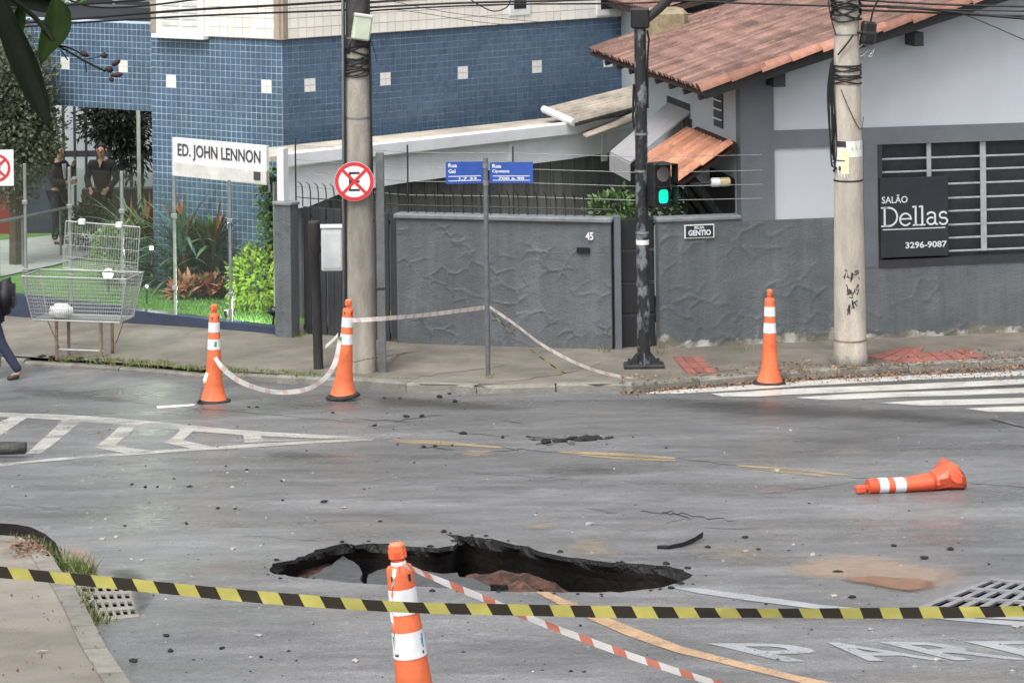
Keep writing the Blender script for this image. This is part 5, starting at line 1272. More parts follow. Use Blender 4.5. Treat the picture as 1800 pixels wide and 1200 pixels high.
# street name post
c = G(858, 660, 0, sw); sn = thing('street_sign', 'slim grey post with two blue street-name plates', 'street sign', c)
hS = zat(854, 278, c.y)-c.z
mb = MB(); mb.tube([(0, 0, -.05), (0, 0, hS)], .031, 10); mb.build('post', M['grey_post'], sn, False, smooth=True, ang=40)
for q_ in (.12, .33): mb = MB(); mb.tube([(0, 0, hS-q_), (0, 0, hS-q_+.06)], .039, 10); mb.build('collar', M['galv'], sn, False)
def plate(x0, x1, y0, y1, dy, lines, w1):
    xa, xb = (x0-855)/F*c.y, (x1-855)/F*c.y; za_, zb2 = zat(855, y1, c.y)-c.z, zat(855, y0, c.y)-c.z
    mb = MB(); mb.prism([(xa, -dy, za_), (xb, -.0, za_), (xb, -.0, zb2-.006), (xa, -dy, zb2)] if xa < 0 else [(xa, 0, za_), (xb, -dy, za_), (xb, -dy, zb2), (xa, 0, zb2-.004)], (0, .012, 0)); o = mb.build('plate', M['sign_blue'], sn, False)
    A_ = Vector((xa, -dy if xa < 0 else 0, 0)); B_ = Vector((xb, 0 if xa < 0 else -dy, 0)); n = Vector((0, -1, 0)); H = zb2-za_
    for s, u0, u1, v0, v1 in lines: face_text2(s, A_, B_, u0, u1, za_+H*v0, za_+H*v1, n, o)
    for v in (.12, .32):
        mb = MB(); e = B_-A_; q0, q1 = A_+e*.07, A_+e*.93; mb.prism([q0+Vector((0, 0, za_+H*v)), q1+Vector((0, 0, za_+H*v)), q1+Vector((0, 0, za_+H*(v+.035))), q0+Vector((0, 0, za_+H*(v+.035)))], (0, -.003, 0)); mb.build('rule', M['lettering'], o, False)
def face_text2(s, a, b, u0, u1, z0, z1, n, par, m='lettering', bold=.03):
    vs, fs = text_geo(s, extrude=.5, bold=bold); mb = MB(); e = b-a
    mb.add([a+e*(u0+(u1-u0)*v.x)+n*(.001+(.003 if v.z > 0 else 0))+Vector((0, 0, z0+(z1-z0)*v.y)) for v in vs], fs); return mb.build('lettering', M[m], par, False)
plate(785, 851, 283, 322, .05, [('Rua', .07, .30, .74, .92), ('Gal', .07, .26, .48, .66), ('1.7 33', .35, .82, .17, .29)], 0)
plate(862, 938, 285, 322, .05, [('Rua', .06, .27, .72, .90), ('Cipotania', .06, .46, .46, .64), ('700 a 98', .2, .8, .17, .29)], 0)

# traffic-light pole
c = G(1132, 646, 0, sw); tl = thing('traffic_light', 'black peeling traffic-light pole with lit green pedestrian lens', 'traffic light', c)
hP = zat(1126, 20, c.y)-c.z
mb = MB(); mb.box((-.25, -.14, -.05), (.25, .14, .055), bev=.015); mb.build('base_plate', M['rubber'], tl, False)
mb = MB(); mb.lathe([(.082, .05), (.08, 1.), (.078, 2.), (.074, hP)], 16); mb.build('pole', M['peeling'], tl, False, smooth=True, ang=50)
for a_ in (0, pi/2, pi, 1.5*pi):
    mb = MB(); T = Matrix.Rotation(a_, 4, 'Z'); mb.prism([T @ Vector(v) for v in ((.078, -.008, .056), (.2, -.008, .056), (.078, -.008, .2))], T @ Vector((0, .016, 0))); mb.build('stiffener', M['dark'], tl, False)
for sx_ in (-1, 1):
    for sy_ in (-1, 1): mb = MB(); mb.lathe([(.018, .055), (.018, .1)], 6, c=(sx_*.18, sy_*.09)); mb.build('bolt', M['dark'], tl, False)
mb = MB(); mb.box((-.115, -.1, hP-.21), (.115, .1, hP+.04), bev=.02); mb.build('arm_bracket', M['black'], tl, False)
mb = MB(); mb.tube(spline([(.08, -.02, hP-.1), (.2, -.05, hP+.0), (.42, -.15, hP+.2), (.9, -.5, hP+.55)]), .058, 10); mb.build('arm', M['dark'], tl, False, smooth=True)
mb = MB(); mb.tube([(.09, .02, hP-.24), (.11, .02, hP-.35), (.09, 0, hP-.6), (.085, 0, hP-1.2)], .014, 6); mb.tube([(-.085, .0, hP-.9), (-.1, 0, hP-1.3), (-.085, .0, hP-1.45)], .016, 6); mb.build('cable_run', M['cable'], tl, False)
for z in (zat(1130, 235, c.y)-c.z, zat(1130, 300, c.y)-c.z, zat(1130, 408, c.y)-c.z):
    mb = MB(); band(mb, .084, z, .03); mb.build('strap', M['galv'], tl, False)
mb = MB(); band(mb, .0805, zat(1130, 425, c.y)-c.z, .06); mb.build('sticker', M['poster'], tl, False)
def head(yaw, px, sections, on):
    z1 = zat(px, 284, c.y)-c.z; z0 = zat(px, 362, c.y)-c.z; H = (z1-z0)/2; w = .175; T0_ = Matrix.Translation((.09+.14*cos(yaw-.3), -.10, 0)) @ Matrix.Rotation(yaw, 4, 'Z')
    mb = MB(); mb.box((-w*.72, -.06, z0), (w*.72, .12, z1), M=T0_, bev=.02); hb = mb.build('signal_head', M['black'], tl, False)
    for k in (0, 1):
        zc_ = z0+H*(k+.5); lit = k == 0
        mb = MB(); n = 16
        if lit: mb.prism([T0_ @ Vector((.068*math.copysign(abs(cos(2*pi*q/20))**.55, cos(2*pi*q/20)), -.061, zc_+.085*math.copysign(abs(sin(2*pi*q/20))**.55, sin(2*pi*q/20)))) for q in range(20)], T0_.to_3x3() @ Vector((0, -.008, 0)))
        else: mb.prism([T0_ @ Vector((.095*cos(2*pi*q/n), -.061, zc_+.095*sin(2*pi*q/n))) for q in range(n)], T0_.to_3x3() @ Vector((0, -.01, 0)))
        mb.build('lens', M['lamp_green'] if (lit and on) else M['lens_off'], hb, False, label='lit green lens' if (lit and on) else None)
        mb = MB(); t_ = .006
        mb.box((-.125, -.20, zc_+.125), (.125, -.061, zc_+.13), M=T0_); mb.box((-.13, -.08, zc_-.10), (-.125, -.061, zc_+.13), M=T0_); mb.box((.125, -.2, zc_-.10), (.13, -.061, zc_+.13), M=T0_); mb.build('visor', M['black'], hb, False)
    mb = MB(); mb.tube([(.03, 0, z0+H*.4), T0_ @ Vector((-.05, .06, z0+H*.4))], .02, 6); mb.tube([(.03, 0, z1-H*.4), T0_ @ Vector((-.05, .06, z1-H*.4))], .02, 6); mb.build('bracket', M['dark'], hb, False)
head(.55, 1160, 2, True)
# right utility pole
b = G(1495, 639, 0, sw); up2 = thing('utility_pole', 'pale concrete utility pole with posters beside the barred window', 'utility pole', b); D2 = b.y
def pr2(z): return .205-.0115*z
mb = MB(); mb.lathe([(pr2(z), z) for z in [-.3]+[i*.35 for i in range(0, 26)]], 24); mb.build('shaft', M['pale_pole'], up2, False, smooth=True, ang=60)
mb = MB(); mb.lathe([(pr2(0)+.012, -.05), (pr2(.12)+.01, .1), (pr2(.14)+.002, .13)], 24, capt=False); mb.build('mortar_collar', M['concrete_pole'], up2, False, smooth=True)
def z2(py): return zat(1490, py, D2)-b.z
for py, m in ((32, 'galv'), (60, 'galv'), (115, 'cable'), (132, 'cable'), (146, 'rust'), (316, 'cable'), (596, 'rust')):
    mb = MB(); band(mb, pr2(z2(py))+.006, z2(py), .02); mb.build('strap', M[m], up2, False)
r_ = random.Random(5); mb = MB()
for i in range(7):
    x0 = -.17-r_.uniform(0, .05); mb.tube(spline([(x0+r_.uniform(-.02, .03), -.08, z2(100+i*4)), (x0-r_.uniform(0, .04), -.09, z2(160)), (x0+r_.uniform(-.02, .03), -.09, z2(215+i*12)), (-.19, -.05, z2(262+i*6))], 5), .011, 5)
for i in range(8):
    z = z2(r_.uniform(112, 142)); mb.tube([((pr2(z)+.012)*cos(t), (pr2(z)+.012)*sin(t), z+.04*sin(t*1.+i)) for t in [k*pi/10 for k in range(21)]], .009, 5)
mb.tube(spline([(-.15, -.14, z2(60)), (-.22, -.15, z2(20)), (-.25, -.12, z2(-30))]), .009, 5); mb.tube(spline([(-.13, -.16, z2(95)), (-.02, -.21, z2(75)), (.06, -.2, z2(60))]), .012, 5); mb.tube(spline([(-.1, -.19, z2(155)), (.0, -.2, z2(190)), (.14, -.14, z2(226)), (.19, -.06, z2(205))]), .006, 5)
mb.build('cable_bundle', M['cable'], up2, False)
mb = MB()
for i in range(14):
    z = z2(r_.uniform(-25, 30)); mb.tube([((pr2(z)+.012+r_.uniform(0, .03))*cos(t), (pr2(z)+.012+r_.uniform(0, .02))*sin(t), z+.07*sin(t+i)) for t in [k*pi/10 for k in range(21)]], .014, 5)
mb.build('wire_wrap', M['cable'], up2, False)
sb = thing('splice_box', 'black cable splice box hanging on the right utility pole', 'splice box', (b.x+.26, b.y-.08, zat(1527, 57, D2)), (0, .1, .3))
mb = MB(); mb.box((-.09, -.07, -.14), (.09, .07, .14), bev=.03); mb.build('case', M['black'], sb, False)
mb = MB(); mb.box((-.1, -.075, -.02), (.1, .075, .02), bev=.008); mb.build('seam', M['dark'], sb, False)
mb = MB(); r_ = random.Random(15)
for i in range(6): mb.tube(spline([(-.06+i*.02, 0, -.13), (-.05+i*.02+r_.uniform(-.1, .1), .02, -.22), (r_.uniform(-.08, .08), 0, -.3), (.02+r_.uniform(-.05, .1), 0, -.2)], 5), .005, 4)
mb.build('loose_wires', M['galv'], sb, False)
mb = MB(); mb.tube([(-.08, 0, 0), (-.16, .04, 0)], .02, 6); mb.tube(spline([(.02, 0, .13), (.05, 0, .3), (.14, 0, .5)]), .012, 5); mb.build('lead', M['cable'], sb, False)
def poster(a0, a1, py0, py1, m, k, lab=None):
    mb = MB(); n = 6; r = pr2(z2(py0))+.003+k*.0015; zz1, zz0 = z2(py0), z2(py1); vs = []
    for i in range(n+1):
        a_ = a0+(a1-a0)*i/n; vs += [(r*cos(a_), r*sin(a_), zz0), (r*cos(a_), r*sin(a_), zz1)]
    mb.add(vs, [(2*i, 2*i+2, 2*i+3, 2*i+1) for i in range(n)]); return mb.build('poster', M[m], up2, False)
poster(pi*1.03, pi*1.92, 246, 262, 'poster', 1); poster(pi*1.02, pi*1.45, 258, 310, 'poster', 0); poster(pi*1.30, pi*1.48, 262, 303, 'poster_y', 2); poster(pi*1.47, pi*1.93, 262, 274, 'poster', 0)
poster(pi*1.12, pi*1.20, 292, 296, 'graffiti', 3); poster(pi*1.24, pi*1.30, 290, 297, 'graffiti', 3); poster(pi*1.2, pi*1.42, 246, 256, 'dark', 3); poster(pi*1.1, pi*1.4, 279, 281, 'graffiti', 3)
mb = MB(); r_ = random.Random(77)
for (ax, py) in ((-.35, 478), (.05, 484), (.3, 480), (-.3, 505), (0, 512), (.28, 506), (.1, 530), (-.2, 540)):
    for s_ in range(3):
        a_ = pi*1.5+ax+r_.uniform(-.12, .12); p0_ = []; z = z2(py)
        for k in range(4): p0_.append(((pr2(z)+.003)*cos(a_+k*r_.uniform(-.06, .1)), (pr2(z)+.003)*sin(a_+k*.05), z+r_.uniform(-.06, .07)))
        mb.tube(p0_, .006, 4)
mb.build('graffiti', M['graffiti'], up2, False)

# signs on the house
sbx0, sbz1 = h(1547, 314, -.07); sbx1, sbz0 = h(1668, 449, -.07)
so = wmat(house) @ Vector(((sbx0+sbx1)/2, -.07, (sbz0+sbz1)/2)); ss = thing('shop_sign', 'black square salon sign with white serif lettering over the barred window', 'sign', so, (0, 0, radians(10.5)))
wS, hS = (sbx1-sbx0)/2, (sbz1-sbz0)/2
mb = MB(); mb.box((-wS, -.0, -hS), (wS, .06, hS), bev=.006); bd = mb.build('board', M['sign_black'], ss, False)
A_, B_ = Vector((-wS, 0, 0)), Vector((wS, 0, 0)); n_ = Vector((0, -1, 0))
def sl(v): return -hS+2*hS*v
face_text2('SALÃO', A_, B_, .02, .40, sl(.685), sl(.79), n_, ss, bold=.01)
# serif capitals and lower case for the main word, drawn as strokes
def strokes(segs, m, u0, u1, z0, z1, w):
    """segs: list of polylines in unit coordinates with width factors"""
    mb = MB()
    for pl, k in segs:
        pts = [(-wS+2*wS*(u0+(u1-u0)*x), z0+(z1-z0)*y) for x, y in pl]
        for i, ((xa, za2), (xb, zb3)) in enumerate(zip(pts, pts[1:])):
            L_ = math.hypot(xb-xa, zb3-za2) or 1; nx_, nz_ = -(zb3-za2)/L_*w*k/2, (xb-xa)/L_*w*k/2; ex_, ez_ = (xb-xa)/L_*w*k*.25, (zb3-za2)/L_*w*k*.25
            y = -.002-.0004*(i % 3)
            mb.prism([(xa+nx_-ex_, y, za2+nz_-ez_), (xb+nx_+ex_, y, zb3+nz_+ez_), (xb-nx_+ex_, y, zb3-nz_+ez_), (xa-nx_-ex_, y, za2-nz_-ez_)], (0, -.003, 0))
    mb.build('lettering', m, ss, False)
def arc(cx, cy, rx, ry, a0, a1, n=10): return [(cx+rx*cos(radians(a0+(a1-a0)*i/n)), cy+ry*sin(radians(a0+(a1-a0)*i/n))) for i in range(n+1)]
sg_ = [([(.03, 0), (.03, 1)], 1), ([(-.02, 0), (.10, 0)], .7), ([(-.02, 1), (.10, 1)], .7), ([(.03, 1), (.09, 1)]+arc(.09, .5, .13, .5, 90, -90)+[(.03, 0)], .9),
       (arc(.345, .33, .085, .33, 0, 320)+[], .85), ([(.27, .36), (.43, .36)], .7),
       ([(.50, 0), (.50, 1.02)], 1), ([(.46, 0), (.54, 0)], .7), ([(.455, 1.0), (.50, 1.02)], .8), ([(.60, 0), (.60, 1.02)], 1), ([(.56, 0), (.64, 0)], .7), ([(.555, 1.0), (.60, 1.02)], .8),
       (arc(.735, .5, .06, .17, 160, 0)+[(.795, .06), (.83, .0)], .9), (arc(.735, .2, .06, .19, 60, 360), .85),
       (arc(.92, .5, .055, .17, 30, 260)+arc(.92, .17, .06, .18, 80, -160), .85)]
strokes(sg_, M['lettering'], .03, 1.0, sl(.40), sl(.63), .026)
mb = MB(); mb.box((-wS*.94, -.004, sl(.35)), (wS*.9, -.001, sl(.362))); mb.build('rule', M['lettering'], ss, False)
face_text2('3296-9087', A_, B_, .36, .97, sl(.11), sl(.19), n_, ss, bold=.02)
x, z = h(1230, 407, -.09); pq = thing('street_plaque', 'small black and white street-name plaque on the right rough wall', 'sign', wmat(house) @ Vector((x, -.075, z)), (0, 0, radians(10.5)))
wq, hq = 27/F*36.7, 12/F*36.7
mb = MB(); mb.box((-wq, -.0, -hq), (wq, .02, hq), bev=.003); mb.build('plate', M['sign_white'], pq, False)
mb = MB(); mb.box((-wq*.92, -.004, -hq*.85), (wq*.92, -.001, hq*.88)); mb.build('black_field', M['sign_black'], pq, False)
n3 = Vector((0, -1, 0))
for s, u0, u1, v0, v1 in (('RUA', .33, .67, .68, .9), ('GENTIO', .12, .88, .2, .62)):
    face_text2(s, Vector((-wq, -.004, 0)), Vector((wq, -.004, 0)), u0, u1, -hq+2*hq*v0, -hq+2*hq*v1, n3, pq, bold=.04)
# ------------------------------------------------------------------ traffic cones
CONE_PROF = [(.158, .035), (.150, .06), (.128, .12), (.104, .22), (.096, .30), (.086, .48), (.076, .63), (.0655, .85), (.0615, 1.0), (.060, 1.035)]
def cone_r(z):
    for (r0, z0), (r1, z1) in zip(CONE_PROF, CONE_PROF[1:]):
        if z0 <= z <= z1: return r0+(r1-r0)*(z-z0)/(z1-z0)
    return CONE_PROF[-1][0]
def make_cone(name, label, loc, rot, group):
    t = thing(name, label, 'traffic cone', loc, rot, group)
    mb = MB(); mb.lathe([(.20, .0), (.205, .012), (.2, .032), (.165, .045), (.15, .04)], 8, capt=False); mb.build('base', M['rubber'], t, False)
    mb = MB(); mb.lathe(CONE_PROF+[(.055, 1.042), (.03, 1.044)], 28, capb=False); mb.build('body', M['orange'], t, False, smooth=True, ang=40)
    for z0, z1 in ((.83, .945), (.63, .75)):
        mb = MB(); mb.lathe([(cone_r(z0)+.0025, z0), (cone_r(z1)+.0025, z1)], 28, capt=False, capb=False); mb.build('reflective_band', M['band'], t, False, smooth=True)
    hd = MB(); hd.lathe([(.026, 1.043), (.024, 1.062), (.03, 1.07)], 14); hd.box((-.037, -.024, 1.068), (.037, .024, 1.15), bev=.012); hb = hd.build('tape_holder', M['orange'], t, False)
    mb = MB()
    for s_ in (-1, 1): mb.box((s_*.0375-.004, -.012, 1.082), (s_*.0375+.004, .012, 1.118))
    mb.box((-.016, -.0255, 1.085), (.016, -.0245, 1.11)); mb.build('slot', M['orange_dirty'], hb, False)
    for a_ in (4.15, 5.5):
        mb = MB(); r = cone_r(1.0)+.001; mb.box((-.007, -.002, -.016), (.007, .0015, .016), M=Matrix.Translation((r*cos(a_), r*sin(a_), .995)) @ Matrix.Rotation(a_+pi/2, 4, 'Z'))
        mb.build('vent_slot', M['dark'], t, False)
    return t
GC = 'orange traffic cones standing round the collapse'
def cpos(px, py): g = G(px, py, 0, rz); g.z -= .004; return g
c1 = make_cone('traffic_cone', 'orange cone farthest left in front of the glass fence', cpos(376, 707), (0, .015, .3), GC)
def place(lab, loc, rot):
    c = dup(c1, label=lab); c.location = loc; c.rotation_euler = rot; return c
c2 = place('orange cone with lifted base in front of the left utility pole', cpos(603, 703)+Vector((0, 0, .035)), (.0, -.09, 1.2))
for ch in c2.children:
    if ch.name.startswith('body') or ch.name.startswith('reflective') or ch.name.startswith('tape') or ch.name.startswith('vent'): ch.rotation_euler = (.0, .1, 0)
    if ch.name.startswith('base'): ch.rotation_euler = (0, -.06, 0)
c2.rotation_euler = (0, -.03, 0)
c3 = place('orange cone by the zebra crossing in front of the right rough wall', cpos(1353, 675), (.01, -.006, 2.0))
fc = place('large orange cone in the foreground in front of the hole', cpos(752, 1400)+Vector((0, 0, .03)), (.0, -.115, 0))
# printed marks on the foreground cone's lower band
def decal(t, a0, a1, z0, z1, m, slant=0.):
    mb = MB(); n = 5; vs = []
    for i in range(n+1):
        a_ = a0+(a1-a0)*i/n
        for z in (z0, z1): vs.append(((cone_r(z)+.0036)*cos(a_+slant*(z-z0)), (cone_r(z)+.0036)*sin(a_+slant*(z-z0)), z))
    mb.add(vs, [(2*i, 2*i+2, 2*i+3, 2*i+1) for i in range(n)]); mb.build('printed_mark', M[m], t, False)
decal(fc, 3.72, 3.98, .672, .735, 'green_print', -2.2); decal(fc, 5.62, 5.80, .69, .735, 'blue_print', 2.5); decal(fc, 5.70, 5.82, .672, .715, 'blue_print', -2)
decal(fc, 3.72, 4.05, .645, .658, 'dark', 0); decal(fc, 5.6, 5.75, .645, .658, 'dark', 0)
for t_ in (c1, c2, c3): decal(t_, 4.5, 4.9, .665, .725, 'green_print', 1.5)
# flattened cone lying on the road
def crushed(px0, py0, px1, py1):
    a = G(px0, py0, 0, rz); b = G(px1, py1, 0, rz); L = .97; d = (b-a); d.z = 0; d.normalize(); s_ = Vector((-d.y, d.x, 0)); up = Vector((0, 0, 1))
    t = thing('crushed_cone', 'crushed orange traffic cone lying on its side on the road', 'traffic cone', a+Vector((0, 0, .0)))
    def ring(x, n=24):
        # x: 0 at the head .. 1 at the torn base
        z = 1.15-x*1.15; r = cone_r(max(.04, min(1.035, z))) if z < 1.04 else .03
        flat = 1-.22*sstep(.15, .5, x)-.34*sstep(.66, 1., x); wide = 1+.15*sstep(.3, .8, x); base = a.lerp(a+d*L, x*1.); base.z = rz(base.x, base.y)
        k = sstep(.66, 1., x); out = []
        for q in range(n):
            an = 2*pi*q/n; y, h = cos(an), sin(an)
            hh2 = r*flat*(1+h); yy = r*wide*y
            hh2 += k*(.045*(1+h)+.05*(1+h)*.5*sin(pi*min(1, max(0, (x-.66)/.4)))); yy *= 1+.55*k
            wr = k*.03*sin(an*4+x*7)+k*.07*noise.noise((cos(an)*2.2, sin(an)*2.2, x*10))+k*.05*abs(noise.noise((cos(an)*4.5, sin(an)*4.5, x*16)))
            out.append(base+s_*(yy+wr*.6)+up*max(.002, hh2+wr*(1+h)*.5)+d*(-.13*k*max(0, -h)*0+k*(.05*sin(an*3+1)-.06*(1+h)*.5)))
        return out
    def shell(x0, x1, m, nm, off=0., n=26, par=t):
        st = max(2, int((x1-x0)*40)); mb = MB(); 
        rs = [ring(x0+(x1-x0)*i/st, n) for i in range(st+1)]
        for r in rs:
            c = sum(r, Vector())/n
            mb.v += [p+(p-c).normalized()*off for p in r]
        for i in range(st):
            for q in range(n): mb.f.append((i*n+q, i*n+(q+1) % n, (i+1)*n+(q+1) % n, (i+1)*n+q)); mb.m.append(0)
        if off == 0: mb.f += [tuple(range(n))]; mb.m.append(0)
        return mb.build(nm, M[m], par, smooth=True, ang=24)
    o = shell(.10, .70, 'orange_dirty', 'body'); so = o.modifiers.new('thick', 'SOLIDIFY'); so.thickness = .003; so.offset = 0
    # buckled skirt: folded, creased plastic with an open torn end
    rr_ = random.Random(12); n = 13; rings_ = []
    for x_, hgt, wid, lean in ((.69, .128, .085, 0), (.735, .155, .10, 0), (.79, .20, .115, .0), (.85, .25, .125, .02), (.90, .235, .135, .02), (.955, .215, .14, .03), (1.02, .17, .13, .04)):
        base = a+d*L*x_; base.z = rz(base.x, base.y); q = []
        for i in range(n):
            an = 2*pi*i/n; j_ = 0 if x_ < .7 else .016
            q.append(base+s_*(wid*cos(an)+rr_.uniform(-j_, j_))+up*max(.003, hgt*.5*(1+sin(an))+rr_.uniform(-j_, j_)*(1+sin(an)))+d*(rr_.uniform(-j_, j_)-lean*(1+sin(an))*.6))
        rings_.append(q)
    mb = MB()
    for q in rings_: mb.v += q
    for i in range(len(rings_)-1):
        for k in range(n): mb.f.append((i*n+k, i*n+(k+1) % n, (i+1)*n+(k+1) % n, (i+1)*n+k)); mb.m.append(0)
    o = mb.build('buckled_skirt', M['orange_dirty'], t, smooth=True, ang=18); so = o.modifiers.new('thick', 'SOLIDIFY'); so.thickness = .007; so.offset = -1
    mb = MB(); q = rings_[-1]; cc = sum(q, Vector())/n-d*.05; mb.v += [p for p in q]+[cc]; mb.f += [(i, (i+1) % n, n) for i in range(n)]; mb.m += [0]*n; mb.build('torn_end', M['orange_dirty'], t)
    shell(.19, .275, 'band', 'reflective_band', .004); shell(.335, .435, 'band', 'reflective_band', .004)
    mb = MB(); c = a+up*.045; mb.tube([c+d*.115, c+d*.07, c+d*.06], [.03, .026, .03], 10); mb.build('neck', M['orange_dirty'], t)
    mb = MB(); T = Matrix.Translation(a+d*.03+up*.04) @ Matrix.Rotation(math.atan2(d.y, d.x), 4, 'Z'); mb.box((-.045, -.037, -.03), (.045, .037, .03), M=T, bev=.012); mb.build('tape_holder', M['orange_dirty'], t)
    mb = MB(); q = ring(.385, 24); cc = sum(q, Vector())/24; pts = [q[16], q[17], q[18], q[19]]; q2 = ring(.41, 24)
    for i in (17, 18, 19): mb.add([q[i]+(q[i]-cc).normalized()*.005, q[i+1]+(q[i+1]-cc).normalized()*.005, q2[i+1]+(q2[i+1]-cc).normalized()*.005], [(0, 1, 2)])
    mb.build('printed_mark', M['green_print'], t)
    return t
crushed(1507, 868, 1712, 857)

# ------------------------------------------------------------------ tapes
def ribbon(name, label, pts, w, m, cat='barrier tape', group=None, tw=(0, 0), sub=10, up=Vector((0, 0, 1)), flut=.0, kind=None):
    q = spline(pts, sub); mb = MB(); mb.uv = []; L = 0; vs = []
    for i, p in enumerate(q):
        if i: L += (p-q[i-1]).length
        t = (q[min(i+1, len(q)-1)]-q[max(i-1, 0)]).normalized(); s_ = t.cross(up).normalized(); u = s_.cross(t).normalized(); k = i/(len(q)-1)
        a_ = tw[0]+(tw[1]-tw[0])*k+flut*noise.noise((L*1.3, 0, len(pts))); n = u*cos(a_)+s_*sin(a_)
        vs += [p-n*w/2, p+s_*(.16*w)*noise.noise((L*6, 3, 0))+u*.05*w*noise.noise((L*9, 7, 0)), p+n*w/2]; mb.uv += [(L, 0), (L, w/2), (L, w)]
    mb.add(vs, [(3*i+j, 3*i+3+j, 3*i+4+j, 3*i+1+j) for i in range(len(q)-1) for j in (0, 1)])
    o = mb.build(name, M[m], None, smooth=True, fix=False); return tag(o, label, cat, group)
YB = [(-1300, 880, 12.2), (-420, 962, 12.25), (-150, 990, 12.25), (0, 1005, 12.25), (230, 1027, 12.25), (460, 1049, 12.25), (700, 1066, 12.25), (900, 1071, 12.25), (1100, 1075, 12.3), (1400, 1077, 12.3), (1650, 1076, 12.4), (1820, 1073, 12.4), (2200, 1065, 12.5), (3000, 1030, 12.6)]
ribbon('barrier_tape', 'yellow and black hazard tape stretched across the foreground', [P(*q) for q in YB], .060, 'tape_yb', tw=(.25, .55), flut=.35, sub=16)
fl_ = wmat(fc) @ Vector((.02, -.03, 1.055))
ribbon('barrier_tape', 'red and white tape running from the foreground cone down to the right', [fl_, P(760, 1014, 12.75), P(850, 1051, 12.75), P(930, 1085, 12.8), P(1050, 1131, 12.8), P(1150, 1166, 12.8), P(1270, 1204, 12.8), P(1500, 1275, 12.7)], .035, 'tape_rw', tw=(.5, .3), flut=.4, sub=12)
q0 = wmat(fc) @ Vector((-.03, -.02, 1.055))
ribbon('barrier_tape', 'short pale tape end hanging down the left side of the foreground cone', [fl_+Vector((-.02, -.01, 0)), P(694, 1000, 12.7), P(690, 1040, 12.68), P(689, 1085, 12.68), P(693, 1112, 12.66), P(697, 1150, 12.66)], .016, 'tape_rw', tw=(1.2, 1.2), sub=8)
mb = MB(); T = wmat(fc)
t_ = MB(); t_.lathe([(.034, 1.046), (.036, 1.055), (.034, 1.066)], 14, capt=False, capb=False); o = t_.build('tape_knot', M['tape_w'], fc, False)
d2 = c2.location.y
k2 = wmat(c2) @ Vector((.0, -.02, 1.05)); sp_ = P(856, 540, 35.55)
ribbon('barrier_tape', 'red and white tape from the middle cone to the street-sign post', [P(612, 563, d2), P(670, 560, 33.2), P(760, 552, 34.2), P(853, 540, 35.5)], .055, 'tape_w', tw=(.3, .3), flut=.3)
ribbon('barrier_tape', 'red and white tape sloping from the street-sign post to the kerb', [P(857, 537, 35.5), P(900, 566, 35.2), P(960, 610, 34.8), P(1030, 645, 34.5), P(1100, 664, 34.3), P(1160, 674, 34.25), P(1195, 681, 34.2), P(1250, 683, 34.2)], .055, 'tape_w', tw=(.4, .6), flut=.3)
ribbon('barrier_tape', 'slack red and white tape hanging between the two left cones', [P(378, 628, 32.0), P(395, 650, 32), P(430, 674, 32.1), P(480, 688, 32.2), P(530, 686, 32.2), P(565, 670, 32.3), P(588, 640, 32.3), P(597, 598, 32.2)], .06, 'tape_w', tw=(.4, .4), flut=.5)
ribbon('barrier_tape', 'pale tape tail lying on the road by the left cone', [P(364, 655, 31.9), P(356, 680, 31.85), G(349, 706, .01, rz), G(338, 711, .012, rz), G(310, 713, .012, rz), G(276, 715, .012, rz)], .035, 'tape_w', tw=(1.1, 1.3), flut=.4)
ribbon('barrier_tape', 'pale tape end between the stub post and middle cone', [P(594, 588, 33.2), P(585, 598, 33.6), P(572, 609, 34.5)], .05, 'tape_w', tw=(.2, .2))
ribbon('barrier_tape', 'thin yellow and black tape hanging beside the street-sign post', [P(857, 540, 35.52), P(870, 556, 35.45), P(910, 594, 35.3), P(950, 628, 35.0), P(1000, 660, 34.8), P(1040, 680, 34.6)], .03, 'tape_yb', tw=(.7, .9), flut=.4)
ribbon('barrier_tape', 'thin yellow and black tape near the foot of the left utility pole', [P(608, 640, 33.6), P(640, 632, 34.6), P(665, 628, 35.2), G(700, 622, .02, sw), G(740, 615, .02, sw)], .03, 'tape_yb', tw=(.9, 1.2), flut=.4)
ribbon('barrier_tape', 'scrap of red and white tape on the road at the right edge', [G(1742, 735, .012, rz), G(1765, 740, .014, rz), G(1800, 749, .012, rz), G(1860, 756, .012, rz)], .05, 'tape_w', tw=(1.3, 1.3))

# ------------------------------------------------------------------ wire rubbish basket on legs
bb = G(147, 626, 0, sw); bt = thing('rubbish_basket', 'white wire rubbish basket on rusty legs with raised lid', 'rubbish basket', bb, (0, 0, radians(-14)))
DB = bb.y; S = F/DB
def bz(py): return zat(147, py, DB)-bb.z
zt_, zb_ = bz(482), bz(559); wt_, wb_ = .74, .62; dt_, db_ = .30, .24
def bpt(u, v, side):
    """u along, v 0 bottom..1 top on a side of the tapering basket"""
    w = wb_+(wt_-wb_)*v; d = db_+(dt_-db_)*v; z = zb_+(zt_-zb_)*v
    return {'f': Vector((-w+2*w*u, -d, z)), 'b': Vector((-w+2*w*u, d, z)), 'l': Vector((-w, -d+2*d*u, z)), 'r': Vector((w, -d+2*d*u, z))}[side]
for sd, nu, nm in (('f', 40, 'front_mesh'), ('b', 40, 'back_mesh'), ('l', 14, 'end_mesh'), ('r', 14, 'end_mesh')):
    mb = MB()
    for i in range(1, nu): mb.tube([bpt(i/nu, 0, sd), bpt(i/nu, 1, sd)], .0026, 4, cap=False)
    for j in range(1, 12): mb.tube([bpt(0, j/12, sd), bpt(1, j/12, sd)], .0026, 4, cap=False)
    mb.build(nm, M['wire_grey'], bt, False, kind='stuff')
mb = MB()
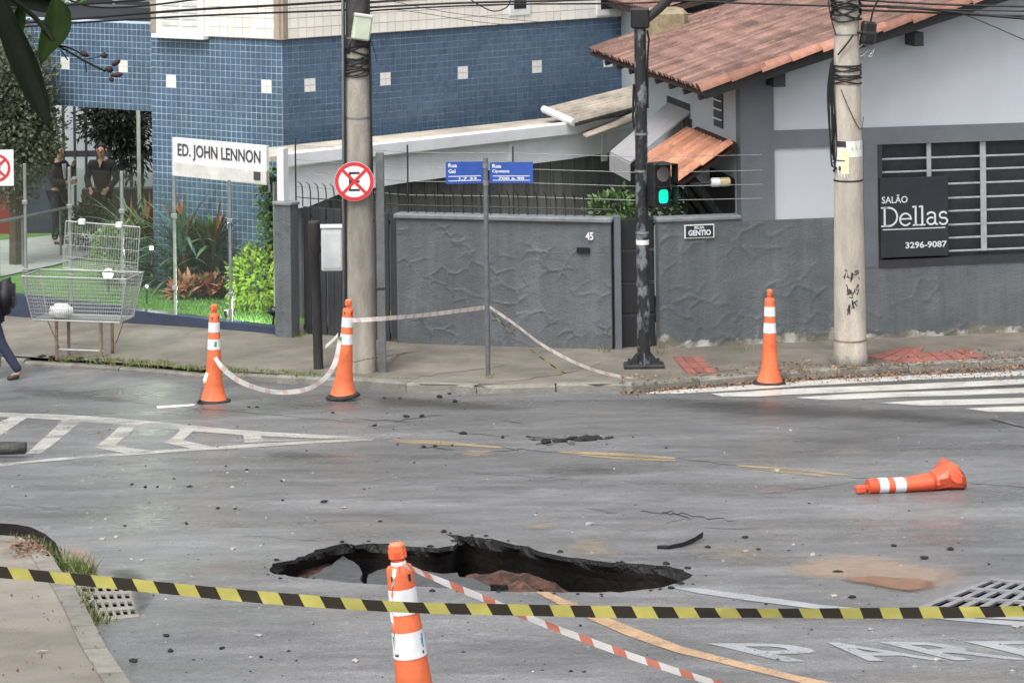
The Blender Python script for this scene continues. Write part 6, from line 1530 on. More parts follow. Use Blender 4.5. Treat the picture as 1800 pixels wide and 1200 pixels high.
for i in range(1, 40): x = -wb_+2*wb_*i/40; mb.tube([(x, -db_, zb_), (x, db_, zb_)], .0026, 4, cap=False)
for j in range(1, 10): y = -db_+2*db_*j/10; mb.tube([(-wb_, y, zb_), (wb_, y, zb_)], .0026, 4, cap=False)
mb.build('floor_mesh', M['wire_grey'], bt, False, kind='stuff')
mb = MB()
for v in (0, 1):
    lp = [bpt(0, v, 'f'), bpt(1, v, 'f'), bpt(1, v, 'b'), bpt(0, v, 'b')]
    for a, b in zip(lp, lp[1:]+lp[:1]): mb.tube([a, b], .012, 6)
for sd, u in (('f', 0), ('f', 1), ('b', 0), ('b', 1)): mb.tube([bpt(u, 0, sd), bpt(u, 1, sd)], .009, 6)
mb.build('frame', M['wire_grey'], bt, False)
mb = MB(); zl0 = zt_+.02; hl = bz(398)-zl0
def lp_(u, v): return Vector((-.42+1.06*u, dt_+.03+.12*v, zl0+hl*v-.06*u))
for i in range(31): mb.tube([lp_(i/30, 0), lp_(i/30, 1)], .0035 if i % 30 else .009, 4)
for j in range(5): mb.tube([lp_(0, j/4), lp_(1, j/4)], .0035 if j % 4 else .011, 4)
for j in range(1, 5): mb.tube([lp_(0, j/24), lp_(1, j/24)], .0035, 4)
mb.build('lid', M['wire_grey'], bt, False)
for u in (.22, .72): mb = MB(); p = lp_(u, 1); mb.box((p.x-.045, p.y-.03, p.z-.03), (p.x+.045, p.y+.03, p.z+.05), bev=.012); mb.build('hinge', M['white'], bt, False)
for x in (-.33, -.26, .30, .36):
    mb = MB(); y0 = -.12 if x in (-.33, .30) else .12; mb.tube([(x, y0, -.04), (x, y0, zb_)], .022, 6); mb.build('leg', M['rust'], bt, False)
mb = MB(); mb.tube([(-.30, -.11, .1), (.33, -.11, .1)], .015, 6); mb.build('stretcher', M['wire_grey'], bt, False)
for x0, x1 in ((.36, .55), (-.36, -.58)): mb = MB(); mb.tube([(x0, .1, .02), (x1, .1, zb_)], .008, 5); mb.build('brace', M['rust'], bt, False)
pb = wmat(bt) @ Vector((-.28, -.08, zb_+.10)); mb = MB(); vs = []
bm = bmesh.new(); bmesh.ops.create_icosphere(bm, subdivisions=3, radius=1)
for v in bm.verts:
    d = v.co.normalized(); k = 1+.22*noise.noise(d*2.4)+.08*noise.noise(d*6); v.co = Vector((d.x*.16*k, d.y*.12*k, max(-.085, d.z*.10*k)))
bm.verts.index_update(); mb.add([v.co+pb for v in bm.verts], [tuple(v.index for v in f.verts) for f in bm.faces]); bm.free()
tag(mb.build('plastic_bag', M['plastic_bag'], None, smooth=True), 'white plastic bag lying inside the wire rubbish basket', 'plastic bag')

# ------------------------------------------------------------------ people
def skinned(name, verts, edges, mat, parent, sub=2, root=0):
    me = bpy.data.meshes.new(name); me.from_pydata([v[0] for v in verts], edges, []); me.materials.append(mat)
    bm = bmesh.new(); bm.from_mesh(me); ly = bm.verts.layers.skin.verify(); bm.verts.ensure_lookup_table()
    for i, v in enumerate(verts):
        r = v[1]; bm.verts[i][ly].radius = r if isinstance(r, tuple) else (r, r); bm.verts[i][ly].use_root = (i == root)
    bm.to_mesh(me); bm.free()
    o = bpy.data.objects.new(name, me); COL.objects.link(o); o.parent = parent
    o.modifiers.new('skin', 'SKIN').use_smooth_shade = True; s_ = o.modifiers.new('sub', 'SUBSURF'); s_.levels = sub; s_.render_levels = sub
    return o
def person(label, loc, rot, J, top, trousers, sc=1., hairm='hair'):
    t = thing('person', label, 'person', loc, (0, 0, rot)); t.scale = (sc, sc, sc)
    V = []; E = []; ix = {}
    def v(n, p, r, par=None):
        ix[n] = len(V); V.append((tuple(p), r)); 
        if par: E.append((ix[par], ix[n]))
    g = lambda n: Vector(J[n])
    pel = g('pelvis'); ch = g('chest'); nk = g('neck'); hd = g('head'); f = (g('face')-hd).normalized()
    v('pelvis', pel, (.13, .10)); v('waist', pel.lerp(ch, .45), (.12, .09), 'pelvis'); v('chest', ch, (.14, .10), 'waist'); v('neckb', ch.lerp(nk, .7), .065, 'chest'); v('neck', nk, .052, 'neckb')
    v('jaw', nk.lerp(hd, .45)+f*.03, .062, 'neck'); v('skull', hd+Vector((0, 0, .01)), (.078, .088), 'jaw'); v('crown', hd+Vector((0, 0, .075))-f*.01, .062, 'skull'); v('nose', hd-Vector((0, 0, .015))+f*.105, .014, 'skull')
    for s_ in 'LR':
        v('sh'+s_, g('sh'+s_), .058, 'chest'); v('el'+s_, g('el'+s_), .042, 'sh'+s_); v('wr'+s_, g('wr'+s_), .03, 'el'+s_)
        d = (g('wr'+s_)-g('el'+s_)).normalized(); pm = g('wr'+s_)+d*.06; v('palm'+s_, pm, (.036, .02), 'wr'+s_)
        sd = d.cross(Vector((0, 1, .2))).normalized()
        for k, (off, L) in enumerate(((-.028, .06), (-.009, .072), (.01, .068), (.028, .052))):
            b_ = pm+sd*off+d*.03; v('f%s%d' % (s_, k), b_, .010, 'palm'+s_); m_ = b_+d*L*.55+Vector((0, -.008, 0)); v('g%s%d' % (s_, k), m_, .009, 'f%s%d' % (s_, k)); v('h%s%d' % (s_, k), m_+d*L*.4+Vector((0, -.018, 0)), .008, 'g%s%d' % (s_, k))
        v('t%s' % s_, pm+sd*-.04-d*.01, .011, 'palm'+s_); v('u%s' % s_, pm+sd*-.055+d*.03, .009, 't%s' % s_)
        v('hp'+s_, g('hp'+s_), .085, 'pelvis'); v('kn'+s_, g('kn'+s_), .056, 'hp'+s_); v('an'+s_, g('an'+s_), .038, 'kn'+s_); v('to'+s_, g('to'+s_), .035, 'an'+s_)
    skinned('body', V, E, M['skin'], t)
    def sub_(nm, names, edges, mat, grow, extra=()):
        vv = []; id_ = {}
        for n in names:
            p, r = V[ix[n]]; r = r if isinstance(r, tuple) else (r, r); id_[n] = len(vv); vv.append((p, (r[0]+grow, r[1]+grow)))
        return skinned(nm, vv, [(id_[a], id_[b]) for a, b in edges], mat, t, 2)
    arms = []
    names = ['waist', 'pelvis', 'chest', 'neckb']; ed = [('waist', 'pelvis'), ('waist', 'chest'), ('chest', 'neckb')]
    for s_ in 'LR': names += ['sh'+s_, 'el'+s_, 'wr'+s_]; ed += [('chest', 'sh'+s_), ('sh'+s_, 'el'+s_), ('el'+s_, 'wr'+s_)]
    sub_('jacket', names, ed, M[top], .022)
    names = ['pelvis']; ed = []
    for s_ in 'LR': names += ['hp'+s_, 'kn'+s_, 'an'+s_]; ed += [('pelvis', 'hp'+s_), ('hp'+s_, 'kn'+s_), ('kn'+s_, 'an'+s_)]
    sub_('trousers', names, ed, M[trousers], .022)
    for s_ in 'LR':
        a, b = g('an'+s_), g('to'+s_); hl = a-(b-a)*.25; hl.z = a.z-.06
        skinned('shoe', [((a.x, a.y, a.z-.03), .05), (tuple(a.lerp(b, .5)+Vector((0, 0, -.012))), .046), (tuple(b+(b-a)*.25), .036)], [(0, 1), (1, 2)], M['shoe'], t, 2)
    bm = bmesh.new(); bmesh.ops.create_icosphere(bm, subdivisions=3, radius=1); mb = MB()
    side = Vector((-f.y, f.x, 0)); keep = []
    for v_ in bm.verts:
        d = v_.co; p = hd+Vector((0, 0, .04))+side*d.x*.088+f*(d.y*.086-.022)+Vector((0, 0, d.z*.088-.006))
        if d.y > .25 and d.z < .45: p = hd+Vector((0, 0, .03))+f*.03+side*d.x*.05+Vector((0, 0, .03+d.z*.02))
        if d.z < -.3: p.z = hd.z-.02
        p += rdir(random)*.002; v_.co = p
    bm.verts.index_update(); mb.add([v_.co.copy() for v_ in bm.verts], [tuple(v_.index for v_ in ff.verts) for ff in bm.faces]); bm.free(); mb.build('hair', M[hairm], t, False, smooth=True)
    for q in (-1, 1):
        mb = MB(); e = hd+f*.083+side*q*.032+Vector((0, 0, .012)); mb.lathe([(.001, -.011), (.010, -.005), (.010, .005), (.001, .011)], 8); mb.v = [x_+e for x_ in mb.v]; mb.build('eye', M['hair'], t, False, smooth=True)
        mb = MB(); e = hd+side*q*.085+Vector((0, 0, -.005)); mb.lathe([(.004, -.03), (.014, -.01), (.016, .015), (.006, .032)], 8); mb.v = [x_+e for x_ in mb.v]; mb.build('ear', M['skin'], t, False, smooth=True)
    mb = MB(); e = hd+f*.078+Vector((0, 0, -.055)); mb.box(tuple(e-Vector((.022, .022, .004))), tuple(e+Vector((.022, .012, .004))), bev=.003); mb.build('mouth', M['sign_red'] if False else M['rust'], t, False)
    return t
def J0(**k):
    j = dict(pelvis=(0, 0, .93), chest=(0, 0, 1.30), neck=(0, -.01, 1.50), head=(0, -.02, 1.63), face=(0, -.2, 1.62), shL=(-.19, 0, 1.40), shR=(.19, 0, 1.40), elL=(-.25, .02, 1.12), elR=(.25, .02, 1.12), wrL=(-.24, -.06, .88), wrR=(.24, -.06, .88), hpL=(-.09, 0, .88), hpR=(.09, 0, .88), knL=(-.10, -.02, .48), knR=(.10, -.02, .48), anL=(-.10, .02, .09), anR=(.10, .02, .09), toL=(-.12, -.13, .04), toR=(.12, -.13, .04)); j.update(k); return j
g = gat(104, 432, 49.6)
man1 = person('person in black suit standing in profile behind the glass fence, hand at chin', g, radians(62), J0(elR=(.24, -.10, 1.16), wrR=(.08, -.26, 1.40), elL=(-.25, -.06, 1.13), wrL=(-.12, -.26, 1.12)), 'suit', 'suit', 1.0)
mb = MB(); mb.prism([(-.05, -.137, 1.42), (.05, -.137, 1.42), (.012, -.150, 1.16), (-.012, -.150, 1.16)], (0, .02, 0)); mb.build('shirt', M['shirt'], man1, False)
cup = thing('striped_cup', 'small red and white item held by the person in the black suit', 'cup', (g.x+.30, g.y-.10, g.z+1.12)); mb = MB(); mb.lathe([(.035, -.06), (.045, .08)], 10); mb.build('cup', M['sign_white'], cup, False); mb = MB(); mb.lathe([(.042, -.02), (.046, .035)], 10, capt=False, capb=False); mb.build('red_stripe', M['sign_red'], cup, False)
g = gat(181, 436, 49.9)
man2 = person('person in dark open-necked uniform facing the street under the dark tree', g, radians(-8), J0(elL=(-.27, -.02, 1.12), wrL=(-.16, -.20, .98), elR=(.27, -.02, 1.12), wrR=(.16, -.20, .98)), 'uniform', 'uniform', 1.0)
mb = MB(); mb.prism([(-.04, -.118, 1.46), (.04, -.118, 1.46), (.0, -.135, 1.33)], (0, .03, 0)); mb.build('collar_opening', M['skin'], man2, False)
g = G(-13, 669, 0, rz)
walk = person('person in dark jeans with black backpack walking out at the left edge', g, 0, J0(chest=(-.03, 0, 1.28), neck=(-.05, 0, 1.48), head=(-.06, 0, 1.62), face=(-.25, 0, 1.61), shL=(-.03, -.19, 1.40), shR=(-.03, .19, 1.40), elL=(.08, -.24, 1.14), elR=(-.14, .24, 1.14), wrL=(-.02, -.26, .93), wrR=(-.30, .22, .98), hpL=(0, -.09, .88), hpR=(0, .09, .88), knL=(.13, -.09, .50), anL=(.37, -.09, .12), toL=(.24, -.10, .05), knR=(-.22, .09, .52), anR=(-.36, .09, .1), toR=(-.5, .1, .06)), 'backpack', 'denim')
bm = bmesh.new(); bmesh.ops.create_cube(bm, size=1); bmesh.ops.bevel(bm, geom=bm.edges[:], offset=.22, segments=3, affect='EDGES'); bm.verts.index_update()
mb = MB(); mb.add([Vector((g.x+.17+v.co.x*.26, g.y+v.co.y*.3, g.z+1.08+v.co.z*.46+v.co.x*.1)) for v in bm.verts], [tuple(v.index for v in f.verts) for f in bm.faces]); bm.free()
bpk = mb.build('backpack', M['backpack'], None, smooth=True); tag(bpk, 'black backpack on the walking person at the left edge', 'backpack')
mb = MB(); mb.box((g.x+.27, g.y-.1, g.z+.95), (g.x+.31, g.y+.1, g.z+1.1), bev=.015); mb.build('pocket', M['backpack'], bpk)

# ------------------------------------------------------------------ debris
def chunk(name, label, cat, p, size, m, seed, group=None, flat=.6):
    bm = bmesh.new(); bmesh.ops.create_icosphere(bm, subdivisions=1, radius=1)
    for v in bm.verts:
        d = v.co.normalized(); k = 1+.5*noise.noise(d*1.3+Vector((seed*3.1, 0, 0))); v.co = Vector((d.x*size[0]*k, d.y*size[1]*k, max(-.15*size[2], d.z*size[2]*k)))
    bm.verts.index_update(); mb = MB(); mb.add([v.co.copy() for v in bm.verts], [tuple(v.index for v in f.verts) for f in bm.faces]); bm.free()
    o = mb.build(name, M[m], None); o.location = p; o.rotation_euler = (0, 0, seed*1.7); return tag(o, label, cat, group)
r_ = random.Random(99)
BL = [(438,716,.05),(452,716,.055),(585,726,.05),(676,700,.06),(703,701,.05),(773,699,.09),(800,707,.09),(790,693,.06),(658,749,.07),(714,734,.10),(742,732,.07),(815,763,.07),(884,770,.06),(745,786,.06),(765,785,.05),(795,784,.06),(699,782,.04),
      (397,820,.05),(306,842,.045),(334,856,.055),(256,857,.05),(232,852,.04),(277,856,.04),(383,894,.05),(413,895,.05),(497,880,.05),(570,883,.06),(328,921,.05),(220,925,.05),(495,846,.04),(434,826,.04),(668,917,.05),(1310,945,.05),(1245,963,.06),(1333,966,.045),(1472,1006,.06),(1670,966,.06),(1571,960,.06),(1625,982,.07),(805,1039,.03),(459,1155,.03),(440,1180,.02),(293,1118,.05),(300,1145,.04),(235,1163,.06),(390,1140,.04),(1498,1050,.05),(1020,1100,.03)]
for i, (x, y, s) in enumerate(BL):
    p = G(x, y, 0, rz); p.z += s*.12; chunk('asphalt_chunk', 'small broken chunk of black asphalt lying on the wet road', 'asphalt chunk', p, (s*.62*r_.uniform(.45, 1.25), s*.62*r_.uniform(.4, .9), s*.3*r_.uniform(.6, 1.2)), 'black_asphalt', i, 'loose black asphalt chunks on the road')
PL_ = [(410,965,.055),(180,948,.05),(205,944,.045),(250,985,.04),(231,983,.035),(212,1022,.035),(625,1162,.05),(455,1118,.05),(1310,970,.05),(1430,975,.05),(1467,1048,.05),(1530,1107,.04),(1785,1102,.05),(1647,1160,.05),(1366,828,.06),(1390,757,.05),(1035,922,.06),(1395,958,.04),(605,893,.045),(500,845,.04)]
for i, (x, y, s) in enumerate(PL_):
    p = G(x, y, 0, rz); p.z += s*.1; chunk('pale_stone', 'small pale stone lying loose on the road', 'stone', p, (s*.6, s*.45, s*.3), 'pebble', i+60, 'pale stones on the road')
r_2 = random.Random(31)
for i in range(34):
    k = r_2.randrange(len(HOLE)); e_ = HOLE[k]; dv = Vector((e_.x-cen.x, e_.y-cen.y, 0)).normalized(); q = e_+dv*r_2.uniform(.03, .16); s = r_2.uniform(.012, .035); q.z = rz(q.x, q.y)+s*.1
    chunk('asphalt_crumb', 'black asphalt crumb broken off at the rim of the hole', 'asphalt chunk', q, (s, s*.8, s*.5), 'black_asphalt', i+300, 'asphalt crumbs round the rim of the hole')
mb = MB(); a = [G(x, y, 0, rz) for x, y in ((1155, 964), (1175, 965), (1200, 961), (1220, 955), (1235, 948))]
hts = [.02, .025, .025, .022, .016]; lift = [0, 0, .006, .02, .038]
for i in range(len(a)-1):
    p, q = a[i], a[i+1]; dep = Vector((.01, .07, 0))
    mb.add([p+Vector((0, 0, lift[i]*.4)), q+Vector((0, 0, lift[i+1]*.4)), q+dep+Vector((0, 0, lift[i+1]*.4)), p+dep+Vector((0, 0, lift[i]*.4)), p+Vector((0, 0, lift[i]+hts[i])), q+Vector((0, 0, lift[i+1]+hts[i+1])), q+dep+Vector((0, 0, lift[i+1]+hts[i+1]-.01)), p+dep+Vector((0, 0, lift[i]+hts[i]-.01))], [(0,3,2,1),(4,5,6,7),(0,1,5,4),(1,2,6,5),(2,3,7,6),(3,0,4,7)])
tag(mb.build('asphalt_fragment', M['black_asphalt'], None), 'long curled strip of broken black asphalt right of the hole', 'asphalt fragment')
cl = [(945,773,.10),(960,778,.12),(985,776,.10),(1005,781,.08),(1030,774,.14),(1050,771,.10),(1070,769,.06),(930,768,.05),(1003,772,.09)]
for i, (x, y, s) in enumerate(cl):
    p = G(x, y, 0, rz); p.z += s*.06; chunk('asphalt_chunk', 'flat broken asphalt lump in the cracked patch beyond the hole', 'asphalt chunk', p, (s, s*.5, s*.32), 'black_asphalt' if i % 3 else 'slab_asphalt', i+120, 'broken asphalt in the cracked patch')
# kerb nose at the left edge
p = G(-20, 806, 0, rz); bm = bmesh.new(); bmesh.ops.create_cube(bm, size=1); bmesh.ops.bevel(bm, geom=bm.edges[:], offset=.3, segments=4, affect='EDGES'); bm.verts.index_update()
mb = MB(); mb.add([Vector((p.x-.28+v.co.x*1.25, p.y+.1+v.co.y*.34, p.z+.08+v.co.z*.24+.015*noise.noise(v.co*5))) for v in bm.verts], [tuple(v.index for v in f.verts) for f in bm.faces]); bm.free()
tag(mb.build('kerb_block', mk('dirty_black_kerb', (.02, .02, .02), .6, .3, 5, .6, 30, col2=(.09, .09, .085)), None, smooth=True), 'dark dirty rounded kerb block at the left edge of the hatched markings', 'kerb block')
# litter, pebbles, verge grass
mb = MB(); r_ = random.Random(4)
def bit(p, s):
    a_ = r_.uniform(0, 6.3); d = Vector((cos(a_), sin(a_), 0)); e = Vector((-sin(a_), cos(a_), 0)); h_ = r_.uniform(.002, .02)
    mb.add([p+d*s+Vector((0, 0, h_)), p+e*s*.5+Vector((0, 0, h_*1.6)), p-d*s+Vector((0, 0, .003)), p-e*s*.5+Vector((0, 0, h_*.5))], [(0, 1, 2, 3)])
for i in range(2600):
    X = r_.uniform(1.2, 7.4) if i % 4 else r_.uniform(1.2, 12); kY = kerbY(X); off = -abs(r_.gauss(0, .11))+.02 if r_.random() < .75 else r_.uniform(-.5, .8)
    Y = kY+off; z = (rz(X, Y) if Y < kY else (gz(X, Y)+.105)); bit(Vector((X, Y, z+.004)), r_.uniform(.008, .032))
for i in range(500):
    x, y = r_.uniform(1380, 1800), r_.uniform(640, 672); p = G(x, y, 0, sw); bit(Vector((p.x, p.y, sw(p.x, p.y)+.004)), r_.uniform(.008, .025))
mb.build('leaf_litter', M['litter'], None, fix=False, kind='stuff')
mb = MB()
def peb(p, s):
    k = [r_.uniform(.6, 1.2) for _ in range(6)]; mb.add([p+Vector((s*k[0], 0, 0)), p+Vector((0, s*k[1], 0)), p+Vector((-s*k[2], 0, 0)), p+Vector((0, -s*k[3], 0)), p+Vector((0, 0, s*.7*k[4]))], [(0, 1, 4), (1, 2, 4), (2, 3, 4), (3, 0, 4)])
for i in range(420):
    if i < 220: x, y = r_.gauss(300, 140), r_.gauss(860, 45)
    elif i < 450: x, y = r_.uniform(0, 1800), r_.uniform(700, 1190)
    elif i < 620: x, y = r_.gauss(1500, 170), r_.gauss(985, 45)
    else: x, y = r_.uniform(30, 1000), r_.uniform(690, 800)
    if not (0 < x < 1800 and 690 < y < 1195): continue
    p = G(x, y, 0, rz)
    if any(inpoly(p.x, p.y, q) for q in HOLES) or inpoly(p.x, p.y, NP): continue
    peb(p, abs(r_.gauss(.003, .006))+.003)
mb.build('gravel', M['pebble'], None, fix=False, kind='stuff')
mb = MB()
for i in range(900):
    x, y = (r_.uniform(30, 1800), r_.uniform(690, 1195)) if i % 3 else (r_.gauss(560, 260), r_.gauss(760, 28)); p = G(x, y, 0, rz)
    if any(inpoly(p.x, p.y, q) for q in HOLES) or inpoly(p.x, p.y, NP): continue
    peb(p, abs(r_.gauss(.002, .0055))+.002)
mb.build('dark_gravel', M['black_asphalt'], None, fix=False, kind='stuff')
mb = MB()
def tuft(p, n, h_, sp):
    for k in range(n):
        q = p+Vector((r_.gauss(0, sp), r_.gauss(0, sp), 0)); a_ = r_.uniform(0, pi); l = h_*r_.uniform(.4, 1.2); w = r_.uniform(.003, .007); ln = Vector((r_.gauss(0, .4), r_.gauss(0, .4), 0))*l
        mb.add([q+Vector((cos(a_)*w, sin(a_)*w, 0)), q-Vector((cos(a_)*w, sin(a_)*w, 0)), q+ln+Vector((0, 0, l))], [(0, 1, 2)])
for i in range(420):
    px = r_.triangular(-20, 720, 300); X = G(px, 655, 0, gz).x; kY = kerbY(X)
    if r_.random() > .35+.65*sstep(-.15, .25, noise.noise((X*1.3, 2, 0))): continue
    Y = kY+r_.gauss(.16, .12); tuft(Vector((X, Y, sw(X, Y)-.005)), r_.randint(5, 14), .05, .04)
for x, y, n in ((690, 597, 60), (705, 600, 60), (520, 592, 30), (530, 590, 30), (735, 603, 20), (860, 664, 20), (1062, 618, 16), (1160, 622, 20), (1310, 618, 16)): 
    p = G(x, y, 0, sw); tuft(Vector((p.x, p.y, sw(p.x, p.y))), n, .09, .05)
for x, y, n, h_ in ((48, 950, 40, .05), (66, 958, 50, .06), (78, 966, 50, .06), (20, 946, 20, .04), (92, 975, 40, .07), (110, 1000, 90, .12), (130, 1002, 130, .13), (150, 1008, 110, .12), (72, 990, 40, .1), (140, 1058, 60, .08), (152, 1075, 70, .08), (163, 1090, 60, .07), (172, 1095, 50, .07), (145, 1045, 40, .06)):
    p = G(x, y, .0, rz); zz = rk(p.x, p.y) if inpoly(p.x, p.y, NP) else rz(p.x, p.y); tuft(Vector((p.x, p.y, zz)), n, h_, .045)
mb.build('verge_grass', M['grass'], None, fix=False, kind='stuff')
mb = MB()
for i in range(240):
    p = G(r_.gauss(60, 22), r_.gauss(965, 7), .13, rz); 
    if inpoly(p.x, p.y, NP): bit(Vector((p.x, p.y, rk(p.x, p.y)+.01)), r_.uniform(.008, .03))
for i in range(60):
    p = G(r_.uniform(0, 220), r_.uniform(1040, 1195), .13, rz)
    if inpoly(p.x, p.y, NP): bit(Vector((p.x, p.y, rk(p.x, p.y)+.01)), r_.uniform(.004, .014))
mb.build('dry_litter', M['litter'], None, fix=False, kind='stuff')
p = G(62, 1148, .13, rz); mb = MB(); p.z = rk(p.x, p.y)+.012; leaf(mb, p, Vector((1, .2, .1)), Vector((0, 0, 1)), .075, .03); leaf(mb, p+Vector((.03, 0, .004)), Vector((-.3, .5, .5)), Vector((1, 0, 1)), .05, .02)
tag(mb.build('fallen_leaf', M['pebble'], None, fix=False), 'pale fallen leaf lying on the near pavement', 'leaf')
for k, (x, y) in enumerate(((75, 627), (92, 629), (140, 631), (172, 634))):
    p = G(x, y, 0, sw); p.z = sw(p.x, p.y)+.01; chunk('litter_scrap', 'small dark scrap lying under the wire rubbish basket', 'scrap', p, (.07, .04, .025), 'black', k+200, 'dark scraps under the rubbish basket')

# ------------------------------------------------------------------ overhead cables
def cable(label, pts, r, sag=0.):
    mb = MB(); q = spline([P(*p) for p in pts], 8); mb.tube(q, r, 5); o = mb.build('overhead_cable', M['cable'], None, smooth=True); return tag(o, label, 'cable', 'overhead cables')
CN = ['black cable high at the top left ending above the cream wall', 'uppermost of the two long cables from the left edge to the left pole', 'lower of the two long cables from the left edge to the left pole', 'black cable from the left pole rising to the traffic-light arm',
      'thin cable from the left pole passing above the traffic light', 'cable leaving the left pole at the very top of the view', 'cable from above the traffic light to the right pole over the roof', 'thickest black cable from the right pole to the right edge', 'topmost cable from the right pole to the right edge', 'lowest straight cable from the right pole to the right edge',
      'thin service cable dropping across the white gable at the right', 'slim cable between the thick cables right of the right pole', 'loose loop of black cable hanging at the top centre', 'very thin wire slanting across the cream wall right of the left pole', 'sagging black cable at the top left above the blue portal', 'hair-thin wire crossing the cream wall at the top centre']
for pts, r in (([(-300, 34, 30), (136, 8, 33), (300, -4, 34), (420, -16, 35)], .016), ([(-300, 62, 31), (0, 43, 32.5), (140, 33, 33), (330, 18, 34), (500, 9, 35), (610, 2, 35.3)], .016), ([(-300, 66, 31.5), (0, 50, 33), (140, 40, 33.5), (330, 29, 34.5), (500, 22, 35), (610, 18, 35.2)], .013),
               ([(640, 14, 35.2), (800, 6, 35.3), (1000, 1, 35.5), (1130, -4, 35.6)], .014), ([(640, 20, 35.2), (760, 13, 35.4), (900, 8, 35.5), (1110, 6, 35.6), (1300, -3, 35.7)], .011), ([(640, 5, 35.2), (740, -2, 35.3), (860, -10, 35.4)], .014),
               ([(1110, -4, 35.6), (1180, 0, 35.6), (1300, 6, 35.6), (1460, 11, 35.6), (1495, 12, 35.5)], .013), ([(1500, 10, 35.4), (1600, 14, 35.4), (1700, 24, 35.3), (1800, 33, 35.2), (1950, 48, 35)], .018), ([(1500, 0, 35.4), (1650, 8, 35.3), (1800, 12, 35.2), (1950, 17, 35)], .014), ([(1500, 18, 35.4), (1620, 22, 35.4), (1720, 27, 35.3), (1800, 28, 35.2), (1950, 30, 35)], .014),
               ([(1690, 24, 35.3), (1740, 44, 35.2), (1800, 70, 35), (1900, 110, 34.5)], .007), ([(1560, 14, 35.4), (1700, 18, 35.2), (1800, 20, 35)], .01), ([(820, -6, 35.4), (840, 8, 35.4), (868, 20, 35.4), (892, 12, 35.4), (898, -6, 35.4)], .008), ([(640, 24, 35.2), (700, 18, 36), (850, 40, 39), (1000, 52, 42)], .004), ([(100, -10, 33), (160, 12, 33.4), (260, 10, 34), (420, -12, 35)], .012), ([(660, -4, 35.3), (800, 24, 38), (960, 40, 41)], .004)):
    cable(CN.pop(0), pts, r)

# ------------------------------------------------------------------ foreground branch at the upper left
fb = thing('foreground_branch', 'dark leafy branch with withered buds hanging at the upper left corner', 'branch', P(-60, -40, 5.0))
def fleaf(outl, d0, d1, m, curl=.02):
    """outl: pairs (left px, right px) from base to tip"""
    mb = MB(); n = len(outl); vs = []
    for i, (l, r) in enumerate(outl):
        t = i/(n-1); d = d0+(d1-d0)*t; a, b = P(l[0], l[1], d), P(r[0], r[1], d); c = (a+b)/2+Vector((0, curl, 0))*(1-abs(2*t-1)); vs += [a, a.lerp(c, .6)+Vector((0, curl*.4, 0)), c, b.lerp(c, .6)+Vector((0, curl*.4, 0)), b]
    mb.add(vs, [(5*i+j, 5*i+j+1, 5*i+j+6, 5*i+j+5) for i in range(n-1) for j in range(4)])
    o = mb.build('leaf', M[m], fb, smooth=True); s_ = o.modifiers.new('thick', 'SOLIDIFY'); s_.thickness = .0012; s_ = o.modifiers.new('sub', 'SUBSURF'); s_.levels = 1; s_.render_levels = 2
fleaf([((-30, -20), (10, -10)), ((-22, 20), (28, 30)), ((-6, 50), (45, 60)), ((6, 90), (66, 102)), ((22, 130), (80, 145)), ((44, 172), (89, 182)), ((66, 205), (90, 205)), ((84, 226), (88, 222))], 5.0, 4.9, 'fore_leaf')
fleaf([((92, -8), (106, 0)), ((84, 14), (124, 12)), ((76, 36), (128, 36)), ((70, 56), (125, 58)), ((66, 76), (112, 76)), ((66, 96), (90, 95)), ((70, 116), (75, 113))], 5.15, 5.05, 'fore_leaf_lit')
fleaf([((-20, -18), (-10, 10)), ((30, -22), (30, 12)), ((70, -14), (66, 22)), ((100, 2), (90, 26)), ((112, 18), (108, 22))], 5.2, 5.2, 'fore_leaf')
fleaf([((-40, 10), (-30, 30)), ((-10, 20), (-6, 60)), ((2, 52), (8, 76)), ((12, 74), (14, 78))], 5.2, 5.2, 'fore_leaf')
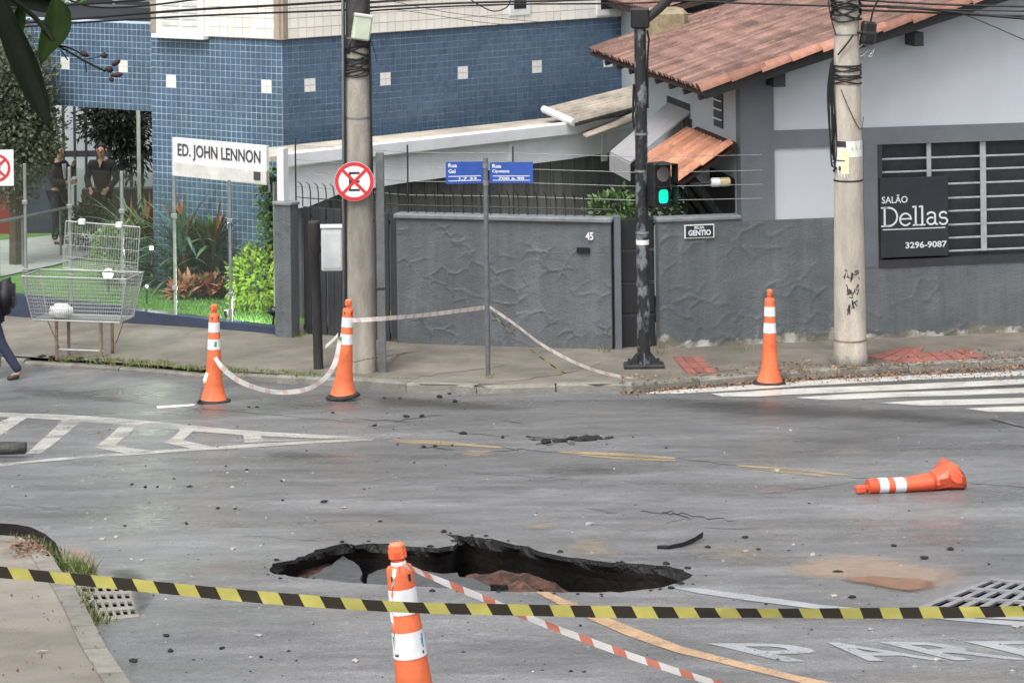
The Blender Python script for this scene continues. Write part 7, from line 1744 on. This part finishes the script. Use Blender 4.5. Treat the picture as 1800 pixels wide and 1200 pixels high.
fleaf([((30, 10), (42, 8)), ((22, 26), (48, 30)), ((26, 44), (44, 50)), ((36, 60), (40, 60))], 5.3, 5.3, 'fore_leaf_lit')
mb = MB(); mb.tube(spline([P(-60, -40, 5.0), P(0, -14, 5.05), P(60, 30, 5.1), P(100, 80, 5.1)], 6), [.0045]*19, 6)
mb.tube(spline([P(100, 80, 5.1), P(122, 92, 5.1), P(150, 108, 5.1), P(186, 126, 5.1)], 5), .0022, 6); mb.tube(spline([P(104, 80, 5.1), P(126, 86, 5.1), P(146, 97, 5.1)], 5), .0016, 5); mb.tube([P(106, 88, 5.1), P(114, 98, 5.1), P(119, 106, 5.1)], .0012, 5); mb.tube([P(150, 108, 5.1), P(151, 118, 5.1), P(152, 127, 5.1)], .0012, 5); mb.tube([P(140, 104, 5.1), P(165, 103, 5.1), P(180, 97, 5.1)], .0008, 5)
mb.build('twig', mk('green_twig', (.016, .02, .009), .75, .3, 30, spec=.1), fb, smooth=True)
for i, (x, y, rx, ry, an) in enumerate(((148, 95, 9, 5, .4), (183, 98, 6, 5.5, .2), (204, 111, 9, 4.5, -.6), (206, 132, 11, 4.5, -.1), (192, 122, 7, 6, .3), (196, 140, 5, 4, .8))):
    c = P(x, y, 5.1); k = 5.1/F; mb = MB(); bm = bmesh.new(); bmesh.ops.create_icosphere(bm, subdivisions=2, radius=1); bm.verts.index_update()
    mb.add([c+Vector((v.co.x*rx*k*cos(an)+v.co.z*ry*k*sin(an), v.co.y*ry*k, -v.co.x*rx*k*sin(an)+v.co.z*ry*k*cos(an)))*(1+.35*noise.noise(v.co*2.5+Vector((i*5, 0, 0)))) if False else c+(Vector((v.co.x*rx*k*cos(an)+v.co.z*ry*k*sin(an), v.co.y*ry*k, -v.co.x*rx*k*sin(an)+v.co.z*ry*k*cos(an))))*(1+.35*noise.noise(v.co*2.5+Vector((i*5, 0, 0)))) for v in bm.verts], [tuple(v.index for v in f.verts) for f in bm.faces]); bm.free(); mb.build('bud', M['bud'], fb, smooth=True)
